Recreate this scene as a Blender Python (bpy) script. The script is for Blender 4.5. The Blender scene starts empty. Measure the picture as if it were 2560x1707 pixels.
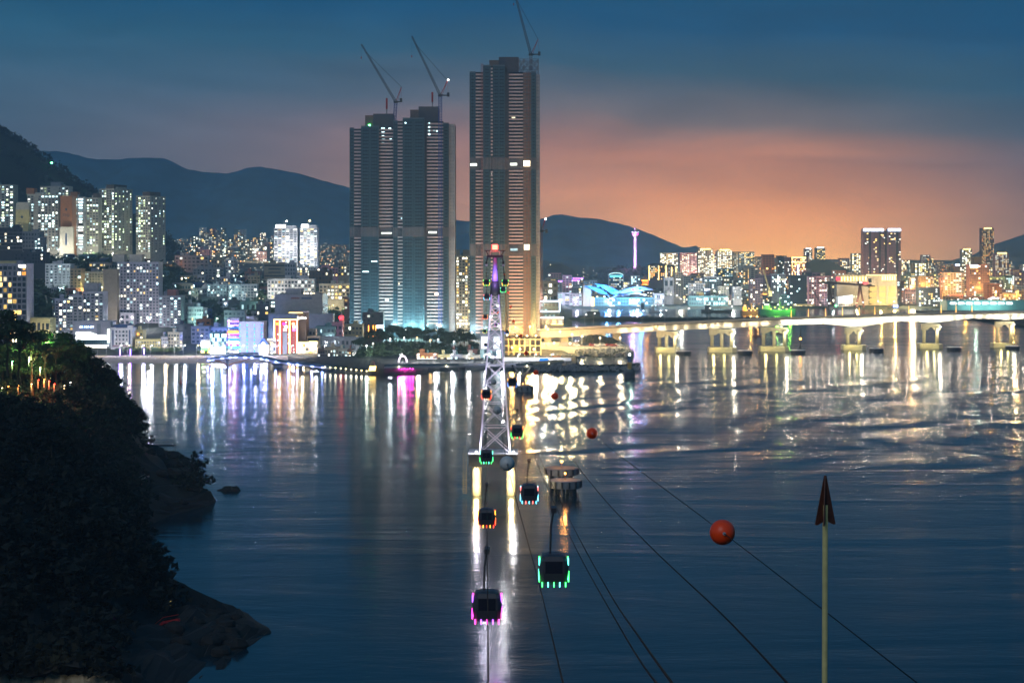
import bpy, math, random
from mathutils import Vector, Matrix
rnd = random.Random(7)
SC = bpy.context.scene
COL = SC.collection
F, H, YH = 4300.0, 75.0, 640.0       # focal length and eye level in photo pixels, eye height in metres
def W(px, py, Y):                    # photo pixel + distance -> point
    return Vector(((px-1280)*Y/F, Y, H-(py-YH)*Y/F))
def YW(py): return H*F/(py-YH)       # distance of a water-level pixel
R = math.radians

# ---------------------------------------------------------------- camera
cam = bpy.data.objects.new('camera', bpy.data.cameras.new('camera')); COL.objects.link(cam)
cam.location = (0, 0, H); cam.rotation_euler = (R(90), 0, 0)
cam.data.sensor_width = 36; cam.data.lens = 36*F/2560
cam.data.shift_y = -(853.5-YH)/2560
cam.data.clip_start = 0.5; cam.data.clip_end = 30000
SC.camera = cam
# ---------------------------------------------------------------- render settings
SC.view_settings.view_transform = 'Standard'; SC.view_settings.look = 'None'
SC.view_settings.exposure = .38; SC.view_settings.gamma = 1
cy = SC.cycles
cy.use_denoising = True
try: cy.denoiser = 'OPENIMAGEDENOISE'
except Exception: pass
cy.max_bounces = 4; cy.diffuse_bounces = 1; cy.glossy_bounces = 2; cy.transmission_bounces = 2
cy.volume_bounces = 0; cy.transparent_max_bounces = 4
cy.sample_clamp_indirect = 4; cy.sample_clamp_direct = 0
cy.caustics_reflective = True; cy.caustics_refractive = False
cy.use_light_tree = True
def lin(c): return tuple(((v/255)/12.92 if v/255 <= .04045 else ((v/255+.055)/1.055)**2.4) for v in c)
# ---------------------------------------------------------------- sky
SUN_EL, SUN_ROT = R(38), R(150)
world = bpy.data.worlds.new('World'); SC.world = world; world.use_nodes = True
nt = world.node_tree; N = nt.nodes; L = nt.links; N.clear()
def nd(tree, t, **k):
    n = tree.nodes.new(t)
    for a, b in k.items(): setattr(n, a, b)
    return n
def mth(tree, op, a, b=None, clamp=False):
    n = tree.nodes.new('ShaderNodeMath'); n.operation = op; n.use_clamp = clamp
    for i, v in enumerate((a, b)):
        if v is None: continue
        if isinstance(v, (int, float)): n.inputs[i].default_value = v
        else: tree.links.new(v, n.inputs[i])
    return n.outputs[0]
def ramp(tree, fac, stops):
    n = tree.nodes.new('ShaderNodeValToRGB'); e = n.color_ramp.elements
    while len(e) < len(stops): e.new(.5)
    for i, (p, c) in enumerate(stops):
        e[i].position = p; e[i].color = (*lin(c), 1)
    tree.links.new(fac, n.inputs[0]); return n.outputs[0]
tc = nd(nt, 'ShaderNodeTexCoord'); sp = nd(nt, 'ShaderNodeSeparateXYZ'); L.new(tc.outputs['Generated'], sp.inputs[0])
az = mth(nt, 'ARCTAN2', sp.outputs[0], sp.outputs[1])
el = sp.outputs[2]
mp = nd(nt, 'ShaderNodeMapping'); mp.inputs['Scale'].default_value = (3.2, 3.2, 15); L.new(tc.outputs['Generated'], mp.inputs[0])
nz = nd(nt, 'ShaderNodeTexNoise'); nz.inputs['Scale'].default_value = 1.6; nz.inputs['Detail'].default_value = 5
nz.inputs['Distortion'].default_value = .5; L.new(mp.outputs[0], nz.inputs[0])
cl = mth(nt, 'MULTIPLY', mth(nt, 'SUBTRACT', nz.outputs[0], .5), .032)
e2 = mth(nt, 'ADD', mth(nt, 'ADD', el, cl), mth(nt, 'MULTIPLY', az, .07))
efac = mth(nt, 'MULTIPLY', e2, 3.0, True)
left = ramp(nt, efac, [(0, (104, 120, 138)), (.1, (88, 114, 136)), (.18, (68, 106, 130)), (.27, (48, 96, 124)), (.345, (34, 88, 118)), (.41, (0, 74, 114)), (.6, (0, 70, 106)), (1, (0, 70, 106))])
right = ramp(nt, efac, [(0, (255, 180, 98)), (.07, (255, 168, 94)), (.13, (252, 158, 92)), (.19, (212, 134, 94)), (.26, (126, 108, 104)), (.34, (54, 90, 112)), (.43, (0, 74, 114)), (1, (0, 70, 106))])
d = mth(nt, 'SUBTRACT', az, .15)
dk = mth(nt, 'ADD', 17.0, mth(nt, 'MULTIPLY', mth(nt, 'GREATER_THAN', d, 0.0), 24.0))
g = mth(nt, 'POWER', 2.71828, mth(nt, 'MULTIPLY', mth(nt, 'MULTIPLY', mth(nt, 'MULTIPLY', d, d), dk), -1.0))
mx = nd(nt, 'ShaderNodeMix', data_type='RGBA'); L.new(g, mx.inputs[0]); L.new(left, mx.inputs[6]); L.new(right, mx.inputs[7])
# faint brighter cloud patches
nz2 = nd(nt, 'ShaderNodeTexNoise'); nz2.inputs['Scale'].default_value = 3.0; nz2.inputs['Detail'].default_value = 6; nz2.inputs['Distortion'].default_value = .8; L.new(mp.outputs[0], nz2.inputs[0])
cb = mth(nt, 'ADD', mth(nt, 'MULTIPLY', nz2.outputs[0], .6), .70)
mul = nd(nt, 'ShaderNodeMix', data_type='RGBA', blend_type='MULTIPLY'); mul.inputs[0].default_value = 1; L.new(mx.outputs[2], mul.inputs[6]); L.new(cb, mul.inputs[7])
low = mth(nt, 'MULTIPLY', mth(nt, 'SUBTRACT', 1.0, mth(nt, 'MULTIPLY', e2, 9.5), True), 1.0)
boost = mth(nt, 'ADD', 1.0, mth(nt, 'MULTIPLY', mth(nt, 'MULTIPLY', g, low), 1.75))
bg = nd(nt, 'ShaderNodeBackground'); L.new(boost, bg.inputs[1]); L.new(mul.outputs[2], bg.inputs[0])
sky = nd(nt, 'ShaderNodeTexSky', sky_type='NISHITA'); sky.sun_disc = False; sky.sun_elevation = R(-4); sky.sun_rotation = SUN_ROT
bg2 = nd(nt, 'ShaderNodeBackground'); bg2.inputs[1].default_value = .05; L.new(sky.outputs[0], bg2.inputs[0])
ad = nd(nt, 'ShaderNodeAddShader'); L.new(bg.outputs[0], ad.inputs[0]); L.new(bg2.outputs[0], ad.inputs[1])
L.new(ad.outputs[0], nd(nt, 'ShaderNodeOutputWorld').inputs[0])
# ---------------------------------------------------------------- sun (weak, soft: moonlit evening haze from behind the camera)
sl = bpy.data.lights.new('sun', 'SUN'); sl.energy = .55; sl.angle = R(25); sl.color = (.92, .94, 1)
so = bpy.data.objects.new('sun', sl); COL.objects.link(so)
sd = Vector((math.sin(SUN_ROT)*-1*math.cos(SUN_EL), math.cos(SUN_ROT)*math.cos(SUN_EL), math.sin(SUN_EL)))
so.rotation_euler = sd.to_track_quat('Z', 'Y').to_euler()

# ================================================================ helpers
MATS = {}
def mat(name, col, rough=.7, metal=0, var=.18, scale=.35, bump=0, spec=.4):
    if name in MATS: return MATS[name]
    m = bpy.data.materials.new(name); m.use_nodes = True; t = m.node_tree
    b = t.nodes['Principled BSDF']; b.inputs['Roughness'].default_value = rough; b.inputs['Metallic'].default_value = metal
    b.inputs['Specular IOR Level'].default_value = spec
    if var:
        c = nd(t, 'ShaderNodeTexCoord'); n = nd(t, 'ShaderNodeTexNoise'); n.inputs['Scale'].default_value = scale; n.inputs['Detail'].default_value = 6
        n.inputs['Roughness'].default_value = .65
        t.links.new(c.outputs['Object'], n.inputs[0])
        r = nd(t, 'ShaderNodeValToRGB'); r.color_ramp.elements[0].position = .3; r.color_ramp.elements[1].position = .7
        r.color_ramp.elements[0].color = (*[v*(1-var) for v in col], 1); r.color_ramp.elements[1].color = (*[min(1, v*(1+var)) for v in col], 1)
        t.links.new(n.outputs[0], r.inputs[0]); t.links.new(r.outputs[0], b.inputs['Base Color'])
        if bump:
            bu = nd(t, 'ShaderNodeBump'); bu.inputs['Strength'].default_value = bump; t.links.new(n.outputs[0], bu.inputs['Height']); t.links.new(bu.outputs[0], b.inputs['Normal'])
    else: b.inputs['Base Color'].default_value = (*col, 1)
    MATS[name] = m; return m
def emi(name, col, st, sample=False, rand=0):
    if name in MATS: return MATS[name]
    m = bpy.data.materials.new(name); m.use_nodes = True; t = m.node_tree; t.nodes.clear()
    e = nd(t, 'ShaderNodeEmission'); e.inputs[0].default_value = (*col, 1); e.inputs[1].default_value = st
    o = nd(t, 'ShaderNodeOutputMaterial'); t.links.new(e.outputs[0], o.inputs[0])
    if rand:
        oi = nd(t, 'ShaderNodeObjectInfo'); tcx = nd(t, 'ShaderNodeTexCoord'); n = nd(t, 'ShaderNodeTexWhiteNoise')
        pr = mth(t, 'POWER', oi.outputs['Random'], 1.8)
        v = mth(t, 'MULTIPLY', mth(t, 'ADD', mth(t, 'MULTIPLY', pr, rand*1.5), 1-rand*.78), st)
        nn = nd(t, 'ShaderNodeTexNoise'); nn.inputs['Scale'].default_value = 2.2; t.links.new(tcx.outputs['Object'], nn.inputs[0])
        v = mth(t, 'MULTIPLY', v, mth(t, 'ADD', nn.outputs[0], .5)); t.links.new(v, e.inputs[1])
    try: m.cycles.emission_sampling = 'AUTO' if sample else 'NONE'
    except Exception: pass
    MATS[name] = m; return m

class MB:
    def __init__(s): s.v = []; s.f = []
    def add(s, vs, fs):
        o = len(s.v); s.v += [tuple(v) for v in vs]; s.f += [tuple(i+o for i in f) for f in fs]
    def box(s, x0, x1, y0, y1, z0, z1):
        s.add([(x0,y0,z0),(x1,y0,z0),(x1,y1,z0),(x0,y1,z0),(x0,y0,z1),(x1,y0,z1),(x1,y1,z1),(x0,y1,z1)],
              [(0,3,2,1),(4,5,6,7),(0,1,5,4),(1,2,6,5),(2,3,7,6),(3,0,4,7)])
    def beam(s, a, b, r, r2=None, n=4, cap=True):       # straight member, n-sided
        a = Vector(a); b = Vector(b); r2 = r if r2 is None else r2
        q = (b-a).to_track_quat('Z', 'Y'); vs = []
        for p, rr in ((a, r), (b, r2)):
            for i in range(n):
                t = 2*math.pi*(i+.5)/n; vs.append(p+q@Vector((rr*math.cos(t), rr*math.sin(t), 0)))
        fs = [(i, (i+1) % n, n+(i+1) % n, n+i) for i in range(n)]
        if cap: fs += [tuple(range(n))[::-1], tuple(range(n, 2*n))]
        s.add(vs, fs)
    def lathe(s, prof, n=16, cx=0, cy=0):
        vs = []
        for r, z in prof:
            for i in range(n):
                t = 2*math.pi*i/n; vs.append((cx+r*math.cos(t), cy+r*math.sin(t), z))
        fs = []
        for k in range(len(prof)-1):
            for i in range(n): fs.append((k*n+i, k*n+(i+1) % n, (k+1)*n+(i+1) % n, (k+1)*n+i))
        fs += [tuple(range(n))[::-1], tuple(range((len(prof)-1)*n, len(prof)*n))]
        s.add(vs, fs)
    def prism(s, poly, y0, y1):                          # polygon in xz, extruded along y
        n = len(poly); vs = [(x, y0, z) for x, z in poly]+[(x, y1, z) for x, z in poly]
        s.add(vs, [tuple(range(n)), tuple(range(n, 2*n))[::-1]]+[(i, i+n, (i+1) % n+n, (i+1) % n) for i in range(n)])
    def tri(s, c, size, r):                              # a leaf clump: one small tilted face
        a = r.random()*6.283; b = r.random()*3.14
        u = Vector((math.cos(a), math.sin(a), 0)); w = Vector((-math.sin(a)*math.cos(b), math.cos(a)*math.cos(b), math.sin(b)))
        s.add([c+u*size, c-u*size*.5+w*size*.8, c-u*size*.5-w*size*.8], [(0, 1, 2)])
    def mesh(s, name, m, smooth=False):
        me = bpy.data.meshes.new(name); me.from_pydata(s.v, [], s.f); me.update()
        if m: me.materials.append(m)
        if smooth: me.polygons.foreach_set('use_smooth', [True]*len(me.polygons))
        return me
    def build(s, name, m, parent=None, smooth=False, loc=None):
        return put(name, s.mesh(name, m, smooth), parent, loc)
def put(name, me, parent=None, loc=None, scale=None, rz=0):
    o = bpy.data.objects.new(name, me); COL.objects.link(o)
    if parent: o.parent = parent
    if loc is not None: o.location = loc
    if scale is not None: o.scale = scale
    if rz: o.rotation_euler = (0, 0, rz)
    return o
def tag(o, label=None, cat=None, group=None, kind=None):
    if label: o['label'] = label
    if cat: o['category'] = cat
    if group: o['group'] = group
    if kind: o['kind'] = kind
    return o
def thing(name, label, cat, loc=(0, 0, 0), rz=0, group=None):
    return tag(put(name, None, None, loc, None, rz), label, cat, group)
UN = {}
def unit(m):                                             # shared unit box for one material
    if m.name not in UN:
        b = MB(); b.box(-.5, .5, -.5, .5, -.5, .5); UN[m.name] = b.mesh('piece', m)
    return UN[m.name]
def ub(name, m, parent, cx, cy_, cz, sx, sy, sz): return put(name, unit(m), parent, (cx, cy_, cz), (sx, sy, sz))
def copy_tree(o, parent=None):
    c = o.copy(); COL.objects.link(c); c.parent = parent
    for ch in list(o.children): copy_tree(ch, c)
    return c
LM = 2.4
def plight(parent, loc, col, power, rad=.4, spot=None, rot=None, blend=.6):
    l = bpy.data.lights.new('lamp_light', 'SPOT' if spot else 'POINT'); l.color = col; l.energy = power*LM; l.shadow_soft_size = rad*2.2
    if spot: l.spot_size = R(spot); l.spot_blend = blend
    o = bpy.data.objects.new('lamp_light', l); COL.objects.link(o); o.location = loc
    if parent: o.parent = parent
    if rot is not None: o.rotation_euler = rot
    return o
def aim(d): return Vector(d).to_track_quat('-Z', 'Y').to_euler()
def text(body, size, m, parent, loc, name='lettering', rot=(R(90), 0, 0), ext=.08):
    c = bpy.data.curves.new(name, 'FONT'); c.body = body; c.size = size; c.align_x = 'CENTER'; c.align_y = 'CENTER'; c.extrude = ext
    tmp = bpy.data.objects.new('tmp', c); COL.objects.link(tmp); bpy.context.view_layer.update()
    me = bpy.data.meshes.new_from_object(tmp.evaluated_get(bpy.context.evaluated_depsgraph_get())); bpy.data.objects.remove(tmp)
    me.materials.clear(); me.materials.append(m); o = put(name, me, parent, loc); o.rotation_euler = rot; o['kind'] = 'stuff'; return o
# ---- palette
M = {}
for n_, c_, r_ in [('concrete', (.30,.30,.31), .85), ('cream', (.52,.48,.40), .8), ('white_wall', (.62,.61,.62), .75), ('grey_wall', (.26,.27,.30), .8), ('lavender', (.42,.41,.46), .8),
    ('orange_wall', (.42,.17,.07), .8), ('brown', (.16,.11,.09), .8), ('beige', (.42,.34,.25), .8), ('yellow_wall', (.62,.52,.24), .8), ('pink', (.55,.27,.33), .8), ('teal_wall', (.10,.22,.24), .75),
    ('dark_wall', (.06,.065,.085), .7), ('red_wall', (.32,.05,.05), .7), ('roof_dark', (.045,.05,.06), .9), ('roof_blue', (.03,.06,.16), .7), ('brick', (.26,.11,.09), .85), ('olive', (.24,.23,.14), .85),
    ('metal', (.30,.31,.33), .45), ('dark_metal', (.04,.04,.045), .5), ('stone', (.22,.22,.22), .9), ('mauve', (.32,.20,.24), .8), ('slab_pink', (.44,.34,.33), .75), ('tan_wall', (.36,.30,.22), .8)]:
    M[n_] = mat(n_, c_, r_)
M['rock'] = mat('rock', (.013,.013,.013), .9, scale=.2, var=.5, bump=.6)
M['rock_bank'] = mat('rock_bank', (.045,.045,.04), .95, scale=.25, var=.6, bump=.8)
M['rock_pale'] = mat('rock_pale', (.28,.24,.17), .9, scale=.6, var=.4, bump=.6)
M['glass_dark'] = mat('glass_dark', (.015,.022,.035), .18, var=.3, spec=.6)
M['glass_grey'] = mat('glass_grey', (.045,.055,.07), .3, var=.3, spec=.5)
M['glass_teal'] = mat('glass_teal', (.028,.075,.10), .28, .25, var=.25, scale=.06, spec=.6)
M['mullion'] = mat('mullion', (.10,.14,.17), .5)
M['foliage'] = mat('foliage', (.035,.06,.028), .9, var=.5, scale=.5)
M['foliage_unlit'] = mat('foliage_unlit', (.005,.008,.006), .95, var=.5, scale=.5)  # unlit copy of the foliage, night darkness put into its colour
M['bark'] = mat('bark', (.05,.038,.028), .95)
M['forest_hazed'] = mat('forest_hazed', (.04,.14,.20), .95, var=.6, scale=.009)  # mountain woods: blue of the distant haze mixed into the base colour
M['ground'] = mat('ground', (.035,.042,.035), .95, var=.4, scale=.03)
M['sand'] = mat('sand', (.30,.24,.20), .95, var=.2, scale=.1)
M['asphalt'] = mat('asphalt', (.06,.06,.065), .9)
M['cable'] = mat('cable', (.012,.012,.015), .8, 0, var=0, spec=.1)
M['mast_paint'] = mat('mast_paint', (.55,.52,.60), .5)
M['red_paint'] = mat('red_paint', (.35,.02,.02), .5)
M['buoy_red_lit'] = mat('buoy_red_lit', (.9,.06,.006), .4, var=.1)  # red brightened in place of lamplight falling on the balls
M['buoy_white'] = mat('buoy_white', (.5,.5,.47), .4, var=.15)
M['crane_steel'] = mat('crane_steel', (.16,.17,.20), .5, .2, var=.1)
M['crane_blue'] = mat('crane_blue', (.03,.07,.28), .5, .2, var=.1)
EW = emi('lit_white', (.92, 1, .86), 3.8, rand=1.0)
EG = emi('lit_greenish', (.80, 1, .55), 2.9, rand=1.1)
EY = emi('lit_yellow', (1, .62, .16), 3.2, rand=1.1)
EO = emi('lit_orange', (1, .36, .06), 3.0, rand=1.0)
EC = emi('lit_cool', (.62, .95, 1), 2.8, rand=1.1)
EWM = emi('lit_warm_white', (1, .86, .58), 3.8, rand=1.0)
GD = M['glass_dark']
EOFF = GD
SW = emi('sign_white', (1, .98, .95), 6, True)
SWB = emi('sign_blue_white', (.6, .75, 1), 6, True)
SB = emi('sign_blue', (.02, .16, 1), 5, True)
SBS = emi('sign_blue_soft', (.03, .22, .9), 1.4, True)
SP = emi('sign_purple', (.45, .15, 1), 5, True)
SM = emi('sign_magenta', (1, .03, .5), 5, True)
SR = emi('sign_red', (1, .02, .03), 8, True)
SYL = emi('sign_yellow', (1, .66, .18), 6, True)
SOR = emi('sign_orange', (1, .32, .04), 6, True)
SGR = emi('sign_green', (.1, 1, .12), 5, True)
SCY = emi('sign_cyan', (.1, .75, 1), 3, True)
LAMPW = emi('lamp_white', (1, .97, .9), 12, False)
LAMPY = emi('lamp_yellow', (1, .75, .35), 12, False)
LAMPO = emi('lamp_orange', (1, .42, .08), 12, False)
LAMPR = emi('lamp_red', (1, .03, .02), 25, False)
LAMPG = emi('lamp_green', (.1, 1, .25), 25, False)
# ================================================================ water
wm = bpy.data.materials.new('water'); wm.use_nodes = True; t = wm.node_tree; b = t.nodes['Principled BSDF']
b.inputs['Base Color'].default_value = (.006, .022, .034, 1); b.inputs['IOR'].default_value = 1.33; b.inputs['Specular IOR Level'].default_value = .5
tcw = nd(t, 'ShaderNodeTexCoord')
def wnoise(sx, sy, sc, det, dist=0, rot=0):
    m_ = nd(t, 'ShaderNodeMapping'); m_.inputs['Scale'].default_value = (sx, sy, 1); m_.inputs['Rotation'].default_value = (0, 0, rot); t.links.new(tcw.outputs['Object'], m_.inputs[0])
    n_ = nd(t, 'ShaderNodeTexNoise'); n_.inputs['Scale'].default_value = sc; n_.inputs['Detail'].default_value = det; n_.inputs['Distortion'].default_value = dist
    t.links.new(m_.outputs[0], n_.inputs[0]); return n_.outputs[0]
rip = wnoise(.45, 1, .55, 3); chop = wnoise(.5, 1, .16, 3, .4, .15); swell = wnoise(.22, 1, .02, 4, 1.6, .22)
hsum = mth(t, 'ADD', mth(t, 'MULTIPLY', rip, .04), mth(t, 'ADD', mth(t, 'MULTIPLY', chop, .10), mth(t, 'MULTIPLY', swell, .55)))
sx_ = nd(t, 'ShaderNodeSeparateXYZ'); t.links.new(tcw.outputs['Object'], sx_.inputs[0])
warp = wnoise(1, 1, .006, 3, .5)
u_ = mth(t, 'ADD', mth(t, 'SUBTRACT', mth(t, 'MULTIPLY', sx_.outputs[0], .87), mth(t, 'MULTIPLY', sx_.outputs[1], .48)), mth(t, 'MULTIPLY', warp, 150.0))
wk = mth(t, 'SINE', mth(t, 'MULTIPLY', u_, .155))
def sstep(v, a, b_):
    m_ = nd(t, 'ShaderNodeMapRange', interpolation_type='SMOOTHSTEP'); m_.inputs[1].default_value = a; m_.inputs[2].default_value = b_; t.links.new(v, m_.inputs[0]); return m_.outputs[0]
wmask = mth(t, 'MULTIPLY', mth(t, 'MULTIPLY', sstep(sx_.outputs[0], -25, 40), sstep(sx_.outputs[1], 480, 700)), sstep(sx_.outputs[1], 1150, 980))
wake = mth(t, 'MULTIPLY', wk, wmask)
fine = wnoise(.3, 1, 1.25, 2, .3, .06)
hsum = mth(t, 'ADD', mth(t, 'ADD', hsum, mth(t, 'MULTIPLY', fine, .032)), mth(t, 'MULTIPLY', wake, .30))
bu = nd(t, 'ShaderNodeBump'); bu.inputs['Strength'].default_value = .7; bu.inputs['Distance'].default_value = 1.0
t.links.new(hsum, bu.inputs['Height']); t.links.new(bu.outputs[0], b.inputs['Normal'])
slick = wnoise(.16, 1, .016, 4, 2.0, .28)
rr = nd(t, 'ShaderNodeMapRange'); rr.inputs[1].default_value = .38; rr.inputs[2].default_value = .62; rr.inputs[3].default_value = .095; rr.inputs[4].default_value = .15
t.links.new(slick, rr.inputs[0]); t.links.new(mth(t, 'ADD', mth(t, 'ADD', rr.outputs[0], mth(t, 'MULTIPLY', sstep(sx_.outputs[1], 600, 1150), .06)), mth(t, 'MULTIPLY', wake, .03)), b.inputs['Roughness'])
wb = MB(); wb.add([(-4500, -300, 0), (4500, -300, 0), (4500, 9100, 0), (-4500, 9100, 0)], [(0, 1, 2, 3)])
tag(wb.build('water', wm), kind='structure', label='dark blue sea with streaks of city light')

# ================================================================ land
def interp(xs, ys, x):
    if x <= xs[0]: return ys[0]
    for i in range(len(xs)-1):
        if x <= xs[i+1]:
            f = (x-xs[i])/(xs[i+1]-xs[i]); return ys[i]*(1-f)+ys[i+1]*f
    return ys[-1]
LPX = [-600, 200, 430, 700, 870, 1000, 1200, 1340, 1410, 1450, 2000, 2560, 3100]
LT = [(1190, [-4]*13), (1206, [0.1]*5+[-4]*8), (1212, [.3]*5+[.5, .5, .5, -2]+[-4]*4), (1240, [2.8]*5+[3, 3, 3, 3]+[-4]*4), (1262, [5.5, 5.5, 5, 4, 4, 4, 4, 4, 3]+[-4]*4),
      (1350, [14, 14, 13, 10, 8, 8, 8, 6, 4]+[-4]*4), (1450, [30, 28, 26, 22, 12, 10, 8, 6, 4]+[-4]*4), (1600, [50, 48, 42, 36, 25, 15, 10, 6, 4]+[-4]*4),
      (1800, [72, 70, 56, 46, 35, 20, 10, 6, 4]+[-4]*4), (2000, [85, 82, 62, 52, 40, 25, 12, 6, 4]+[-4]*4), (2300, [100, 92, 66, 55, 42, 28, 14, 8, 4]+[-4]*4),
      (2455, [100, 92, 66, 56, 42, 28, 16, 8, 4]+[-4]*4), (2458, [100, 92, 66, 56, 42, 28, 16, 8, 4]+[3]*4), (3000, [100, 90, 66, 58, 46, 36, 28, 22, 16, 10, 8, 6, 6]), (4000, [110, 100, 84, 72, 64, 58, 52, 46, 40, 32, 22, 14, 14]),
      (5500, [150, 140, 125, 116, 105, 95, 85, 75, 68, 60, 45, 35, 35]), (8900, [200, 190, 180, 170, 160, 150, 140, 130, 120, 100, 60, 50, 50])]
LY = [r_[0] for r_ in LT]
def gz(px, Y):
    col = [interp(LPX, r_[1], px) for r_ in LT]; return interp(LY, col, Y)
def gzx(x, Y): return gz(1280+x*F/Y, Y)
ys = sorted(set(LY+[1200+i*40 for i in range(60)]+[3600+i*300 for i in range(18)])); pxs = [-600+i*40 for i in range(93)]+[1405, 1412, 1430, 1445]
pxs = sorted(set(pxs)); lb = MB(); vs = []
for Y in ys:
    for px in pxs:
        z = gz(px, Y); z += (rnd.random()-.5)*min(2.0, max(0, z)*.1)
        vs.append(((px-1280)*Y/F, Y, z))
n = len(pxs); lb.add(vs, [(j*n+i, j*n+i+1, (j+1)*n+i+1, (j+1)*n+i) for j in range(len(ys)-1) for i in range(n-1)])
tag(lb.build('land', M['ground'], smooth=True), kind='structure')
# sandy beach, laid over the land
bb = MB(); vs = []; bpx = [150+i*25 for i in range(24)]
for Y in (1195, 1203, 1215, 1230, 1238):
    for px in bpx: vs.append(((px-1280)*Y/F, Y, {1195: -1.2, 1203: -.05, 1215: 1.1, 1230: 2.6, 1238: 3.2}[Y]))
n = len(bpx); bb.add(vs, [(j*n+i, j*n+i+1, (j+1)*n+i+1, (j+1)*n+i) for j in range(4) for i in range(n-1)])
tag(bb.build('beach', M['sand'], smooth=True), kind='structure')

def fnoise(x, y, s):
    from mathutils import noise
    return noise.fractal(Vector((x*s, y*s, 3.1)), 1.0, 2.1, 4)
def ridge(name, prof, Y, front, m, rough, step=12, rows=9, kind='structure'):
    """a range of hills: ridge line given in the photo, falling to the plain in front and behind"""
    px0, px1 = prof[0][0], prof[-1][0]; cols = int((px1-px0)/step)+1; mb = MB(); vs = []
    offs = [(-1+k/(rows-1)) for k in range(rows)]+[.5, 1.0]
    for o_ in offs:
        for i in range(cols):
            px = px0+i*step; z = W(0, interp([p[0] for p in prof], [p[1] for p in prof], px), Y).z
            yy = Y+o_*front; f = 1-abs(o_); f = f**1.15 if o_ < 0 else f
            x = (px-1280)*Y/F
            zz = z*f + fnoise(x, yy, 1/170.)*rough*(.16 if o_ == 0 else 1.6*min(1, f*3)) + (rnd.random()-.5)*rough*.12
            vs.append((x, yy, max(-3, zz)-2))
    n = cols; mb.add(vs, [(j*n+i, j*n+i+1, (j+1)*n+i+1, (j+1)*n+i) for j in range(len(offs)-1) for i in range(n-1)])
    o = mb.build(name, m, smooth=True); tag(o, kind=kind); return vs, n
FARM = M['forest_hazed']
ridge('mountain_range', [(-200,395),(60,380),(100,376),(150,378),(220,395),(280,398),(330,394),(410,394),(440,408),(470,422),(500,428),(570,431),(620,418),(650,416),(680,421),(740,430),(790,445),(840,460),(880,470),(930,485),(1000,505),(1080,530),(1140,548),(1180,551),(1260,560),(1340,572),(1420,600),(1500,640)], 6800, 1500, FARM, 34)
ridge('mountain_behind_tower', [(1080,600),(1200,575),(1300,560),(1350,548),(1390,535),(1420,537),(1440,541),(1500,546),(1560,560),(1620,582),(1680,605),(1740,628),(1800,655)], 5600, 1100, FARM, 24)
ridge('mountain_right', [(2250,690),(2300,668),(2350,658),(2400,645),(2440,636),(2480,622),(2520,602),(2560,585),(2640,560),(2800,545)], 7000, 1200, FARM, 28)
ridge('low_hill_right', [(1990,672),(2010,655),(2040,646),(2070,648),(2100,662),(2130,676)], 3700, 300, M['ground'], 5, step=6)
vsB, nB = ridge('wooded_hill', [(-300,240),(-150,270),(0,322),(50,350),(100,395),(140,425),(190,455),(230,480),(300,528),(340,550),(400,580),(420,596),(440,620),(460,650),(480,690)], 2700, 520, M['foliage_unlit'], 12, step=10)
ridge('park_hill', [(1340,690),(1360,668),(1380,658),(1400,656),(1430,668),(1450,690)], 3200, 160, M['foliage_unlit'], 4, step=5)
vsP, nP = ridge('tower_park_hill', [(1400,730),(1440,700),(1480,690),(1520,676),(1550,666),(1600,672),(1660,690),(1700,705),(1730,720),(1790,728),(1830,745)], 3150, 320, M['foliage_unlit'], 4, step=6)

def forest(name, pts, size, m, label, leaves=26, spread=.9, leaf=.3):
    mb = MB(); r = random.Random(5)
    for p in pts:
        s = size*(.6+.8*r.random())
        for _ in range(leaves):
            a = r.random()*6.283; e = r.random(); q = r.random()**.5
            c = Vector(p)+Vector((math.cos(a)*s*q*spread, math.sin(a)*s*q*spread, s*(.1+1.15*e*(1.15-q))))
            mb.tri(c, s*leaf*(.6+r.random()), r)
    return tag(mb.build(name, m), label, None, None, 'stuff')
pts = [Vector(v) for j in range(3, 9) for v in vsB[j*nB:(j+1)*nB] if v[2] > 15]
pts = [p+Vector(((rnd.random()-.5)*8, (rnd.random()-.5)*60, 0)) for p in pts for _ in range(2)]
pts += [Vector(v)+Vector(((rnd.random()-.5)*6, 0, -1)) for v in vsB[8*nB:9*nB] for _ in range(2)]
forest('hill_forest', pts, 8, M['foliage_unlit'], 'dark woods covering the steep hill behind the cream apartments', 18)
pts = [Vector(v) for j in range(1, 9) for v in vsP[j*nP:(j+1)*nP] if v[2] > 8]
forest('park_forest', pts, 7, M['foliage_unlit'], 'dark woods on the low hill under the lit observation tower', 14)
# wooded gaps between the hillside houses
def forest_px(name, areas, size, m, label, leaves=16):
    pts = []
    for (a0, a1, Y0, Y1, k) in areas:
        for _ in range(k):
            px = a0+(a1-a0)*rnd.random(); Y = Y0+(Y1-Y0)*rnd.random(); pts.append(Vector(((px-1280)*Y/F, Y, gz(px, Y)-.5)))
    return forest(name, pts, size, m, label, leaves)
forest_px('hillside_woods', [(60,180,1440,1640,170),(215,450,1700,1900,200),(400,520,1620,1720,70),(395,470,1480,1640,80),(455,540,1440,1520,60),(590,660,1640,1780,50),(640,690,1560,1640,40),
    (790,872,1420,1540,100),(770,880,1700,1800,60),(560,690,1400,1500,50),(100,260,1720,1800,60),(60,130,1360,1440,60),(860,905,1500,1700,40)], 7, M['foliage'], 'dark green woods between the houses on the hillside', 16)

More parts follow.
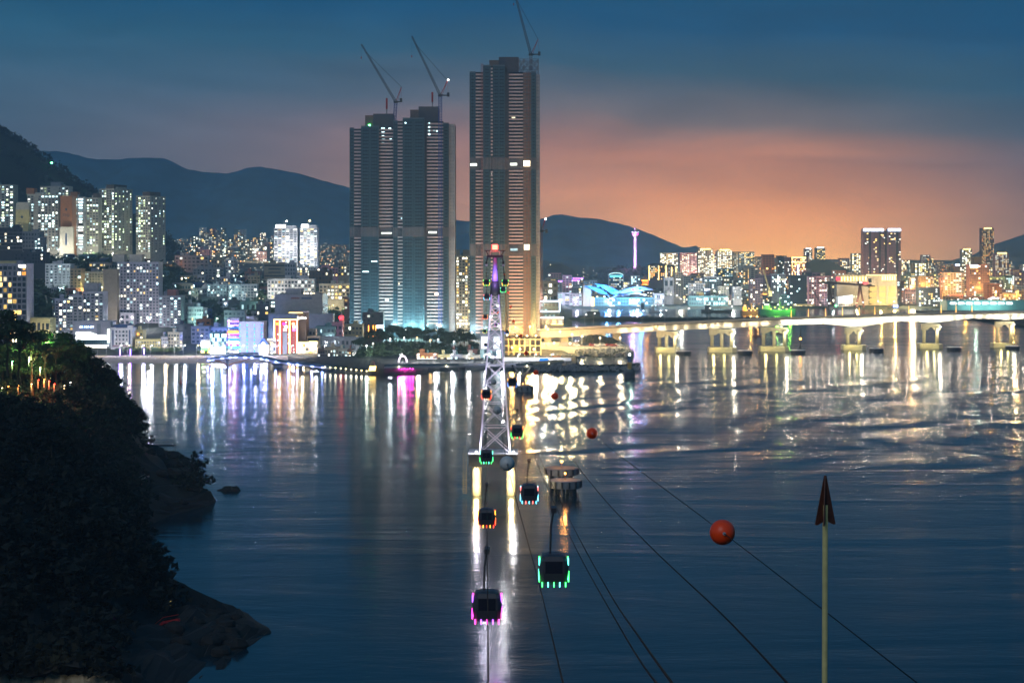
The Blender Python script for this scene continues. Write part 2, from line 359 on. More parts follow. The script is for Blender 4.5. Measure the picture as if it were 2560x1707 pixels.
# ================================================================ near headland (dark wooded cliff at the camera's side)
HR = [  # (distance, [(px,py) from the waterline inland])
 (285, [(500,1772),(300,1700),(120,1688),(-60,1680),(-260,1600),(-700,1500)]),
 (318, [(575,1655),(480,1632),(330,1600),(200,1520),(60,1400),(-200,1250),(-700,1150)]),
 (343, [(672,1580),(600,1562),(480,1534),(400,1512),(340,1440),(200,1300),(-50,1150),(-700,1050)]),
 (362, [(610,1531),(545,1528),(440,1505),(390,1480),(320,1390),(180,1240),(-50,1110),(-700,1010)]),
 (395, [(395,1457),(380,1450),(350,1405),(300,1330),(230,1240),(130,1150),(-50,1080),(-700,980)]),
 (430, [(343,1390),(335,1370),(310,1310),(270,1250),(200,1170),(100,1110),(-50,1050),(-700,950)]),
 (468, [(320,1329),(312,1310),(290,1260),(240,1200),(180,1130),(100,1080),(-50,1030),(-700,940)]),
 (498, [(425,1288),(400,1268),(340,1230),(260,1160),(190,1100),(100,1045),(-50,1000),(-700,930)]),
 (524, [(540,1255),(500,1228),(440,1190),(372,1150),(320,1090),(240,1030),(100,995),(-50,990),(-700,960)]),
 (560, [(505,1216),(480,1180),(440,1142),(378,1132),(335,1085),(280,1010),(180,975),(0,965),(-700,900)]),
 (590, [(470,1187),(440,1160),(400,1140),(350,1110),(315,1040),(265,970),(170,920),(0,900),(-700,840)]),
 (630, [(400,1152),(350,1140),(310,1080),(280,1010),(240,950),(160,905),(0,880),(-700,800)]),
 (680, [(330,1114),(290,1090),(250,1050),(200,990),(120,940),(0,920),(-300,900),(-700,850)])]
HN = 44; vs = []; hpx = []
for k, (Y, pr) in enumerate(HR):
    for i in range(HN):
        f = i/(HN-1); f = f**1.6; px = pr[0][0]+(-700-pr[0][0])*f
        py = interp([-p[0] for p in pr], [p[1] for p in pr], -px); p = W(px, py, Y)
        if i == 0: p.z = -1.5; p.x += 1.5
        else:
            q = fnoise(p.x, p.y*.8, 1/11.); p.z += q*2.2*min(1, i/3); p.x += q*1.5
        vs.append(p)
# refine rows
vv = []
SUB = 5
for k in range(len(HR)-1):
    for s_ in range(SUB):
        f = s_/SUB; f2 = f*f*(3-2*f)
        for i in range(HN):
            a = vs[k*HN+i]; c = vs[(k+1)*HN+i]; p = a.lerp(c, f2)
            if i > 0: p.z += (fnoise(p.x, p.y, 1/5.)*2.0+fnoise(p.x+50, p.y, 1/1.8)*.8)*min(1, i/3); p.x += (rnd.random()-.5)*1.2
            vv.append(p)
vv += vs[-HN:]
rows = len(vv)//HN; hb = MB(); hb.add(vv, [(j*HN+i+1, j*HN+i, (j+1)*HN+i, (j+1)*HN+i+1) for j in range(rows-1) for i in range(HN-1)])
tag(hb.build('headland_cliff', M['rock']), 'dark rocky headland dropping into the sea', None, None, 'structure')
def hz(px, Y):                                            # height of the headland under a photo column
    ks = [r_[0] for r_ in HR]
    z = []
    for (Yk, pr) in HR: z.append(W(px, interp([-p[0] for p in pr], [p[1] for p in pr], -px), Yk).z)
    return interp(ks, z, Y)
pts = []
for j in range(1, rows):
    for i in range(HN):
        p = vv[j*HN+i]; Y = p.y; px = 1280+p.x*F/Y
        if Y < 287 or p.z < 4.5: continue
        if Y < 372 and px > 400: continue
        if Y < 330 and px > 270: continue
        if 330 < px < 460 and Y > 480 and p.z < 22: continue
        for _ in range(3): pts.append(p+Vector(((rnd.random()-.5)*7, (rnd.random()-.5)*7, -.5)))
forest('headland_undergrowth', pts, 3.6, M['foliage_unlit'], 'black undergrowth covering the rocky headland', 44, .9, .17)
# the hill that carries the viewpoint, below the frame
vb = MB(); vb.add([(-40,-60,66),(40,-60,66),(40,12,69),(-40,12,69),(60,120,30),(-75,120,30),(70,270,-2),(-95,270,-2),(-140,-60,60),(-150,120,34),(-120,280,2)],
    [(0,1,2,3),(3,2,4,5),(5,4,6,7),(8,0,3,9),(9,3,5),(9,5,7,10)])
tag(vb.build('viewpoint_hill', M['ground']), kind='structure')
tb = MB(); tb.box(-14, 14, -8, 5.6, 68.5, 73.4); tag(tb.build('viewing_terrace', M['concrete']), kind='structure')
lg = MB(); lg.box(-14, 14, 5.62, 11.5, 66, 69.6); tag(lg.build('terrace_ledge', M['concrete']), kind='structure')
# ================================================================ promontory with the pine park
PR = [(1075, [(900,-2),(1000,-2),(1100,-3),(1250,-4)]),]
def promontory():
    top = MB(); px = [720+i*10 for i in range(89)]; vs = []
    def shore(p): return interp([720,760,820,880,960,1040,1100,1200,1300,1340,1420,1500,1560,1600], [1205,1165,1120,1090,1072,1085,1120,1125,1118,1112,1110,1112,1122,1135], p)
    for o_, zz in ((-6, -3), (0, .2), (8, 1.6), (22, 3.2), (60, 4.2), (110, 4.6)):
        for p in px:
            Y = shore(p)+o_ if o_ < 60 else max(shore(p)+o_, 1180 if o_ == 60 else 1245)
            z = zz
            if p > 1440:
                z = min(zz, 3.4) if o_ < 60 else -3
            z += (rnd.random()-.5)*(.9 if -6 < o_ < 60 else 0)
            vs.append(((p-1280)*Y/F, Y, z))
    n = len(px); top.add(vs, [(j*n+i, j*n+i+1, (j+1)*n+i+1, (j+1)*n+i) for j in range(5) for i in range(n-1)])
    tag(top.build('promontory', M['rock']), kind='structure')
promontory()
def mound(name, prof, Y, dep, m, low=3.5):
    mb = MB(); vs = []; cols = 40; px0, px1 = prof[0][0], prof[-1][0]
    for o_ in (-1, -.75, -.5, -.25, 0, .3, .7, 1):
        for i in range(cols):
            px = px0+(px1-px0)*i/(cols-1); z = W(0, interp([p[0] for p in prof], [p[1] for p in prof], px), Y).z
            f = 1-abs(o_)**1.7; x = (px-1280)*Y/F
            vs.append((x, Y+o_*dep, low+(z-low)*f+fnoise(x, Y+o_*dep, .06)*1.5*f))
    mb.add(vs, [(j*cols+i, j*cols+i+1, (j+1)*cols+i+1, (j+1)*cols+i) for j in range(7) for i in range(cols-1)])
    tag(mb.build(name, m, smooth=True), kind='structure'); return vs
vm = mound('pine_park_hill', [(880,900),(905,876),(940,866),(1000,858),(1060,862),(1120,868),(1165,876),(1200,892)], 1225, 42, M['foliage_unlit'])
forest('park_hill_shrubs', [Vector(v)+Vector(((rnd.random()-.5)*4, (rnd.random()-.5)*9, -.6)) for v in vm for _ in range(5) if v[2] > 5 and v[1] < 1232], 2.6, M['foliage'], 'dark shrubs on the slope of the pine park by the towers', 18)

# ================================================================ haze
hz_m = bpy.data.materials.new('haze'); hz_m.use_nodes = True; t = hz_m.node_tree; t.nodes.clear()
pv = nd(t, 'ShaderNodeVolumePrincipled'); pv.inputs['Color'].default_value = (.48, .8, 1, 1); pv.inputs['Density'].default_value = 1.5e-4; pv.inputs['Anisotropy'].default_value = .5
t.links.new(pv.outputs[0], nd(t, 'ShaderNodeOutputMaterial').inputs['Volume'])
hb = MB(); hb.box(-4800, 4800, -400, 9300, -6, 560); tag(hb.build('haze', hz_m), 'pale evening haze over bay and city', None, None, 'stuff')
# ================================================================ buildings
LIT = {'g': [EG, EG, EW, EC], 'w': [EW, EW, EC, EWM, EY], 'c': [EC, EC, EW, SCY if False else EC], 'y': [EY, EY, EWM, EO], 'm': [EWM, EW, EY], 'd': [EW, EC, EWM]}
def frame(px0, px1, pt, pb, Y, side=0):
    """size and rotation of a block that fills the given stretch; side: share of the width that is the turned end wall (+ = right end)"""
    wt = (px1-px0)*Y/F; h = (pb-pt)*Y/F
    a = R(24) if side else 0
    wf = wt*(1-abs(side))/math.cos(a); d = wt*abs(side)/math.sin(a) if side else None
    return wt, h, a, wf, d
def block(name, label, cat, px0, px1, pt, pb, Y, wall, rows=0, cols=0, lit=.4, tone='w', side=0, depth=14, ww=.62, wh=.55, group=None,
          roof=True, ledge=False, scols=2, x_gap=(), single=True, parapet=M['concrete'], pier=False, z_off=0, litcols=None, skip_bottom=0, dark=None, roofbox=None):
    wt, h, a, wf, d = frame(px0, px1, pt, pb, Y, side)
    d = d or depth
    rt = thing(name, label, cat, W((px0+px1)/2, pb, Y), 0, group)
    piv = rt
    # local frame: origin at front-left corner
    if side > 0: ox, ang = -wt/2, a                                  # right end shows: front turns away to the left
    elif side < 0: ox, ang = -wt/2+d*math.sin(a), -a
    else: ox, ang = -wt/2, 0
    ca, sa = math.cos(ang), math.sin(ang)
    if side > 0: org = Vector((-wt/2, wf*sa, 0)); ux = Vector((ca, -sa, 0)); uy = Vector((sa, ca, 0))
    elif side < 0: org = Vector((-wt/2-d*sa, 0, 0)); ux = Vector((ca, -sa, 0)); uy = Vector((sa, ca, 0))
    else: org = Vector((-wt/2, 0, 0)); ux = Vector((1, 0, 0)); uy = Vector((0, 1, 0))
    rz = -ang
    mt = Matrix.Translation(org) @ Matrix.Rotation(rz, 4, 'Z')
    def T(x, y, z): return mt @ Vector((x, y, z))
    mb = MB(); mb.box(0, wf, 0, d, -14, h)
    mb.box(-.15, wf+.15, -.15, d+.15, h, h+.7)
    wl = mb.build('wall', wall, rt); wl.matrix_local = mt
    if roof:
        rb = MB(); rr_ = random.Random(int(px0*7+pt)); 
        for _ in range(1 if wf < 18 else 2):
            cx = wf*(.2+.6*rr_.random()); bw = min(wf*.22, 3+3*rr_.random()); rb = MB(); rb.box(max(.3, cx-bw/2), min(wf-.3, cx+bw/2), d*.25, d*.75, h+.68, h+2.6+1.4*rr_.random())
            o = rb.build('roof_house', wall, rt); o.matrix_local = mt
        tk = MB(); tk.lathe([(.9, h+.68), (.9, h+2.4), (.3, h+2.8)], 10, wf*.5, d*.5); o = tk.build('water_tank', M['teal_wall'], rt); o.matrix_local = mt
    tones = LIT[tone]; rr_ = random.Random(int(px0*13+pt*3+pb))
    def win(x, y, z, w_, h_, m, sidewall=False):
        p = T(x, y, z); o = put('window', unit(m if m is not GD or rr_.random() < .6 else M['glass_grey']), rt, p, (w_, .16, h_)); o.rotation_euler = (0, 0, rz+(R(90) if sidewall else 0))
    acc = {}
    if rows and cols:
        fh = (h-1.0)/rows; cw = wf/cols
        p_ = [rr_.random() for _ in range(cols)]
        for r_ in range(rows):
            if r_ < skip_bottom: continue
            z = h-.6-fh*(rows-r_-.5)
            for c_ in range(cols):
                if c_ in x_gap: continue
                pr_ = lit*(.35+1.3*p_[c_]) if litcols is None else (lit if c_ in litcols else lit*.25)
                m = rr_.choice(tones) if rr_.random() < pr_ else (dark or GD)
                if single: win(cw*(c_+.5), 0, z, cw*ww*rr_.choice((1, 1, .82, .6)), fh*wh*rr_.choice((1, 1, .85)), m)
                else: acc.setdefault(m, []).append((T(cw*(c_+.5), -.05, z), cw*ww, fh*wh, ux))
            if side and scols:
                sw = d/scols
                for c_ in range(scols):
                    m = rr_.choice(tones) if rr_.random() < lit*.7 else (dark or GD)
                    xs = wf if side > 0 else 0
                    if single: win(xs, sw*(c_+.5), z, min(1.4, sw*.4), fh*wh*.8, m, True)
                    else: acc.setdefault(m, []).append((T(xs+(.05 if side > 0 else -.05), sw*(c_+.5), z), min(1.6, sw*.45), fh*wh*.8, uy))
            if ledge:
                o = put('ledge', unit(parapet), rt, T(wf/2, -.25, z-fh*.5), (wf+.2, .5, fh*.16)); o.rotation_euler = (0, 0, rz)
        if pier:
            for c_ in range(cols+1):
                o = put('pier', unit(parapet), rt, T(cw*c_, -.15, h/2), (cw*.16, .34, h)); o.rotation_euler = (0, 0, rz)
        for m, lst in acc.items():
            mb = MB()
            for (p, w_, h_, u) in lst:
                n_ = Vector((u.y, -u.x, 0)); 
                if n_.y > 0: n_ = -n_
                aa = p-u*w_/2+n_*.06; bb_ = p+u*w_/2+n_*.06; zz = Vector((0, 0, h_/2))
                mb.add([aa-zz, bb_-zz, bb_+zz, aa+zz], [(0, 1, 2, 3)])
            tag(mb.build('windows', m, rt), kind='stuff')
    if roofbox:
        for (f0, f1, hh, m) in roofbox:
            mb = MB(); mb.box(wf*f0, wf*f1, d*.15, d*.85, h+.68, h+hh); mb.box(wf*f0-.4, wf*f1+.4, d*.15-.4, d*.85+.4, h+hh, h+hh+.4); o = mb.build('roof_house', m, rt); o.matrix_local = mt
    return rt, T, wf, h, d
def sign(rt, T, x, z, w_, h_, m, y=-.35, name='sign'):
    o = put(name, unit(m), rt, T(x, y, z), (w_, .3, h_)); o.rotation_euler = (0, 0, rt.get('rz', 0)); return o

# ---- hillside apartment complex
hs = 'cream apartment towers on the hillside'
block('apartment_tower', 'cream apartment tower cut by the frame beside the painted beige end wall', 'apartment', -40, 34, 463, 575, 1960, M['cream'], 17, 7, .45, 'g', depth=18)
r1, T1_, wf, h, d = block('apartment_tower', 'beige windowless end wall with blue emblem and dark lettering', 'apartment', 39, 71, 526, 590, 1900, M['yellow_wall'], depth=20, roof=False)
mb = MB(); mb.prism([(wf*.0, h), (wf, h), (wf, h+9), (wf*.12, h+9), (wf*.02, h+6.5)], .6, 19); o = mb.build('stair_tower', M['cream'], r1); o.location = (-wf/2, 0, 0)
EMB = mat('emblem_blue', (.02, .05, .12), .6, var=0); DKL = mat('letter_dark', (.05, .06, .09), .6, var=0)
for (rr0, TT, w0, h0, zt) in ((r1, T1_, wf, h, .58),):
    text('자유', 5.2, DKL, rr0, (0, -.12, h0*.45)); 
    mb = MB(); mb.prism([(-1.6, 0), (0, -1.9), (1.6, 0), (0, 1.9)], -.2, 0); mb.build('emblem', EMB, rr0, loc=(0, -.02, h0*.74))
block('apartment_tower', 'white balconied apartment tower with orange roof house and red beacons', 'apartment', 68, 146, 487, 625, 1905, M['cream'], 20, 9, .45, 'c', depth=18, roofbox=[(-.05, .2, 7, M['orange_wall'])], x_gap=(2,), ledge=True)
block('apartment_tower', 'cream apartment tower with orange panel rising behind the balconied one', 'apartment', 100, 172, 467, 560, 1995, M['cream'], 14, 8, .4, 'g', depth=18, x_gap=(3, 4), roofbox=[(.35, .7, 5, M['grey_wall'])])
r2, T2_, wf, h, d = block('apartment_tower', 'orange windowless end wall with emblem above a cream annex', 'apartment', 151, 180, 491, 625, 1885, M['orange_wall'], depth=20, roof=False)
text('자유', 4.6, DKL, r2, (0, -.12, h*.64)); mb = MB(); mb.prism([(-1.5, 0), (0, -1.8), (1.5, 0), (0, 1.8)], -.2, 0); mb.build('emblem', EMB, r2, loc=(0, -.02, h*.755))
mb = MB(); mb.box(-wf/2+.5, wf/2+2.5, -6, -.3, -10, h*.43); mb.build('annex', M['cream'], r2); ub('blue_strip', M['roof_blue'], r2, 1.5, -6.1, h*.2, 1.6, .25, h*.22)
block('apartment_tower', 'apartment tower with wide cool lit living rooms beside the orange end wall', 'apartment', 180, 209, 494, 622, 1905, M['white_wall'], 18, 2, .6, 'c', depth=18, ww=.78, roofbox=[(-.2, .4, 6, M['orange_wall'])])
block('apartment_tower', 'lower cream apartment tower joined to the taller corner tower', 'apartment', 209, 246, 496, 618, 1915, M['cream'], 18, 5, .5, 'g', depth=18, roofbox=[(.6, .9, 5, M['brown'])])
block('apartment_tower', 'tall cream corner apartment tower with dark hipped roof edge', 'apartment', 243, 316, 473, 628, 1930, M['cream'], 24, 6, .45, 'g', side=.42, scols=5, roofbox=[(.3, .8, 5, M['brown'])])
block('apartment_tower', 'free standing cream apartment tower at the foot of the wooded hill', 'apartment', 336, 402, 491, 632, 1950, M['cream'], 22, 6, .45, 'g', side=.4, scols=4, roofbox=[(.3, .8, 5, M['brown'])])
# ---- older dark blocks below them
block('old_apartment', 'dark old block with a lit top floor under the cream towers', 'building', -20, 56, 571, 625, 1720, M['dark_wall'], 6, 10, .12, 'd', depth=16, ledge=True)
block('old_apartment', 'dark stepped block with an amber lit stair tower', 'building', 56, 100, 580, 640, 1690, M['grey_wall'], 6, 6, .12, 'd', depth=16, roofbox=[(.0, .3, 8, M['yellow_wall'])])
block('old_apartment', 'narrow dark block with a lit column of windows', 'building', 86, 108, 594, 640, 1660, M['grey_wall'], 8, 3, .6, 'c', depth=12)
block('old_apartment', 'low dark grey building with ribbed front on the slope', 'building', 30, 115, 632, 660, 1600, M['dark_wall'], 3, 12, .04, 'd', depth=14)
# ---- yellow lit hotel
r, T, wf, h, d = block('hotel', 'hotel with white frame grid and amber lit rooms behind the headland trees', 'hotel', -40, 66, 661, 900, 1290, M['lavender'], 17, 9, .42, 'y', depth=20, ledge=True, pier=True, ww=.8, wh=.72, roofbox=[(.35, .72, 2.2, M['yellow_wall'])])
sign(r, T, wf-3.1, h-1.4, 5.2, 1.7, SW)
# ---- large white apartment and neighbours
block('apartment_block', 'large white apartment slab with two roof houses above the beach hotels', 'apartment', 292, 397, 657, 830, 1400, M['lavender'], 22, 13, .3, 'w', depth=16, ww=.6, wh=.6, pier=False, roofbox=[(-.12, .16, 6.5, M['cream']), (.28, .58, 6.5, M['cream'])], roof=False)
block('apartment_block', 'windowless cream end of the large white apartment slab', 'apartment', 258, 292.5, 675, 815, 1392, M['tan_wall'], 0, 0, depth=20, roof=False)
block('apartment_block', 'grey apartment block with white stair tower beside the yellow wall', 'apartment', 122, 172, 749, 835, 1325, M['lavender'], 11, 4, .38, 'w', depth=16, side=-.3, scols=3, ledge=True)
block('apartment_block', 'grey apartment block of middle height between stair tower and slab', 'apartment', 171, 206, 740, 835, 1330, M['lavender'], 12, 3, .42, 'w', depth=16, ledge=True, ww=.75)
block('apartment_block', 'grey apartment block with rooftop store joined to the white slab', 'apartment', 205, 258, 731, 835, 1335, M['lavender'], 13, 5, .42, 'w', depth=16, ledge=True, ww=.7, roofbox=[(.05, .7, 7, M['concrete'])])
block('apartment_block', 'blue grey apartment block with crenellated roof next to the white slab', 'apartment', 397, 453, 741, 830, 1385, M['grey_wall'], 13, 6, .38, 'c', depth=16, roofbox=[(.35, .75, 5, M['brick'])])
r, T, wf, h, d = block('office_block', 'white building with lit vertical fins on the slope', 'building', 113, 176, 661, 712, 1560, M['white_wall'], 7, 6, .2, 'c', depth=14)
for i in range(9): ub('fin', M['white_wall'], r, -wf/2+wf*(.48+i*.055), -.7, h*.42, .45, 1.0, h*.95)
fl = thing('flood_lamp', 'flood lamp lighting the white finned building from below', 'lamp', W(158, 715, 1535)); ub('housing', M['dark_metal'], fl, 0, 0, .3, .8, .8, .6); plight(fl, (0, 0, 1.2), (.75, .95, 1), 5200, .5)
block('office_block', 'grey beige block with strip windows beside the finned building', 'building', 175, 203, 673, 720, 1530, M['tan_wall'], 6, 3, .1, 'c', depth=14)
block('office_block', 'block with green roof and gridded windows under a street lamp', 'building', 201, 258, 681, 722, 1545, M['grey_wall'], 6, 8, .3, 'c', depth=14, parapet=M['teal_wall'])
block('garage', 'low yellow walled car park beside the amber hotel', 'garage', 70, 124, 797, 835, 1300, M['yellow_wall'], 1, 5, .2, 'y', depth=18, roof=False)
# ---- beach front
bf = 'beach front'
r, T, wf, h, d = block('cinema', 'grey building with blue lit name sign and white glass hall', 'building', 183, 277, 805, 874, 1276, M['lavender'], 0, 0, depth=18, roof=False)
sign(r, T, wf*.36, h*.82, wf*.34, 2.0, SBS, -.3); text('송도 스포츠 센터', 1.5, SW, r, (-wf/2+wf*.36, -.6, h*.82))
mb = MB(); mb.prism([(wf*.07, h*.36), (wf*.9, h*.36), (wf*.9, h*.52), (wf*.64, h*.55), (wf*.45, h*.64), (wf*.07, h*.64)], -.5, -.02); o = mb.build('lit_hall_window', emi('hall_glow', (.95, 1, .97), 2.2, True), r); o.location = (-wf/2, 0, 0)
for i in range(14): ub('glazing_bar', M['teal_wall'], r, -wf/2+wf*(.12+i*.06), -.4, h*.27, .18, .4, h*.15)
ub('glass_band', M['glass_teal'], r, -wf/2+wf*.5, -.1, h*.27, wf*.8, .2, h*.15); ub('shop_front', emi('shop_glow', (1, .95, .8), 2.2, True), r, -wf/2+wf*.52, -.2, h*.09, wf*.74, .5, h*.16)
ub('stair_glass', EW, r, wf/2-1.6, -.2, h*.5, 1.8, .4, h*.5); ub('tower_panel', M['grey_wall'], r, -wf/2+wf*.69, -.35, h*.74, wf*.1, .7, h*.4)
r, T, wf, h, d = block('hotel', 'white beach hotel with blue hipped roof and corner turrets', 'hotel', 277, 331, 822, 875, 1270, M['white_wall'], 5, 6, .03, 'w', depth=14, x_gap=(0, 5), skip_bottom=1, roof=False)
for sx in (-1, 1):
    mb = MB(); mb.box(sx*(wf/2-1.8)-1.7, sx*(wf/2-1.8)+1.7, -.8, 3.4, -2, h+(1.2 if sx < 0 else 2.6)); mb.build('turret', M['white_wall'], r)
    mb = MB(); mb.lathe([(2.6, h+(1.2 if sx < 0 else 2.6)), (.1, h+(2.4 if sx < 0 else 4.6))], 4, sx*(wf/2-1.8), 1.3); mb.build('turret_roof', M['roof_blue'], r)
    ub('blue_strip', M['roof_blue'], r, sx*(wf/2-1.8), -.9, h*.55, 1.0, .3, h*.8)
mb = MB(); mb.prism([(-wf/2, h+.6), (wf/2, h+.6), (wf/2-3, h+3), (-wf/2+3, h+3)], .1, 13); mb.build('hipped_roof', M['roof_blue'], r); ub('awning', M['mauve'], r, 0, -.8, h*.2, wf*.8, 1.6, 1.2)
block('guesthouse', 'orange lit guesthouse squeezed beside the white beach hotel', 'building', 333, 357, 828, 872, 1282, M['yellow_wall'], 4, 3, .5, 'y', depth=12)
block('guesthouse', 'long low yellow guesthouse with paired dark windows', 'building', 338, 401, 850, 876, 1268, M['yellow_wall'], 3, 9, .02, 'y', depth=12, skip_bottom=1, roof=False)
block('guesthouse', 'small grey guesthouse between yellow and cream ones', 'building', 402, 420, 844, 876, 1270, M['lavender'], 4, 4, .05, 'w', depth=12)
block('guesthouse', 'cream beach guesthouse with grey roof edge', 'building', 417, 454, 833, 878, 1268, M['cream'], 5, 4, .05, 'w', side=.15, scols=1)
block('house', 'dark blue house behind the cream guesthouse', 'house', 440, 478, 812, 850, 1318, M['dark_wall'], 3, 4, .05, 'w', depth=12)
block('house', 'blue grey house with square windows behind the beach hall', 'house', 478, 523, 818, 860, 1305, M['grey_wall'], 4, 4, .04, 'w', depth=12)
block('house', 'orange walled house standing above the blue grey house', 'house', 490, 526, 800, 824, 1340, M['orange_wall'], 2, 3, .1, 'y', depth=12)
block('house', 'pale grey house with low parapet beside the purple lit hotel', 'house', 524, 568, 820, 862, 1312, M['lavender'], 3, 4, .05, 'w', depth=12)
block('school', 'white office with long rows of narrow windows and lit sign', 'building', 466, 505, 769, 815, 1395, M['white_wall'], 4, 9, .05, 'w', side=-.12, ww=.5, wh=.6)
# ---- bright promenade buildings
r, T, wf, h, d = block('shop', 'small white lit shop with red and green sign boards', 'shop', 502, 526, 852, 893, 1258, M['white_wall'], 0, 0, depth=10, roof=False)
sign(r, T, wf*.5, h*.78, wf*.9, h*.3, SW); sign(r, T, wf*.5, h*.5, wf*.85, h*.16, SGR); sign(r, T, wf*.9, h*.55, wf*.12, h*.4, SR); sign(r, T, wf*.5, h*.25, wf*.9, h*.25, SYL)
r, T, wf, h, d = block('glass_hall', 'glass fronted hall glowing white on the promenade', 'building', 525, 566, 834, 895, 1252, M['glass_teal'], 0, 0, depth=14, roof=False)
for i in range(7):
    for k in range(6): ub('glass_panel', EC if (i+k) % 3 else M['glass_teal'], r, -wf/2+wf*(i+.5)/7, -.2, h*(k+.5)/6, wf/7*.9, .3, h/6*.9)
sign(r, T, wf*.5, h*.25, wf*.85, h*.42, SW, -.7)
r, T, wf, h, d = block('hotel', 'hotel with stacked purple, pink and blue light bands', 'hotel', 569, 597, 797, 895, 1262, M['lavender'], 14, 5, .5, 'd', depth=16, roof=False, single=True)
for i, (m, z, hh) in enumerate(((SP, .93, .03), (SP, .84, .025), (SBS, .77, .03), (SOR, .655, .06), (SM, .61, .03), (SP, .52, .03), (SB, .48, .04), (SW, .40, .05), (SM, .345, .02), (SCY, .27, .04), (SW, .13, .08))): sign(r, T, wf*.5, h*z, wf*.96, h*hh, m, -.4, 'light_band')
block('hotel', 'tall white floodlit hotel with square blue windows on the promenade', 'hotel', 595, 659, 806, 893, 1262, M['white_wall'], 9, 7, .04, 'w', depth=16, x_gap=(1, 3, 5), ww=.42, wh=.5, roofbox=[(.3, .6, 4, M['lavender'])], skip_bottom=1, dark=SB)
r, T, wf, h, d = block('pavilion', 'gabled restaurant pavilion glowing between the white and red hotels', 'building', 647, 670, 862, 897, 1247, M['white_wall'], 0, 0, depth=10, roof=False)
mb = MB(); mb.prism([(-wf*.62, h), (wf*.62, h), (wf*.45, h+1.4), (0, h+5.2), (-wf*.45, h+1.4)], -.8, 10); mb.build('gable_roof', M['roof_blue'], r); sign(r, T, wf*.5, h*.6, wf*.7, h*.5, SW); sign(r, T, wf*.5, h*.15, wf*.6, h*.2, SYL)
mb = MB(); mb.prism([(-1.6, h+.4), (1.6, h+.4), (0, h+2.4)], -.95, -.82); mb.build('gable_light', SYL, r)
r, T, wf, h, d = block('shop', 'white shop with lamps along its roof edge beside the red hotel', 'shop', 668, 690, 851, 893, 1255, M['white_wall'], 3, 3, .9, 'm', depth=10, roof=False)
for i in range(5): ub('roof_lamp', LAMPO if i % 2 else LAMPY, r, -wf/2+wf*(i+.5)/5, -.2, h+.9, .5, .5, .5)
# ---- red and gold hotel
r, T, wf, h, d = block('hotel', 'red hotel front outlined with golden light columns', 'hotel', 686, 744, 800, 893, 1256, M['red_wall'], 12, 9, .3, 'd', depth=16, x_gap=(0, 2, 6, 8), roof=False, ww=.5, dark=M['mauve'])
GOLD = emi('gold_tube', (1, .66, .2), 7, True)
for f in (.0, .24, .66, .98): ub('light_column', GOLD, r, -wf/2+wf*f, -.5, h*.5, .8, .6, h)
ub('light_cornice', GOLD, r, 0, -.6, h+.3, wf*1.04, .7, .7)
for k in range(4):
    for f in (.0, .24, .66, .98): ub('wall_lamp', LAMPY, r, -wf/2+wf*f, -.9, h*(.12+k*.235), .7, .5, .4)
for k, (f, z, m) in enumerate(((.42, .9, SM), (.5, .82, SW), (.82, .9, SYL), (.86, .82, SW), (.14, .9, SOR), (.46, .74, SW), (.84, .74, SP))): ub('ornament', m, r, -wf/2+wf*f, -.4, h*z, 2.0, .4, 1.5)
ub('centre_column', M['grey_wall'], r, -wf/2+wf*.46, -.6, h*.34, 3.0, .9, h*.66)
r, T, wf, h, d = block('hotel', 'plain brown hotel tower with bright roof canopy behind the red front', 'hotel', 744, 765, 785, 880, 1262, M['brown'], 0, 0, depth=18, roof=False)
mb = MB(); mb.box(-wf*1.1, wf*.7, -1.5, 8, h+1.2, h+1.9); mb.build('roof_canopy', mat('canopy', (.5, .4, .5), .6), r); sign(r, T, -wf*.2, h+1.0, wf*1.6, .5, SYL, -1.2); text('Sydine', 2.6, SW, r, (0, -.3, h*.9))
ub('red_wing', M['red_wall'], r, -wf/2-1.4, -.2, h*.42, 3.0, 2, h*.85)
for (a, b_, tp, nm) in ((745, 772, 857, 'gold lit stepped front'), (773, 793, 855, 'gold lit corner block')):
    r, T, wf, h, d = block('restaurant', nm+' beside the brown hotel tower', 'restaurant', a, b_, tp, 897, 1246, M['beige'], 4, 3, 1.0, 'm', depth=10, ww=.85, wh=.7, roof=False)
    plight(r, (0, -5, h*.6), (1, .66, .2), 900, .5)
    ub('light_cornice', GOLD, r, 0, -.4, h+.2, wf, .5, .5)
# ---- big bare concrete hall above it
r, T, wf, h, d = block('concrete_hall', 'huge bare concrete hall with outside zigzag stairs above the red hotel', 'building', 687, 806, 738, 850, 1345, M['concrete'], 0, 0, depth=40, roof=False)
mb = MB(); mb.box(-wf/2+8, -wf/2+20, 4, 20, h, h+5); mb.build('roof_house', M['concrete'], r); mb = MB(); mb.box(-wf/2+22, wf/2-3, 8, 30, h, h+2.4); mb.build('roof_house', M['concrete'], r)
for i in range(5): ub('sign_letter', M['brick'], r, -wf/2+wf*(.36+i*.036), -.2, h*.935, 1.1, .3, 1.3)
for i in range(6): ub('sign_letter', M['roof_blue'], r, -wf/2+wf*(.58+i*.036), -.2, h*.935, 1.1, .3, 1.3)
for f in (.6, .66, .74, .8): ub('window', EWM, r, -wf/2+wf*f, 7.9, h+1.3, 1.4, .2, 1.2)
for k in range(4):
    mb = MB(); z = h*.82-k*3.1; x = wf/2+.2; mb.beam((x, 2, z), (x+3.2, 2, z-1.5), .35); mb.beam((x+3.2, 2, z-1.5), (x, 2, z-3), .35); mb.box(x+2.6, x+4, 1, 3, z-1.7, z-1.4); mb.build('stair_flight', M['white_wall'], r)
block('concrete_hall', 'long low grey wall building below the bare concrete hall', 'building', 671, 832, 787, 860, 1318, M['grey_wall'], 0, 0, depth=14, roof=False)
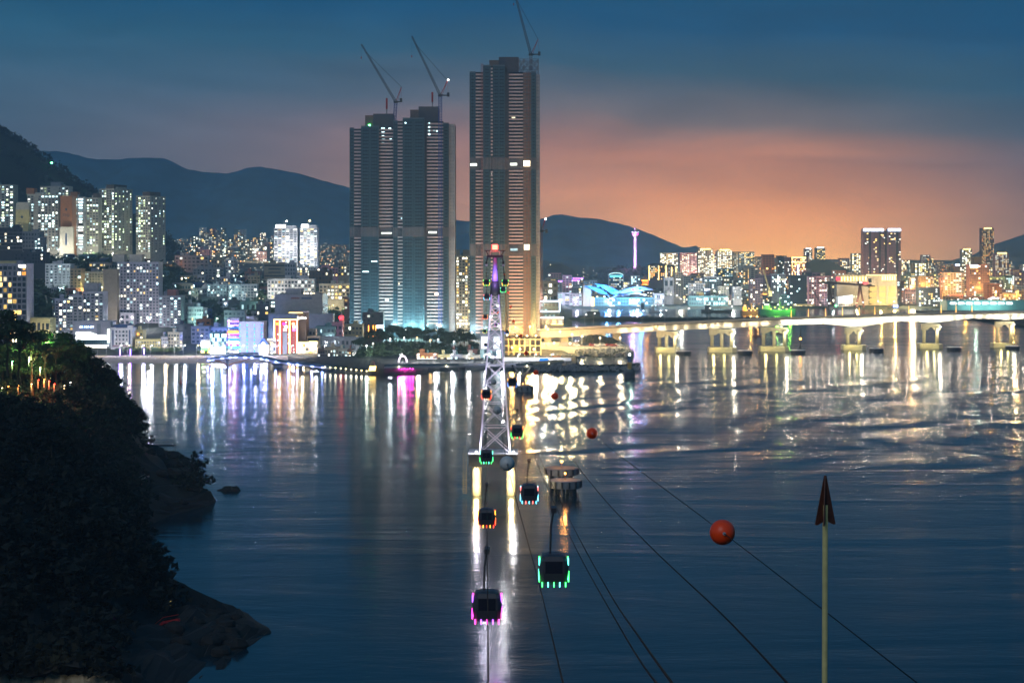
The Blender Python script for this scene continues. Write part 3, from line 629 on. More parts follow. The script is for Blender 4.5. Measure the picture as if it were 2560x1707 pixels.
# ---- houses between the red hotel and the pine park
block('house', 'narrow pale cream house with three small dark windows', 'house', 772, 789, 824, 870, 1275, M['cream'], 3, 2, .0, 'w', depth=9, roof=False)
block('house', 'teal painted house with glass terrace', 'house', 789, 836, 818, 865, 1292, M['teal_wall'], 3, 5, .15, 'c', depth=12)
r, T, wf, h, d = block('motel', 'pink castle motel with battlements and red neon on the roof', 'motel', 822, 856, 810, 855, 1315, M['pink'], 3, 3, .1, 'c', depth=12, roof=False)
for i in range(8): ub('battlement', M['pink'], r, -wf/2+wf*(i+.5)/8, .3, h+1.2, wf/16, .6, 1.0)
mb = MB(); mb.lathe([(2, h), (2, h+5), (2.3, h+5), (.1, h+8)], 10, wf/2-1, 4); mb.build('turret', M['pink'], r); sign(r, T, wf-1, h+4.8, 3.2, 2.4, SR, 1.5)
block('motel', 'olive rounded motel with arched windows', 'motel', 861, 906, 813, 862, 1300, M['olive'], 4, 5, .1, 'm', depth=14)
block('store_hall', 'long grey shed with ribbed front behind the restaurants', 'shop', 800, 905, 845, 868, 1272, M['grey_wall'], 1, 10, .08, 'c', depth=12, roof=False)
r, T, wf, h, d = block('billboard', 'pink framed dark video screen on a post', 'billboard', 767, 800, 842, 860, 1262, M['beige'], 0, 0, depth=1.5, roof=False)
ub('screen', GD, r, 0, -.1, h*.5, wf*.85, .3, h*.66)
r, T, wf, h, d = block('motel', 'dark grey motel with amber light strips beside the pines', 'motel', 906, 958, 783, 850, 1335, M['dark_wall'], 6, 5, .06, 'w', depth=14)
for f in (.3, .52, .64): ub('light_strip', SOR, r, -wf/2+wf*f, -.3, h*.3, .5, .4, h*.5)
sign(r, T, wf*.85, h*.5, 5, 2.6, SWB)
# ---- seafood restaurants by the sea wall
rs = [(795, 812, 874, M['brown'], 'm', 'brown shop with dark awning by the sea wall'), (812, 846, 871, M['beige'], 'w', 'beige ribbed seafood restaurant by the sea wall'), (846, 869, 874, M['cream'], 'c', 'cream seafood restaurant with tall windows'),
      (868, 882, 876, M['brick'], 'w', 'brick seafood restaurant with white band'), (880, 913, 878, M['white_wall'], 'w', 'dazzling white lit seafood restaurant'), (909, 934, 883, M['lavender'], 'c', 'blue lit seafood restaurant beside the white one'), (934, 955, 886, M['grey_wall'], 'c', 'grey shed at the foot of the pine park')]
for (a, b_, tp, m, tn, lb_) in rs:
    r, T, wf, h, d = block('restaurant', lb_, 'restaurant', a, b_, tp, 904, 1215, m, 3, max(3, int((b_-a)/6)), .45, tn, depth=12, ledge=True)
    sign(r, T, wf*.5, h*.36, wf*.8, h*.1, {'m': SYL, 'w': SW, 'c': SWB}[tn])
    if 'dazzling' in lb_: sign(r, T, wf*.5, h*.55, wf*.9, h*.6, SW); 
rs = [(1041, 1095, 886, M['orange_wall'], 'w', 'brown two storey restaurant row with banners by the sea wall', 5), (1094, 1125, 889, M['yellow_wall'], 'm', 'cream restaurant with yellow sign and arches', 4), (1125, 1156, 889, M['lavender'], 'c', 'restaurant plastered with blue sign boards', 5),
      (1155, 1200, 890, M['cream'], 'w', 'cream restaurant with small square windows near the cable tower', 6)]
for (a, b_, tp, m, tn, lb_, c_) in rs:
    r, T, wf, h, d = block('restaurant', lb_, 'restaurant', a, b_, tp, 911, 1185, m, 2, c_, .6, tn, depth=10, ww=.7)
    sign(r, T, wf*.5, h*.52, wf*.9, h*.12, {'m': SYL, 'w': SW, 'c': SBS}[tn]); sign(r, T, wf*.5, h*.1, wf*.95, h*.14, SW)
block('house', 'dark red roofed house above the restaurants by the sea', 'house', 1128, 1152, 880, 900, 1205, M['brick'], 1, 3, .2, 'm', depth=8)
block('house', 'small brick house with blue lit windows near a lamp', 'house', 1168, 1193, 876, 900, 1205, M['brick'], 1, 4, .9, 'c', depth=8)
r, T, wf, h, d = block('cable_station', 'cable car station with white lit billboards behind the lattice tower', 'station', 1200, 1262, 832, 908, 1195, M['grey_wall'], 0, 0, depth=24, roof=False)
for f0, f1 in ((.05, .33), (.55, .8)): ub('billboard_panel', emi('poster_glow', (.9, .97, 1), 1.6, True), r, -wf/2+wf*(f0+f1)/2, -.3, h*.68, wf*(f1-f0), .4, h*.4)
for i in range(6): ub('glass_panel', M['glass_teal'] if i % 2 else EC, r, -wf/2+wf*(i+.5)/6, -.25, h*.28, wf/6*.9, .3, h*.34)
ub('entrance_light', SW, r, 2, -.4, h*.2, 6, .5, 1.4)
r, T, wf, h, d = block('site_frame', 'open orange lit concrete frame at the foot of the tallest tower', 'building', 1258, 1352, 845, 905, 1225, M['brown'], 0, 0, depth=2, roof=False)
r.children[0].location.y += 8
for i in range(8): ub('post', M['yellow_wall'], r, -wf/2+wf*i/7, 0, h*.5, .8, .8, h)
for k in range(4): ub('floor_beam', M['yellow_wall'], r, 0, -.05, h*(k+.6)/3.8, wf, .9, .7)
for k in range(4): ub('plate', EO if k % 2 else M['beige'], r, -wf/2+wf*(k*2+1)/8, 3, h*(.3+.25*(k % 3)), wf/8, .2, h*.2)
# ---- mid hillside rows
for (a, b_, tp, bs, Y, m, rw, cl_, lt, tn, lb_, kw) in [
    (437, 521, 640, 678, 1900, M['grey_wall'], 4, 8, .22, 'm', 'grey balcony block at the top of the hillside', dict(ledge=True)),
    (482, 560, 671, 708, 1760, M['grey_wall'], 5, 8, .3, 'w', 'dark balcony block with two stair towers below the top row', dict(ledge=True)),
    (562, 590, 649, 684, 1820, M['white_wall'], 4, 3, .2, 'w', 'pale square block with dotted windows among dark trees', dict(side=.2, scols=2)),
    (528, 556, 648, 672, 1850, M['tan_wall'], 2, 4, .2, 'm', 'small tan house beside the pale square block', {}),
    (518, 574, 712, 750, 1580, M['grey_wall'], 5, 7, .35, 'c', 'teal lit balcony block beside the gabled house', dict(ledge=True, pier=True)),
    (572, 642, 712, 750, 1572, M['grey_wall'], 5, 9, .3, 'c', 'long teal lit balcony block reaching the street lamp', dict(ledge=True, pier=True)),
    (669, 786, 699, 748, 1560, M['white_wall'], 5, 14, .22, 'w', 'long white balcony block with blue roof', dict(ledge=True, parapet=M['white_wall'])),
    (798, 874, 711, 750, 1560, M['cream'], 4, 8, .45, 'm', 'cream balcony block warmly lit beside the glass towers', dict(ledge=True)),
    (660, 713, 658, 695, 1800, M['tan_wall'], 4, 1, .0, 'm', 'tan office with long dark window bands', dict(ww=.96, wh=.4)),
    (712, 738, 658, 690, 1795, M['lavender'], 3, 4, .0, 'w', 'grey windowed end of the tan office', {}),
    (772, 829, 678, 712, 1750, M['brown'], 3, 7, .2, 'm', 'brown block with dark roof house above a lit yard', {}),
    (845, 874, 656, 690, 1810, M['tan_wall'], 4, 4, .1, 'm', 'tan block half hidden by the first glass tower', {}),
    (619, 650, 690, 715, 1690, M['tan_wall'], 3, 4, .05, 'w', 'small tan house under the red roofed house', {}),
    (612, 650, 680, 692, 1720, M['brick'], 1, 3, .1, 'm', 'red roofed house among dark trees', {}),
    (735, 790, 668, 690, 2050, M['white_wall'], 3, 8, .3, 'm', 'low white block at the foot of the twin lit towers', {}),
    (793, 845, 670, 692, 2000, M['pink'], 3, 7, .25, 'w', 'low pink white block beside the twin lit towers', {}),
    (455, 482, 760, 790, 1430, M['grey_wall'], 2, 3, .1, 'c', 'small grey house on the slope above the white office', {}),
    (560, 612, 778, 800, 1400, M['grey_wall'], 2, 5, .1, 'c', 'long blue roofed house above the promenade hotels', dict(parapet=M['roof_blue'])),
    (555, 600, 752, 770, 1470, M['dark_wall'], 1, 4, .25, 'm', 'low dark house with lamp on the slope', {}),
    (600, 640, 756, 778, 1455, M['teal_wall'], 1, 3, .4, 'w', 'teal house with two lit windows on the slope', {}),
    (640, 672, 762, 790, 1430, M['dark_wall'], 2, 3, .3, 'm', 'dark house by the lane lamp', {}),
    (860, 880, 745, 775, 1450, M['brick'], 3, 2, .2, 'm', 'narrow brick house at the edge of the first glass tower', {})]:
    block('hillside_block', lb_, 'building', a, b_, tp, bs, Y, m, rw, cl_, lt, tn, depth=12, **kw)
r, T, wf, h, d = block('hillside_house', 'tall white gabled house with round attic window', 'house', 484, 518, 722, 758, 1590, M['white_wall'], 3, 3, .05, 'w', depth=12, roof=False, side=.35, scols=3)
mb = MB(); mb.prism([(-.4, h), (wf*.98, h), (wf*.49, h+5.4)], -.2, d); o = mb.build('gable', M['white_wall'], r); o.matrix_local = r.children[0].matrix_local.copy()
# ---- twin floodlit towers
for (a, b_, tp, lb_, lamp) in ((685, 743, 561, 'wider of the twin floodlit white towers', (.9, .95, 1)), (750, 793, 560, 'slimmer of the twin floodlit white towers with a warm roof lamp', (1, .8, .5))):
    r, T, wf, h, d = block('apartment_tower', lb_, 'apartment', a, b_, tp+10, 690, 2450, M['white_wall'], 27, 6 if b_-a > 50 else 5, .5, 'w', depth=24, ledge=True, parapet=M['white_wall'], ww=.75, roof=False)
    ub('crown_wall', M['white_wall'], r, 0, 8, h+2, wf*.9, 14, 4); ub('crown_light', SW, r, -wf*.22, .6, h+3, wf*.4, .6, 4.5)
    mb = MB(); mb.beam((0, 5, h+4), (0, 5, h+12), .4, .2, 6); mb.box(-4, 4, 4.5, 5.5, h+9, h+9.6); mb.build('roof_mast', M['white_wall'], r)
    ub('roof_lamp', LAMPW if lamp[2] == 1 else LAMPY, r, 1, 4, h+10.5, 1.6, 1.6, 1.6); plight(r, (0, -22, 4), (.85, .93, 1), 30000, 1.5)
    plight(r, (0, -25, h*.6), (.95, .95, 1), 16000, 1.5)
# ---- apartment between the glass towers
block('apartment_tower', 'warm lit beige apartment tower seen between the glass towers', 'apartment', 1133, 1177, 640, 830, 1520, M['cream'], 24, 6, .55, 'm', depth=18, roofbox=[(.05, .35, 5, M['beige']), (.55, .95, 5, M['beige'])])
# ================================================================ the three glass towers
TY = 1400.0
M['louvre'] = mat('louvre', (.2, .17, .18), .7); SL = M['slab_pink']; GT = M['glass_teal']; MU = M['mullion']
def tower(label, base_py, bays, crown, louvre, fpx=8.6):
    px0 = min(b_[0] for b_ in bays); px1 = max(b_[1] for b_ in bays); k = TY/F
    rt = thing('skyscraper', label, 'skyscraper', W((px0+px1)/2, base_py, TY)); cx = (px0+px1)/2
    X = lambda p: (p-cx)*k; Z = lambda p: (base_py-p)*k
    rr_ = random.Random(int(px0))
    fins = MB(); tr = MB()
    for (a, b_, top, kind, off) in bays:
        x0, x1 = X(a), X(b_); zt = Z(top); w_ = x1-x0
        wm_ = {'glass': GT, 'band': GD, 'wall': M['grey_wall'], 'hoist': M['brown'], 'recess': M['dark_wall']}[kind]
        mb = MB(); mb.box(x0, x1, off, 30, -12, zt); mb.build('wall', wm_, rt)
        nf = int((base_py-top)/fpx)
        for f in range(nf):
            py = top+(f+.75)*fpx; z = Z(py)
            if any(l0 < py < l1 for l0, l1 in louvre) and kind in ('glass', 'band'):
                continue
            if kind == 'band':
                lit_ = rr_.random() < (.004 if py < 690 else .03)
                ub('spandrel', SL, rt, (x0+x1)/2, off-.45, z, w_*.98, .9, fpx*k*.46)
                if lit_: ub('window', rr_.choice([EC, EW, EWM]), rt, x0+w_*(.25+.5*rr_.random()), off-.06, z-fpx*k*.5, w_*.25, .12, fpx*k*.4)
                for q in range(1, 4): tr.box(x0+w_*q/4-.06, x0+w_*q/4+.06, off-.2, off+.02, z-fpx*k*.75, z-fpx*k*.25)
            elif kind == 'glass':
                tr.box(x0, x1, off-.1, off+.02, z-.06, z+.06); tr.box(x0, x1, off-.1, off+.02, z-fpx*k*.45-.05, z-fpx*k*.45+.05)
                if w_ > 8:
                    for c0, c1 in ((.08, .42), (.58, .92)):
                        e = rr_.random()
                        ub('window', GD if e > .012 or py < 640 else EC, rt, x0+w_*(c0+c1)/2, off-.08, z-fpx*k*.25, w_*(c1-c0), .16, fpx*k*.30)
                else: ub('window', GD, rt, (x0+x1)/2, off-.08, z-fpx*k*.25, w_*.5, .16, fpx*k*.28)
            elif kind == 'wall':
                for q in (.3, .75): tr.box(x0+w_*q-.3, x0+w_*q+.3, off-.05, off+.02, z-.4, z+.5)
            elif kind == 'hoist': tr.box(x0, x1, off-.15, off+.02, z-.25, z+.25)
        if kind == 'glass':
            n_ = max(2, int(w_/1.3))
            for q in range(n_+1):
                ub('mullion', MU, rt, x0+w_*q/n_, off-.12, (zt-6)/2, .16, .3, zt+6)
            ub('parapet', MU, rt, (x0+x1)/2, off+.3, zt+.5, w_, .8, 1.0)
        for l0, l1 in louvre:
            if kind in ('glass', 'band', 'recess', 'wall'):
                n_ = max(3, int(w_/.9))
                for q in range(n_): fins.box(x0+w_*(q+.25)/n_, x0+w_*(q+.7)/n_, off-.35, off+.02, Z(l1), Z(l0))
    tag(fins.build('louvre_fins', M['louvre'], rt), kind='stuff'); tag(tr.build('glazing_bars', MU, rt), kind='stuff')
    for (l0, l1, a, b_, m) in [c for c in crown if len(c) == 5]:
        mb = MB(); mb.box(X(a), X(b_), 3, 24, Z(l1)-.5, Z(l0)); mb.build('roof_house', m, rt)
    return rt, X, Z
t1, X, Z = tower('lower glass tower under construction joined to the middle one', 806, [(874, 885, 322, 'glass', .6), (885, 903, 322, 'band', 1.5), (903, 947, 318, 'glass', -.8), (947, 983, 318, 'band', 2.5)], [(288, 318, 912, 932, M['brown']), (284, 318, 932, 982, M['dark_wall'])], [(568, 592)])
ub('beacon', LAMPG, t1, X(923), 2.5, Z(313), 1.2, 1, 1)
for i, (px, py, w_) in enumerate(((957, 321, 9), (957, 331, 7), (957, 341, 6), (958, 349, 8), (957, 358, 6), (974, 322, 6), (976, 349, 5))): ub('window', EC, t1, X(px), 2.3, Z(py), w_*.33, .3, 1.5)
ub('plant_light', EW, t1, X(966), 2.2, Z(583), 8.5, .3, 1.5)
t2, X, Z = tower('middle glass tower under construction with a blue crane mast up its front', 812, [(983, 994, 304, 'glass', .8), (994, 1007, 303, 'band', 1.5), (1007, 1061, 298, 'glass', -1), (1061, 1067, 300, 'recess', 1.5), (1067, 1108, 303, 'band', 2.2), (1108, 1122, 310, 'glass', .6), (1122, 1137, 310, 'wall', 2)], [(274, 302, 1025, 1046, M['brown']), (266, 302, 1046, 1096, M['dark_wall'])], [(568, 592)])
ub('plant_light', EW, t2, X(1081), 2.0, Z(581), 6.5, .3, 1.5)
for px, py in ((1073, 308), (1073, 318), (1073, 327), (1073, 336), (1014, 308), (1085, 327), (1092, 328)): ub('window', EC, t2, X(px), 1.0 if px > 1060 else -1.3, Z(py), 1.2, .3, 1.2)
t3, X, Z = tower('tallest glass tower under construction with open steel crown', 842, [(1174, 1189, 182, 'glass', .8), (1189, 1208, 180, 'band', 1.8), (1208, 1227, 166, 'glass', -.6), (1227, 1232, 166, 'band', -.6), (1232, 1262, 166, 'glass', -.6), (1262, 1272, 180, 'recess', 2), (1272, 1308, 180, 'band', 2.6), (1308, 1328, 182, 'hoist', 1.2), (1328, 1340, 182, 'glass', .2), (1340, 1350, 186, 'wall', 1)], [(150, 170, 1223, 1247, M['brown']), (142, 182, 1247, 1297, M['dark_wall'])], [(394, 424), (610, 640)])
for (px, py, w_, m) in ((1184, 412, 16, EW), (1284, 411, 17, EW), (1317, 409, 16, EWM), (1285, 624, 18, EC), (1317, 618, 14, EWM)): ub('plant_light', m, t3, X(px), -.1, Z(py), w_*.325, .3, 1.9 if w_ > 16 or px < 1300 else 4.5)
# open steel crown of the tallest tower
mb = MB(); xs = [X(1297), X(1310), X(1328), X(1346)]
for yy in (3, 14, 24):
    for i, x in enumerate(xs):
        mb.beam((x, yy, Z(184)), (x, yy, Z(147)), .35)
    for z0, z1 in ((Z(184), Z(166)), (Z(166), Z(147))):
        for i in range(3):
            mb.beam((xs[i], yy, z0), (xs[i+1], yy, z1), .22); mb.beam((xs[i], yy, z1), (xs[i+1], yy, z0), .22); mb.beam((xs[i], yy, z1), (xs[i+1], yy, z1), .28)
for x in xs:
    for z in (Z(166), Z(147)): mb.beam((x, 3, z), (x, 24, z), .28)
tag(mb.build('steel_crown', M['crane_steel'], t3), kind='stuff')
# hoist mast on the tallest tower
mb = MB(); hx = X(1205)
for z in range(0, int(Z(160)), 3): mb.beam((hx-.7, -.6, z), (hx+.7, -.6, z+3), .12); mb.beam((hx+.7, -.6, z), (hx-.7, -.6, z+3), .12)
for s in (-.7, .7): mb.beam((hx+s, -.6, -5), (hx+s, -.6, Z(158)), .2)
tag(mb.build('hoist_mast', M['brick'], t3), kind='stuff')
mb = MB()
for s in (X(1313), X(1322)): mb.beam((s, .3, -5), (s, .3, Z(180)), .3)
tag(mb.build('hoist_rail', M['brick'], t3), kind='stuff')

# ================================================================ cranes
M['crane_dark'] = mat('crane_dark', (.05, .055, .07), .6, var=.1)
def lattice(mb, a, b_, w0, w1, n_, r=.16, rd=.09):
    a = Vector(a); b_ = Vector(b_); q = (b_-a).to_track_quat('Z', 'Y'); cs = []
    for i in range(n_+1):
        f = i/n_; c = a.lerp(b_, f); w_ = w0+(w1-w0)*f; cs.append([c+q@Vector((sx*w_/2, sy*w_/2, 0)) for sx, sy in ((-1, -1), (1, -1), (1, 1), (-1, 1))])
    for j in range(4): mb.beam(cs[0][j], cs[n_][j], r)
    for i in range(n_):
        for j in range(4):
            k = (j+1) % 4; mb.beam(cs[i][j], cs[i+1][k], rd) if i % 2 else mb.beam(cs[i][k], cs[i+1][j], rd); mb.beam(cs[i][j], cs[i][k], rd)
def crane(label, Y, base, piv, tip, top, cw, hook, mw=2.2, tower_col=None, lampcol=None, dy=-3):
    rt = thing('tower_crane', label, 'crane', W(*base, Y)+Vector((0, dy, 0)))
    o0 = W(*base, Y); P = lambda p: W(p[0], p[1], Y)-o0
    mb = MB(); n_ = max(4, int((P(piv).z)/2.2)); lattice(mb, (0, 0, 0), P(piv)*1.0, mw, mw, n_, .26, .14); mb.build('mast', tower_col or M['crane_steel'], rt)
    mb = MB(); p = P(piv); mb.lathe([(1.6, p.z-1), (2, p.z), (1.6, p.z+.9)], 10, p.x, p.y); mb.build('slewing_ring', M['dark_metal'], rt)
    mb = MB(); L_ = (P(tip)-p).length; lattice(mb, p, P(tip), 1.7, .9, int(L_/1.9), .26, .13); mb.build('jib', M['crane_dark'], rt)
    mb = MB(); mb.beam(p, P(top), .35); mb.beam(p+Vector((1.5, 0, 0)), P(top), .2); mb.beam(P(cw)+Vector((0, 0, .5)), P(top), .1); mb.build('a_frame', M['red_paint'], rt)
    c = P(cw); mb = MB(); mb.box(min(p.x, c.x), max(p.x, c.x)+.6, -.9, .9, p.z-.3, p.z+.5); mb.build('counter_jib', M['dark_metal'], rt)
    mb = MB(); mb.box(c.x-1, c.x+1, -1.2, 1.2, c.z-1.6, c.z+1.6); mb.build('counterweight', M['dark_metal'], rt)
    mb = MB(); mb.beam(P(top), p.lerp(P(tip), .86), .15, n=5); mb.build('pendant_line', M['cable'], rt)
    mb = MB(); mb.beam(P(tip), (P(tip).x, 0, P(hook).z), .05, n=4); mb.build('hoist_rope', M['cable'], rt)
    mb = MB(); mb.lathe([(.1, P(hook).z+.8), (.5, P(hook).z+.3), (.4, P(hook).z-.8), (.1, P(hook).z-1.4)], 8, P(tip).x, 0); mb.build('hook_block', M['red_paint'], rt)
    if lampcol: q = P(top); ub('lamp', lampcol, rt, q.x+.6, -1, q.z+.4, 1.1, 1.1, 1.1)
    return rt
crane('luffing crane on the lowest tower with blue mast', TY+8, (987, 306), (990, 256), (904, 112), (1004, 219), (1003, 252), (904, 145), tower_col=M['crane_blue'])
crane('luffing crane with a white lamp above the middle tower', TY-4, (1101, 812), (1101, 240), (1030, 92), (1119, 203), (1121, 238), (1030, 142), 2.6, M['crane_blue'], LAMPW)
crane('luffing crane inside the open crown of the tallest tower', TY+10, (1327, 190), (1327, 138), (1284, -25), (1345, 100), (1348, 136), (1284, 12))
crane('small crane with a glaring lamp behind the tallest tower', TY+40, (1353, 842), (1353, 578), (1345, 540), (1362, 549), (1366, 578), (1345, 560), 1.6, M['brick'], LAMPW)
for nm, px, py, hgt in (('lowest', 967, 284, 9), ('middle', 1081, 266, 8)):
    rt = thing('placing_boom', 'dark red folded concrete boom on the '+nm+' of the joined towers', 'boom', W(px, py, TY+10)); mb = MB(); mb.beam((0, 0, -1), (0, 0, 4), .4); mb.build('post', M['dark_metal'], rt); mb = MB(); mb.box(-.8, .7, -.5, .5, 3.5, 3.5+hgt); mb.build('folded_arm', M['red_paint'], rt)

# ================================================================ cable car tower in the sea
CY = 545.0; C0 = W(1235, 1232, CY); ck = CY/F
ct = thing('cable_car_tower', 'white lattice cable car tower standing on two lit piles in the sea', 'tower', (C0.x, CY, 0))
cz = lambda py: H-(py-YH)*ck
cx = lambda px: (px-1235)*ck
PILE = mat('pile_concrete', (.5, .47, .40), .8, var=.25, scale=.5)
for px in (1192, 1278):
    for yy in (-4.6, 4.6):
        mb = MB(); mb.lathe([(1.5, -3), (1.5, cz(1160)+.3)], 16, cx(px), yy); mb.build('pile', PILE, ct, True)
mb = MB(); mb.box(cx(1174), cx(1293), -7.2, 7.2, cz(1160), cz(1131)); mb.build('pile_cap', M['dark_wall'], ct)
mb = MB(); mb.box(cx(1172), cx(1295), -7.5, 7.5, cz(1131), cz(1128)); mb.build('deck', M['concrete'], ct)
zb, zt = cz(1128), cz(736); wb_, wt_ = 9.4, 2.2
def corner(f, j):
    w_ = wb_+(wt_-wb_)*f; sx, sy = ((-1, -1), (1, -1), (1, 1), (-1, 1))[j]; return Vector((.35+sx*w_/2, sy*w_/2, zb+(zt-zb)*f))
for j in range(4):
    mb = MB(); mb.beam(corner(0, j), corner(1, j), .3, .24, 8); mb.build('leg', M['mast_paint'], ct, True)
fs = [0, .16, .31, .44, .55, .645, .725, .795, .855, .91, .957, 1]
BR = {}
def member(a, b_, r, name, m):
    key = (m.name, 'rod')
    if key not in BR: u = MB(); u.beam((0, 0, 0), (0, 0, 1), 1, n=6); BR[key] = u.mesh(name, m, True)
    o = put(name, BR[key], ct); v = Vector(b_)-Vector(a); o.location = a; o.rotation_euler = v.to_track_quat('Z', 'Y').to_euler(); o.scale = (r, r, v.length); return o
for i in range(len(fs)-1):
    for j in range(4):
        k_ = (j+1) % 4
        member(corner(fs[i], j), corner(fs[i+1], k_), .1, 'brace', M['mast_paint']); member(corner(fs[i], k_), corner(fs[i+1], j), .1, 'brace', M['mast_paint'])
        if i: member(corner(fs[i], j), corner(fs[i], k_), .09, 'brace', M['mast_paint'])
mb = MB(); mb.lathe([(1.75, zt-.4), (1.2, zt+4.2)], 12, .35, 0); mb.build('collar', M['dark_metal'], ct, True)
mb = MB(); mb.lathe([(1.0, zt+4.2), (.55, cz(641))], 12, .35, 0); mb.build('mast', mat('mast_lilac', (.36, .26, .62), .5), ct, True)
mb = MB(); za = cz(641); mb.box(-2.3, 2.9, -.6, .6, za-.4, za+.4); mb.beam((-2.5, 0, za+1.7), (-1.5, 0, za-.2), .22); mb.beam((3.1, 0, za+1.7), (2.1, 0, za-.2), .22); mb.beam((-3.0, 0, za+1.8), (-1.2, 0, za+1.8), .2); mb.beam((3.6, 0, za+1.8), (1.8, 0, za+1.8), .2); mb.build('cross_arm', M['dark_metal'], ct)
for sx in (-2.35, 2.95):
    mb = MB(); mb.box(sx-.35, sx+.35, -4.5, 4.5, za-2.4, za-1.6); mb.beam((sx, 0, za-1.6), (sx*.8, 0, za), .25); mb.build('sheave_train', M['dark_metal'], ct)
    for q in range(6): mb = MB(); mb.beam((sx-.25, -4+q*1.6, za-2.5), (sx+.25, -4+q*1.6, za-2.5), .5, n=10); mb.build('sheave', M['metal'], ct)
mb = MB(); mb.beam((-1.2, 0, za+.4), (-1.2, 0, za+1.6), .08); mb.beam((1.8, 0, za+.4), (1.8, 0, za+1.6), .08); mb.beam((-1.2, 0, za+1.6), (1.8, 0, za+1.6), .08); mb.build('railing', M['mast_paint'], ct)
ub('beacon', LAMPR, ct, .3, -.6, za+2.9, 1.7, 1.2, 1.5)
plight(ct, (.3, -1.6, za+3), (1, .05, .03), 220, .3)
mb = MB()
for s in (0, .7): mb.beam((cx(1172)-.6, -7.6, .8+0), (cx(1172)-.6, -7.6, cz(1125)), .06) if s == 0 else mb.beam((cx(1172)-1.6, -7.6, .8), (cx(1172)-1.6, -7.6, cz(1125)), .06)
for q in range(22): mb.beam((cx(1172)-.6, -7.6, 1+q*.7), (cx(1172)-1.6, -7.6, 1+q*.7), .05)
mb.build('ladder', mat('ladder_yellow', (.3, .23, .06), .6), ct)
# lamps of the tower: under the deck on the piles, floods on the deck, small lamps on the lattice
for px in (1192, 1278):
    for yy in (-9.5,):
        ub('pile_lamp', M['dark_metal'], ct, cx(px), -7.0, cz(1160)-.25, .5, .4, .3); plight(ct, (cx(px), -7.05, cz(1160)-.9), (1, .78, .36), 420, .2); plight(ct, (cx(px), -9.4, cz(1200)), (1, .76, .34), 800, .3); plight(ct, (cx(px), -8.6, 1.5), (1, .72, .28), 500, .3)
for sx, col in ((-5.5, (.8, .78, 1)), (6.2, (.95, .95, 1))):
    ub('flood_lamp', LAMPW, ct, sx, -6, zb+.5, .5, .4, .5); plight(ct, (sx, -6.2, zb+1.5), col, 700, .3)
    plight(ct, (sx*.5, -9, zb+24), col, 850, .3); plight(ct, (sx*.4, -7, zb+42), (.85, .8, 1), 450, .3)
for f, j in ((.2, 1), (.36, 0), (.5, 1), (.62, 0), (.7, 1), (.8, 1), (.86, 0), (.93, 1)): c = corner(f, j); ub('lattice_lamp', LAMPW, ct, c.x*.7, c.y-.2, c.z, .5, .3, .35)
plight(ct, (.3, -4, zt+5), (.5, .28, 1), 700, .3)
# ---- mooring dolphins
def dolphin(label, px, py, Y, dia, thick, legs, z0):
    p = W(px, py, Y); rt = thing('mooring_dolphin', label, 'dolphin', (p.x, Y, 0)); r_ = dia/2
    mb = MB(); mb.lathe([(r_*.97, z0), (r_, z0+.1), (r_, z0+thick-.1), (r_*.97, z0+thick)], 24); mb.build('cap', M['stone'], rt)
    for i in range(6): a = i*math.pi/3+.3; mb = MB(); mb.beam((r_*.65*math.cos(a), r_*.65*math.sin(a), -3), (r_*.65*math.cos(a), r_*.65*math.sin(a), z0+.1), .5, n=8); mb.build('pile', M['dark_wall'], rt)
    for i in range(14): a = i*2*math.pi/14; ub('fender', M['dark_metal'], rt, r_*1.01*math.cos(a), r_*1.01*math.sin(a), z0+thick*.5, .5, .5, thick*.85).rotation_euler = (0, 0, a)
    mb = MB(); mb.beam((0, 0, z0+thick), (0, 0, z0+thick+1.8), .12, n=6); mb.build('lamp_post', M['orange_wall'], rt); ub('lamp', LAMPO, rt, 0, 0, z0+thick+2, .5, .5, .5); plight(rt, (0, 0, z0+thick+2.9), (1, .4, .08), 260, .2)
dolphin('round concrete dolphin with orange lamp standing behind its twin', 1404, 1232, 566, 11.0, 2.2, 6, 3.2)
dolphin('round concrete dolphin with orange lamp in front of its twin', 1413, 1250, 540, 10.0, 2.4, 6, 2.4)

# ================================================================ ropes, marker balls, cabins
def rope(label, pts, r, group=None):
    mb = MB(); P_ = []
    n_ = len(pts)
    for i in range(n_-1):                                 # smooth curve through the points
        p0, p1, p2, p3 = pts[max(0, i-1)], pts[i], pts[i+1], pts[min(n_-1, i+2)]
        for s in range(8):
            t_ = s/8; P_.append(.5*((2*p1)+(-p0+p2)*t_+(2*p0-5*p1+4*p2-p3)*t_*t_+(-p0+3*p1-3*p2+p3)*t_**3))
    P_.append(pts[-1])
    for a, b_ in zip(P_, P_[1:]): mb.beam(a, b_, r, n=6, cap=False)
    return tag(mb.build('cable', M['cable'], smooth=True), label, 'cable', group)
lrope = [W(1222, 1790, 18), W(1220, 1640, 60), W(1218, 1357, 126), W(1217, 1195, 212), W(1216, 1065, 290), W(1216, 940, 380), W(1216, 790, 470), W(1217, 662, CY)]
rope('track cable of the cabins coming straight on from the lattice tower', lrope, .034)
rope('track cable from the tower head down to the station behind', [W(1217, 662, CY), W(1216, 735, 760), W(1214, 790, 980), W(1212, 840, 1190)], .06)
rrope = [W(1700, 1760, 22), W(1560, 1585, 48), W(1420, 1330, 118), W(1342, 1155, 205), W(1304, 1035, 300), W(1282, 910, 400), W(1266, 770, 480), W(1258, 662, CY)]
rope('track cable sweeping past the green lit cabin', rrope, .022)
rope('track cable from the tower head to the sloping station roof', [W(1258, 662, CY), W(1262, 740, 760), W(1262, 800, 980), W(1258, 842, 1190)], .06)
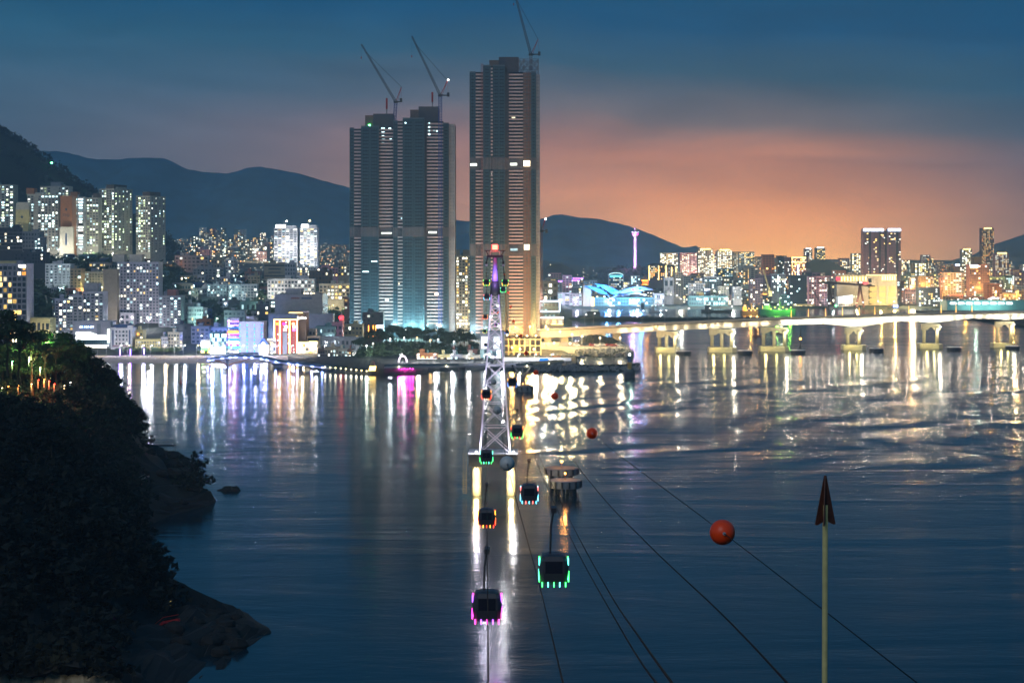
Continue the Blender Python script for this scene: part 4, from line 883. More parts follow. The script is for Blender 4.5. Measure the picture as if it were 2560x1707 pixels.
rope('thick cable crossing the water beside the red marker balls', [W(1690, 1720, 24), W(1600, 1595, 36), W(1520, 1475, 60), W(1440, 1330, 105), W(1380, 1210, 170), W(1340, 1120, 240), W(1310, 1040, 320), W(1275, 860, 450), W(1258, 655, CY)], .022)
rope('twisted cable running toward the lower corner of the water', [W(1990, 1730, 22), W(1800, 1530, 34), W(1620, 1360, 58), W(1500, 1235, 92), W(1420, 1130, 140), W(1350, 1020, 230), W(1310, 920, 330), W(1280, 800, 430), W(1256, 648, CY)], .017)
RB = [(1806, 1330), (1480, 1083), (1387, 990), (1340, 931), (1315, 883), (1302, 840), (1284, 803), (1277, 767), (1271, 732), (1261, 686)]
RP = [W(p[0], p[1], 48+62*i) for i, p in enumerate(RB)]
rope('thin cable strung with red marker balls', [W(2330, 1735, 26)]+RP+[W(1256, 660, 680)], .011)
WBp = [(1268, 1158), (1243, 1025), (1234, 955), (1229, 902)]; WP = [W(p[0], p[1], 81+62*i) for i, p in enumerate(WBp)]
rope('thin cable strung with white marker balls', [W(1430, 1800, 14), W(1340, 1430, 46)]+WP+[W(1228, 790, 420), W(1230, 655, CY)], .011)
ORD = ['biggest', 'second', 'third', 'fourth', 'fifth', 'sixth', 'seventh', 'eighth', 'ninth', 'last']
def ball(p, m, label, group, nxt):
    rt = thing('marker_ball', label, 'marker ball', p, 0, group); mb = MB()
    mb.lathe([(.02, -.35)]+[(.35*math.cos(R(a)), .35*math.sin(R(a))) for a in range(-78, 79, 12)]+[(.02, .35)], 24); o = mb.build('shell', m, rt, True)
    d_ = (Vector(nxt)-Vector(p)).normalized(); o.rotation_euler = d_.to_track_quat('Z', 'Y').to_euler()
    mb = MB(); mb.beam(-d_*.40, -d_*.33, .045, n=8); mb.beam(d_*.33, d_*.40, .045, n=8); mb.build('clamp', M['metal'], rt)
    mb = MB(); mb.lathe([(.352, -.012), (.356, 0), (.352, .012)], 24); o2 = mb.build('seam_flange', m, rt); o2.rotation_euler = (R(90), 0, 0)
for i, p in enumerate(RP): ball(p, M['buoy_red_lit'], ('biggest red marker ball on the thin cable' if i == 0 else f'{ORD[i]} red marker ball along the cable from the viewing terrace'), 'red marker balls', RP[i-1] if i else RP[1])
for i, p in enumerate(WP): ball(p, M['buoy_white'], f'{["biggest", "second", "third", "smallest"][i]} white marker ball in front of the lattice tower', 'white marker balls', WP[i-1] if i else WP[1])
def led(name, c): return emi('led_'+name, c, 6, False)
LED = {'aqua': [led('green', (.05, 1, .15)), led('red', (1, .05, .02))], 'green': [led('green', (.05, 1, .15)), led('aqua', (.1, .9, .7))], 'magenta': [led('magenta', (1, .04, .5)), led('violet', (.4, .08, 1))], 'red': [led('red', (1, .05, .02)), led('amber', (1, .4, .03))], 'cyan': [led('cyan', (.1, .7, 1)), led('rose', (1, .12, .1))], 'blue': [led('azure', (.05, .25, 1)), led('amber', (1, .4, .03))], 'yellow': [led('yellow', (1, .6, .05)), led('green', (.05, 1, .15))]}
CABG = mat('cabin_glass', (.02, .022, .035), .12, var=0, spec=.6); CABB = mat('cabin_body', (.05, .05, .06), .4, var=.1)
def cabin(p, ropeP, tone, label):
    """p: middle of the cabin body; ropeP: height of the cable above it"""
    rt = thing('cable_car_cabin', label, 'cable car', p, 0, 'cabins on the cable')
    mb = MB(); prof = [(.78, -1.05), (.98, -.85), (1.08, -.1), (1.02, .7), (.86, 1.0), (.5, 1.12)]
    vs = []
    for w_, z in prof:
        for sx, sy in ((-1, -.72), (-.72, -1), (.72, -1), (1, -.72), (1, .72), (.72, 1), (-.72, 1), (-1, .72)): vs.append((sx*w_, sy*w_, z))
    fs_ = [(k*8+i, k*8+(i+1) % 8, k*8+8+(i+1) % 8, k*8+8+i) for k in range(5) for i in range(8)]+[tuple(range(8))[::-1], tuple(range(40, 48))]
    mb.add(vs, fs_); mb.build('body', CABB, rt)
    for sx, sy, rz_ in ((0, -1.06, 0), (0, 1.06, 0), (-1.06, 0, R(90)), (1.06, 0, R(90))): ub('window', CABG, rt, sx, sy, .25, 1.25, .06, .85).rotation_euler = (0, 0, rz_)
    top = ropeP-1.1
    mb = MB(); mb.beam((-.25, 0, 1.0), (-.2, 0, 1.1+top*.6), .07, n=6); mb.beam((-.2, 0, 1.1+top*.6), (0, 0, ropeP), .07, n=6); mb.build('hanger', M['dark_metal'], rt)
    mb = MB(); mb.box(-.2, .2, -.7, .7, ropeP-.05, ropeP+.3); mb.build('grip', M['dark_metal'], rt)
    A, B_ = LED[tone]
    for i in range(5): ub('light_strip', A if i % 2 == 0 else B_, rt, -.85+i*.425, -.98, -1.0, .07, .07, .34)
    for sx in (-1.07, 1.07):
        for sy in (-.72, 0.1): ub('light_strip', A if sy < 0 else B_, rt, sx, sy, -.45, .07, .07, .8); ub('light_strip', B_ if sy < 0 else A, rt, sx*.98, sy, .62, .07, .07, .5)
for (px, py, Y, rp, tone, lb_) in [(1218, 1512, 126, 3.9, 'magenta', 'cable car cabin edged with magenta and violet lights'), (1217, 1292, 213, 3.9, 'red', 'cable car cabin edged with red lights below the tower piles'), (1216, 1140, 290, 3.9, 'green', 'cable car cabin edged with green lights in front of the tower deck'),
        (1216, 985, 384, 3.9, 'red', 'cable car cabin with red lights hanging inside the lattice'), (1217, 742, 620, 3.6, 'cyan', 'cable car cabin with cyan lights beside the tower collar'), (1216, 706, 590, 3.2, 'yellow', 'cable car cabin with yellow lights nearest the tower head'),
        (1213, 792, 820, 3.6, 'red', 'cable car cabin with red lights behind the lattice'), (1212, 828, 960, 3.6, 'yellow', 'cable car cabin with yellow lights before the station'), (1214, 862, 1100, 3.6, 'blue', 'cable car cabin with blue lights entering the station'),
        (1384, 1420, 126, 4.2, 'green', 'cable car cabin edged with bright green lights over open water'), (1323, 1232, 210, 3.8, 'cyan', 'cable car cabin edged with cyan and rose lights beside the dolphins'), (1293, 1078, 300, 3.6, 'aqua', 'cable car cabin with green and red lights between tower deck and dolphins'),
        (1281, 955, 392, 3.6, 'blue', 'cable car cabin with azure lights beside the lattice'), (1263, 706, 600, 3.4, 'yellow', 'cable car cabin with yellow green lights past the tower head'), (1258, 724, 690, 3.4, 'green', 'cable car cabin with green lights following past the tower head'),
        (1267, 830, 960, 3.6, 'blue', 'cable car cabin with blue lights in front of the orange frame'), (1240, 778, 860, 3.6, 'red', 'cable car cabin with red lights seen through the lattice'), (1242, 812, 960, 3.6, 'magenta', 'cable car cabin with magenta lights seen through the lattice')]:
    cabin(W(px, py, Y), rp, tone, lb_)
# ---- arrow headed pole at the terrace
ap = W(2063, 1707, 10); rt = thing('arrow_pole', 'ochre pole topped by a brown folded arrow head', 'pole', (ap.x, 10, 69.6)); PO = mat('pole_ochre', (.42, .36, .14), .6, var=.25, scale=6)
zt_ = W(0, 1262, 10).z-69.6
mb = MB(); mb.beam((-.012, 0, 0), (0, 0, zt_), .0185, .0155, 12); mb.build('shaft', PO, rt, True)
AH = mat('arrow_brown', (.07, .022, .012), .6, var=.4, scale=20)
zs = W(0, 1188, 10).z-69.6; zl = W(0, 1310, 10).z-69.6
for a_ in (0, 1, 2, 3):
    mb = MB(); an = R(18+a_*90 if a_ % 2 == 0 else -18+a_*90); c, s = math.cos(an), math.sin(an); th = .0035
    pts_ = [(.006, zs), (.066, zl), (.052, zl-.004), (.006, zl+.02)]
    mb.add([(c*x-s*e*th, s*x+c*e*th, z) for e in (-1, 1) for x, z in pts_], [(0, 1, 2, 3), (7, 6, 5, 4), (0, 4, 5, 1), (1, 5, 6, 2), (2, 6, 7, 3), (3, 7, 4, 0)]); mb.build('arrow_vane', AH, rt)
# ================================================================ harbour bridge
BPX = [1340, 1660, 2515, 2760]; BYV = [1400, 1378, 1412, 1424]
bY = lambda px: interp(BPX, BYV, px)
DT = ([1340, 1430, 1530, 1660, 1800, 1940, 2140, 2330, 2560, 2760], [823, 820, 815, 808, 801, 795, 788, 783, 778, 775])
DB = ([1340, 1430, 1530, 1663, 1808, 1940, 1960, 2060, 2110, 2142, 2180, 2240, 2300, 2331, 2370, 2430, 2480, 2520, 2580, 2760], [846, 842, 834, 827, 821, 815, 813, 810, 815, 822, 813, 803, 804, 808, 803, 796, 797, 801, 796, 793])
bt = lambda px: interp(*DT, px); bb2 = lambda px: interp(*DB, px)
BCON = mat('bridge_concrete', (.46, .42, .29), .8, var=.15); BGIR = mat('bridge_girder', (.55, .52, .44), .7, var=.1)
br = thing('harbour_bridge', 'long concrete girder bridge crossing the harbour with lit girders', 'bridge', (0, 0, 0))
cuts = [1340, 1380, 1430, 1528, 1663, 1808, 1940, 2040, 2142, 2240, 2331, 2430, 2520, 2640, 2760]
BW = 20.0
for a, b_ in zip(cuts, cuts[1:]):
    g_, d_, p_, q_ = MB(), MB(), MB(), MB(); n_ = max(2, int((b_-a)/12)); S_ = [a+(b_-a)*i/n_ for i in range(n_+1)]
    def strip(mb, ytop, ybot, f0, f1):
        vs = []
        for px in S_:
            Y = bY(px); x = (px-1280)*Y/F; t0, t1_ = ytop(px, Y), ybot(px, Y)
            vs += [(x, Y+f0, t1_), (x, Y+f1, t1_), (x, Y+f1, t0), (x, Y+f0, t0)]
        fs_ = [(i*4+j, i*4+(j+1) % 4, i*4+4+(j+1) % 4, i*4+4+j) for i in range(n_) for j in range(4)]+[(0, 3, 2, 1), tuple(n_*4+j for j in range(4))]
        mb.add(vs, fs_)
    zt_ = lambda px, Y: W(px, bt(px), Y).z; zb_ = lambda px, Y: W(px, bb2(px), Y).z
    strip(g_, lambda p, Y: zt_(p, Y)-1.6, zb_, 2.5, BW-2.5); g_.build('girder', BGIR, br)
    strip(d_, lambda p, Y: zt_(p, Y)-1.0, lambda p, Y: zt_(p, Y)-1.6, .8, BW-.8); d_.build('deck_slab', M['dark_wall'], br)
    for f0 in (0, BW-.85): mb = MB(); strip(mb, zt_, lambda p, Y: zt_(p, Y)-1.05, f0, f0+.85); mb.build('parapet', M['cream'], br)
    rl = MB()
    for px in S_[::1]:
        Y = bY(px); x = (px-1280)*Y/F; rl.box(x-.1, x+.1, Y+.1, Y+.3, zt_(px, Y), zt_(px, Y)+.9)
    tag(rl.build('railing_posts', M['metal'], br), kind='stuff')
def pier(cols, foot, ytop, yfoot, ywater, arch=True):
    Y = YW(ywater); k = Y/F; pc = (foot[0]+foot[1])/2; bx = (pc-1280)*k
    pr_ = put('pier', None, br, (bx, Y, 0)); X = lambda p: (p-pc)*k; zt_ = H-(ytop-YH)*k; zf = H-(yfoot-YH)*k
    # columns stand one behind the other, turned to the bridge line
    for i, c in enumerate(cols):
        yy = 3+6.5*(len(cols)-1-i); mb = MB(); mb.lathe([(1.4, zf-.2), (1.4, zt_-2.5), (1.8, zt_)], 14, X(c), yy); mb.build('column', BCON, pr_, True)
    mb = MB(); x0, x1 = X(cols[0])-2.2, X(cols[-1])+2.2; y0, y1 = 3+6.5*(len(cols)-1), 3
    pts_ = [(x0, zt_+2.5), (x1, zt_+2.5), (x1, zt_-2.4)]+[(X(cols[-1])-2-(X(cols[-1])-X(cols[0])-4)*i/6, zt_-2.4+2.4*math.sin(math.pi*i/6)) for i in range(7)]+[(x0, zt_-2.4)]
    n_ = len(pts_); f = lambda x: y0+(y1-y0)*(x-x0)/(x1-x0)
    mb.add([(x, f(x)-1.6, z) for x, z in pts_]+[(x, f(x)+1.6, z) for x, z in pts_], [tuple(range(n_)), tuple(range(n_, 2*n_))[::-1]]+[(i, i+n_, (i+1) % n_+n_, (i+1) % n_) for i in range(n_)]); mb.build('crosshead', BCON, pr_)
    mb = MB(); fx0, fx1 = X(foot[0]), X(foot[1]); mb.add([(fx0, 1, -2), (fx1-4, -1.5, -2), (fx1, 2, -2), (fx1, 12, -2), (fx0+4, 20, -2), (fx0, 12, -2)]+[(x, y, zf) for x, y, _ in [(fx0, 1, 0), (fx1-4, -1.5, 0), (fx1, 2, 0), (fx1, 12, 0), (fx0+4, 20, 0), (fx0, 12, 0)]], [(5, 4, 3, 2, 1, 0), (6, 7, 8, 9, 10, 11)]+[(i, (i+1) % 6, 6+(i+1) % 6, 6+i) for i in range(6)]); mb.build('footing', BCON, pr_)
    ub('pier_lamp', LAMPW, pr_, X(cols[-1])+2.4, 1, zt_+.3, .5, .5, .5)
    plight(pr_, (X(cols[-1])+.8, -3.5, zt_-3), (1, .9, .66), 3000, .3); plight(pr_, (X(cols[0])-1, -4, zt_*.4), (1, .8, .3), 1000, .3); plight(pr_, ((fx0+fx1)/2, -7, zf+2.5), (.95, .9, .3), 420, .3)
for a in (((1653, 1669, 1688), (1640, 1700), 838, 869, 882), ((1786, 1808, 1830), (1773, 1843), 832, 869, 881), ((1916, 1940, 1963), (1902, 1975), 827, 867, 879), ((2125, 2150), (2109, 2167), 828, 863, 875), ((2317, 2345), (2301, 2359), 818, 860, 872), ((2502, 2530), (2485, 2543), 812, 858, 869)): pier(*a)
for px, yb, wd in ((1412, 868, 16), (1370, 880, 10)):
    Y = bY(px); x = (px-1280)*Y/F; mb = MB(); mb.box(x-3, x+3, Y+6, Y+12, 2, W(px, bb2(px), Y).z+.2); mb.build('land_pier', BCON, br)
px = 1528; Y = bY(px)
for e in (-7, 5): mb = MB(); x = (px-1280)*Y/F+e; mb.box(x-3.2, x+3.2, Y+4, Y+14, -2, W(px, bb2(px), Y).z+.2); mb.build('land_pier', BCON, br)
glp = [1553, 1564, 1584, 1593, 1615, 1627, 1650, 1661, 1690, 1717, 1752, 1764, 1783, 1795, 1816, 1827, 1860, 1880, 1891, 1909, 1919]
glp += [1962+16*i for i in range(20)]+[2284+13*i for i in range(8)]+[2400, 2425, 2450, 2475, 2495, 2515, 2540, 2560, 2585]
for px in glp:
    Y = bY(px); z = (W(px, bt(px), Y).z-1.6+W(px, bb2(px), Y).z)/2
    big = px > 1950; ub('girder_lamp', M['dark_metal'], br, (px-1280)*Y/F, Y+.5, z-.9, .4, .4, .3); plight(br, ((px-1280)*Y/F, Y+(1.15 if not big else .7), z-.2), (1, .82, .55) if not big else (1, .92, .74), 190 if not big else 520, .2)
for px, py in ((1640, 817), (2059, 805), (2255, 797)): Y = bY(px); ub('navigation_lamp', LAMPO, br, (px-1280)*Y/F, Y+1.8, W(px, py, Y).z, 1.0, .5, 1.0)
# street lamps on the bridge
def street_lamp(label, p, hgt, col, lampm, power, group=None, arm=1.2, name='street_lamp', lit=True, hs=1):
    rt = thing(name, label, 'lamp', p, 0, group); mb = MB(); mb.beam((0, 0, -.6), (0, 0, hgt), .14, .09, 6); mb.build('pole', M['metal'], rt)
    mb = MB(); mb.beam((0, 0, hgt), (arm, 0, hgt+.25), .07, n=5); mb.build('arm', M['metal'], rt); ub('lamp_head', lampm, rt, arm, 0, hgt+.15, .75*hs, .5*hs, .32*hs)
    if lit: plight(rt, (arm, -.1, hgt-.5), col, power, .3)
    return rt
GB = 'street lamps along the bridge'
blp = [1462, 1483, 1545, 1605, 1662, 1718, 1772, 1826, 1880, 1942, 1985, 2027, 2069, 2111, 2154, 2192, 2232, 2310, 2350, 2392, 2428, 2468, 2505, 2545]
for i, px in enumerate(blp):
    Y = bY(px)+BW-1.5 if i % 2 else bY(px)+1.2
    street_lamp('white street lamp on a tall pole along the harbour bridge', Vector(((px-1280)*Y/F, Y, W(px, bt(px), bY(px)).z-1.3)), 11.5, (1, .95, .82), LAMPW, 130, GB, lit=True)
TR = emi('lit_bollard', (1, .5, .1), 2.5)
for i, px in enumerate((1978, 2021, 2064, 2106, 2148, 2187, 2272, 2353, 2390, 2430)):
    Y = bY(px)+1.0; rt = thing('light_column', 'slim amber light column on the bridge parapet', 'lamp', ((px-1280)*Y/F, Y, W(px, bt(px), bY(px)).z), 0, 'amber light columns on the bridge'); mb = MB(); mb.beam((0, 0, -.4), (0, 0, 6.5), .4, .12, 6); mb.build('glowing_shaft', TR, rt); ub('cap', M['metal'], rt, 0, 0, 6.6, .4, .4, .3)
for px, w_, m, tx in ((2223, 10, M['yellow_wall'], ''), (2239, 13, SBS, '부산'), (2082, 16, M['metal'], '')):
    Y = bY(px)+8; rt = thing('road_sign', {10: 'pale overhead road sign beside the blue one on the bridge', 13: 'blue lit overhead road sign on the bridge', 16: 'grey overhead sign frame with a green signal on the bridge'}[w_], 'road sign', ((px-1280)*Y/F, Y, W(px, bt(px), bY(px)).z-1.4)); k = Y/F
    for s in (-1, 1): mb = MB(); mb.beam((s*w_*k/2*1.2, 0, 0), (s*w_*k/2*1.2, 0, 8.5), .18, n=6); mb.build('post', M['metal'], rt)
    ub('board', m, rt, 0, -.1, 7.6, w_*k, .25, 3); 
    if tx: text(tx, 2.2, SW, rt, (0, -.3, 7.5))
    if w_ == 16: ub('signal_lamp', LAMPG, rt, 2.5, -.4, 9.5, .9, .5, .9)
# pier fenders
for i, (px, yw) in enumerate(((1709, 886), (1863, 885), (1995, 884), (2191, 879), (2385, 876), (2531, 873))):
    Y = YW(yw); rt = thing('pier_fender', 'low round dark fender island with pale rim beside a bridge pier', 'fender', ((px-1280)*Y/F, Y, 0), 0, 'fender islands at the bridge piers'); mb = MB(); mb.lathe([(5.3, -2), (5.4, .3), (5.4, 2.3), (5.2, 2.5)], 20); mb.build('drum', M['dark_wall'], rt); mb = MB(); mb.lathe([(5.7, 2.45), (5.7, 2.9), (5.3, 3.0)], 20); mb.build('rim', M['white_wall'], rt)
    for q in range(12): a = q*math.pi/6; ub('tyre', M['roof_dark'], rt, 5.5*math.cos(a), 5.5*math.sin(a), 1.2, .5, .9, 1.2).rotation_euler = (0, 0, a)
    mb = MB(); mb.beam((0, 0, 2.9), (0, 0, 4.2), .15, n=6); mb.build('marker_post', M['metal'], rt)
# ================================================================ buoys and beacons in the water
def beacon(name, label, px, py, sz, m, lampm=None, lamp=None):
    Y = YW(py); rt = thing(name, label, 'beacon', ((px-1280)*Y/F, Y, 0)); mb = MB(); mb.lathe([(sz*.5, -.5), (sz*.55, .3), (sz*.4, .5), (sz*.16, sz*.9), (sz*.12, sz*2.2)], 10); mb.build('body', m, rt); mb = MB(); mb.lathe([(sz*.2, sz*2.2), (sz*.2, sz*2.5), (.02, sz*2.7)], 8); mb.build('top_mark', lampm or m, rt)
    if lamp: plight(rt, (0, 0, sz*3), lamp, 600, .3)
beacon('light_buoy', 'amber lit buoy before the bridge piers', 2001, 872, 3.4, M['dark_metal'], LAMPO, (1, .45, .1)); beacon('light_buoy', 'small dark buoy beyond the bridge piers', 2001.5, 842, 3, M['dark_metal'])
beacon('channel_buoy', 'red cone buoy floating in the bay', 452, 958, 1.7, M['red_paint'])
Y = YW(944); rt = thing('lighthouse', 'dark breakwater light beacon with a greenish white lamp', 'lighthouse', ((1574-1280)*Y/F, Y, 0)); k = Y/F
mb = MB(); mb.lathe([(3.2, -2), (3.2, 3.6), (2.6, 5.2), (1.6, 5.3)], 14); mb.build('base', M['dark_wall'], rt); mb = MB(); mb.lathe([(1.35, 5.2), (1.35, 9.6)], 12); mb.build('lower_shaft', mat('ochre_paint', (.35, .2, .05), .6), rt); mb = MB(); mb.lathe([(1.35, 9.6), (1.25, 13)], 12); mb.build('upper_shaft', M['roof_blue'], rt); mb = MB(); mb.lathe([(2.1, 13), (2.1, 13.5)], 12); mb.build('gallery', M['dark_metal'], rt); ub('lamp', LAMPW, rt, 0, 0, 14.3, .9, .9, 1); mb = MB(); mb.lathe([(1.0, 14.9), (.1, 15.8)], 8); mb.build('lamp_roof', M['dark_metal'], rt); plight(rt, (0, -2.4, 14.2), (.6, 1, .85), 900, .3)
p = W(577, 1226, YW(1226)); rt = MB()
def boulder(name, label, p, s, m, cat='rock', group=None, seed=0, squash=.6):
    r_ = random.Random(seed); mb = MB(); n1, n2 = 10, 7; prof = []
    vs = []; 
    for k in range(n2):
        th = math.pi*k/(n2-1)
        for i in range(n1):
            a = 2*math.pi*i/n1; q = 1+.32*fnoise(math.cos(a)*math.sin(th)*1.3+seed, math.sin(a)*math.sin(th)*1.3, 1.2)+.14*(r_.random()-.5); vs.append((s*q*math.sin(th)*math.cos(a), s*q*math.sin(th)*math.sin(a)*.8, s*q*squash*math.cos(th)))
    mb.add(vs, [(k*n1+i, k*n1+(i+1) % n1, (k+1)*n1+(i+1) % n1, (k+1)*n1+i) for k in range(n2-1) for i in range(n1)]); o = mb.build(name, m, loc=p); return tag(o, label, cat, group) if label else o
boulder('sea_rock', 'low black rock awash in the bay', p+Vector((0, 0, -.2)), 3.4, M['rock'], seed=4, squash=.5); boulder('sea_rock', 'small black rock joined to the low one in the bay', p+Vector((-2.8, .4, -.3)), 1.8, M['rock'], seed=9, squash=.5)
# ring sculpture in the bay
Y = YW(938); rt = thing('ring_sculpture', 'dark double ring sculpture standing in the shallow bay', 'sculpture', ((511-1280)*Y/F, Y, 0))
def ring(mb, r_, tr_, cz_, n=24):
    for i in range(n):
        a0, a1 = 2*math.pi*i/n, 2*math.pi*(i+1)/n; mb.beam((r_*math.cos(a0), 0, cz_+r_*math.sin(a0)), (r_*math.cos(a1), 0, cz_+r_*math.sin(a1)), tr_, n=6)
mb = MB(); ring(mb, 3.0, .28, 3.6); mb.build('outer_ring', M['roof_blue'], rt); mb = MB(); ring(mb, 1.7, .26, 2.1); mb.build('inner_ring', M['roof_blue'], rt)
for s in (-1, 1): mb = MB(); mb.lathe([(.3, 5.9), (.7, 6.4), (.3, 7)], 8, s*2.3, 0); mb.build('finial', M['roof_blue'], rt)
# floating pier by the beach
Y = YW(917); rt = thing('floating_pier', 'small dark floating pier with posts off the beach', 'pier', ((445-1280)*Y/F, Y, 0)); ub('deck', M['dark_wall'], rt, 0, 0, 1.3, 12, 3, .35)
for i in range(7): mb = MB(); mb.beam((-5.5+i*1.8, 0, -1), (-5.5+i*1.8, 0, 1.3), .2, n=6); mb.build('post', M['dark_wall'], rt)
ub('shed', M['grey_wall'], rt, 2.5, 0, 2.3, 2.2, 1.8, 1.7)
# ================================================================ sea walk bridges
def walkway(name, label, pts, w_, th, m, piers, lampm, nl, lc, lp, rail=True):
    rt = thing(name, label, 'footbridge', (0, 0, 0)); P_ = []
    for i in range(len(pts)-1):
        p0, p1, p2, p3 = pts[max(0, i-1)], pts[i], pts[i+1], pts[min(len(pts)-1, i+2)]
        for s in range(6): t_ = s/6; P_.append(.5*((2*p1)+(-p0+p2)*t_+(2*p0-5*p1+4*p2-p3)*t_*t_+(-p0+3*p1-3*p2+p3)*t_**3))
    P_.append(pts[-1]); nr = [];
    for i, p in enumerate(P_):
        d_ = P_[min(i+1, len(P_)-1)]-P_[max(0, i-1)]; d_.z = 0; d_.normalize(); nr.append(Vector((-d_.y, d_.x, 0)))
    def strip(o0, o1, z0, z1):
        mb = MB(); vs = []
        for p, n_ in zip(P_, nr): vs += [p+n_*o0+Vector((0, 0, z0)), p+n_*o1+Vector((0, 0, z0)), p+n_*o1+Vector((0, 0, z1)), p+n_*o0+Vector((0, 0, z1))]
        k = len(P_); mb.add(vs, [(i*4+j, i*4+(j+1) % 4, i*4+4+(j+1) % 4, i*4+4+j) for i in range(k-1) for j in range(4)]+[(0, 3, 2, 1), tuple((k-1)*4+j for j in range(4))]); return mb
    strip(-w_/2, w_/2, -th, 0).build('deck', m, rt)
    for s in (-1, 1): strip(s*w_/2-.05, s*w_/2+.05, 1.0, 1.1).build('handrail', M['metal'], rt); strip(s*w_/2-.02, s*w_/2+.02, .02, .98).build('rail_panel', M['glass_teal'], rt)
    for k in range(nl):
        p = P_[int((k+.5)/nl*(len(P_)-1))]; n_ = nr[int((k+.5)/nl*(len(P_)-1))]; s = -1 if (p-n_).y < p.y else 1; q = p-n_*w_/2*(1 if (p-n_*1).y < p.y else -1)
        ub('deck_lamp', lampm, rt, q.x, q.y-.15, q.z-.2, .6, .3, .4); plight(rt, (q.x, q.y-.8, q.z-.6), lc, lp, .25)
    for (px, Y, r0, zt__) in piers: x = (px-1280)*Y/F; mb = MB(); mb.lathe([(r0, -2), (r0, zt__-1.5), (r0*1.7, zt__)], 10, x, Y); mb.build('pier', M['stone'], rt)
    return rt
sw1 = walkway('sea_walk', 'white lit footbridge arching over the shore with brown struts', [W(522, 900, 1196), W(560, 894, 1186), W(600, 891, 1178), W(650, 894, 1168), W(695, 903, 1158), W(760, 911, 1142), W(830, 919, 1122)], 4, .9, M['white_wall'], [(568, 1186, .9, W(0, 898, 1186).z), (695, 1158, 3.2, W(0, 907, 1158).z), (752, 1143, 1.2, W(0, 914, 1143).z)], emi('lamp_blue', (.3, .42, 1), 14), 14, (.25, .35, 1), 520)
for a, b_ in (((568, 912), (530, 897)), ((572, 912), (625, 896)), ((700, 912), (655, 897))): Y = 1180; mb = MB(); mb.beam(W(*a, Y), W(*b_, Y), .6, .35, 6); mb.build('strut', M['orange_wall'], sw1)
sw2 = walkway('sea_walk', 'dark footbridge curving out from the rocks on a forked pier', [W(965, 915, 1085), W(1050, 914, 1075), W(1155, 913, 1057), W(1230, 913, 1012), W(1310, 913, 957), W(1342, 909, 985), W(1400, 903, 1105)], 4.5, 1.2, M['grey_wall'], [(1155, 1057, 1.6, W(0, 918, 1057).z), (1222, 1018, 1.4, W(0, 918, 1018).z)], LAMPY, 5, (1, .9, .6), 120)
x0 = (1306-1280)*954/F; zt_ = W(0, 918, 957).z
for a, b_ in (((x0, 954, zt_-5.5), (x0-4.5, 954, zt_)), ((x0, 954, zt_-5.5), (x0+4.5, 954, zt_)), ((x0, 954, zt_-5.5), (x0, 958, zt_))): mb = MB(); mb.beam(a, b_, .5, .5, 6); mb.build('pier_fork', M['stone'], sw2)
mb = MB(); mb.lathe([(1.3, 3), (1.3, zt_-5.2)], 10, x0, 954); mb.build('pier', M['stone'], sw2)
p = W(1311, 978, 954); rt = thing('mooring_dolphin', 'octagonal concrete island in the sea under the forked pier', 'dolphin', (p.x, 954, 0)); mb = MB(); mb.lathe([(4.8, -2), (5.0, .6), (5.0, 2.9), (4.4, 3.4)], 8); mb.build('cap', M['stone'], rt); ub('lamp', LAMPO, rt, -.9, -4, 4.5, .5, .5, .5); mb = MB(); mb.beam((-.9, -4, 2.9), (-.9, -4, 4.4), .1, n=6); mb.build('lamp_post', M['orange_wall'], rt)
for i in range(10): a = i*2*math.pi/10; ub('fender', M['dark_metal'], rt, 5.05*math.cos(a), 5.05*math.sin(a), 1.8, .5, .5, 2.0).rotation_euler = (0, 0, a)
# glowing arch gate and shell on the rocks
rt = thing('arch_gate', 'white glowing arch gate on the sea walk', 'gate', W(1007, 909, 1150)); mb = MB()
for i in range(12):
    a0, a1 = math.pi*i/12, math.pi*(i+1)/12; mb.beam((2.7*math.cos(a0), 0, 1+4.2*math.sin(a0)), (2.7*math.cos(a1), 0, 1+4.2*math.sin(a1)), .35, n=6)
mb.build('glowing_hoop', emi('hoop', (1, .75, .95), 4, True), rt); ub('footing', M['concrete'], rt, 0, 0, .4, 6, 1, .8)
rt = thing('rock_lantern', 'yellow lit glass block on the dark rocks', 'lantern', W(930, 927, 1092)); mb = MB(); mb.prism([(-2, 0), (2, 0), (2.6, 3), (-1.4, 3)], -1, 1); mb.build('glowing_block', SYL, rt); mb = MB(); mb.lathe([(1.6, 3), (1.2, 5.5), (.4, 6.4)], 8, .4, 0); mb.build('pale_rock', M['rock_pale'], rt)
for i in range(6):
    p = W(997+i*7, 921+(i % 2)*1.5, 1098); rt = thing('rock_spotlight', 'small magenta spotlight colouring the rocks', 'lamp', p, 0, 'magenta spotlights on the rocks'); ub('housing', M['dark_metal'], rt, 0, .2, 0, .5, .4, .4); ub('lens', emi('lens_magenta', (1, .03, .45), 30), rt, 0, -.05, 0, .4, .1, .3); plight(rt, (0, -.9, 1.0), (1, .03, .5), 500, .2)
for i in range(9):
    p = W(812+i*13, 922+i*1.3, 1112-i*3); street_lamp('short path lamp on the dark rocks below the restaurants', p, 1.2, (1, .95, .7), LAMPY, 90, 'path lamps on the rocks', .2, 'path_lamp')
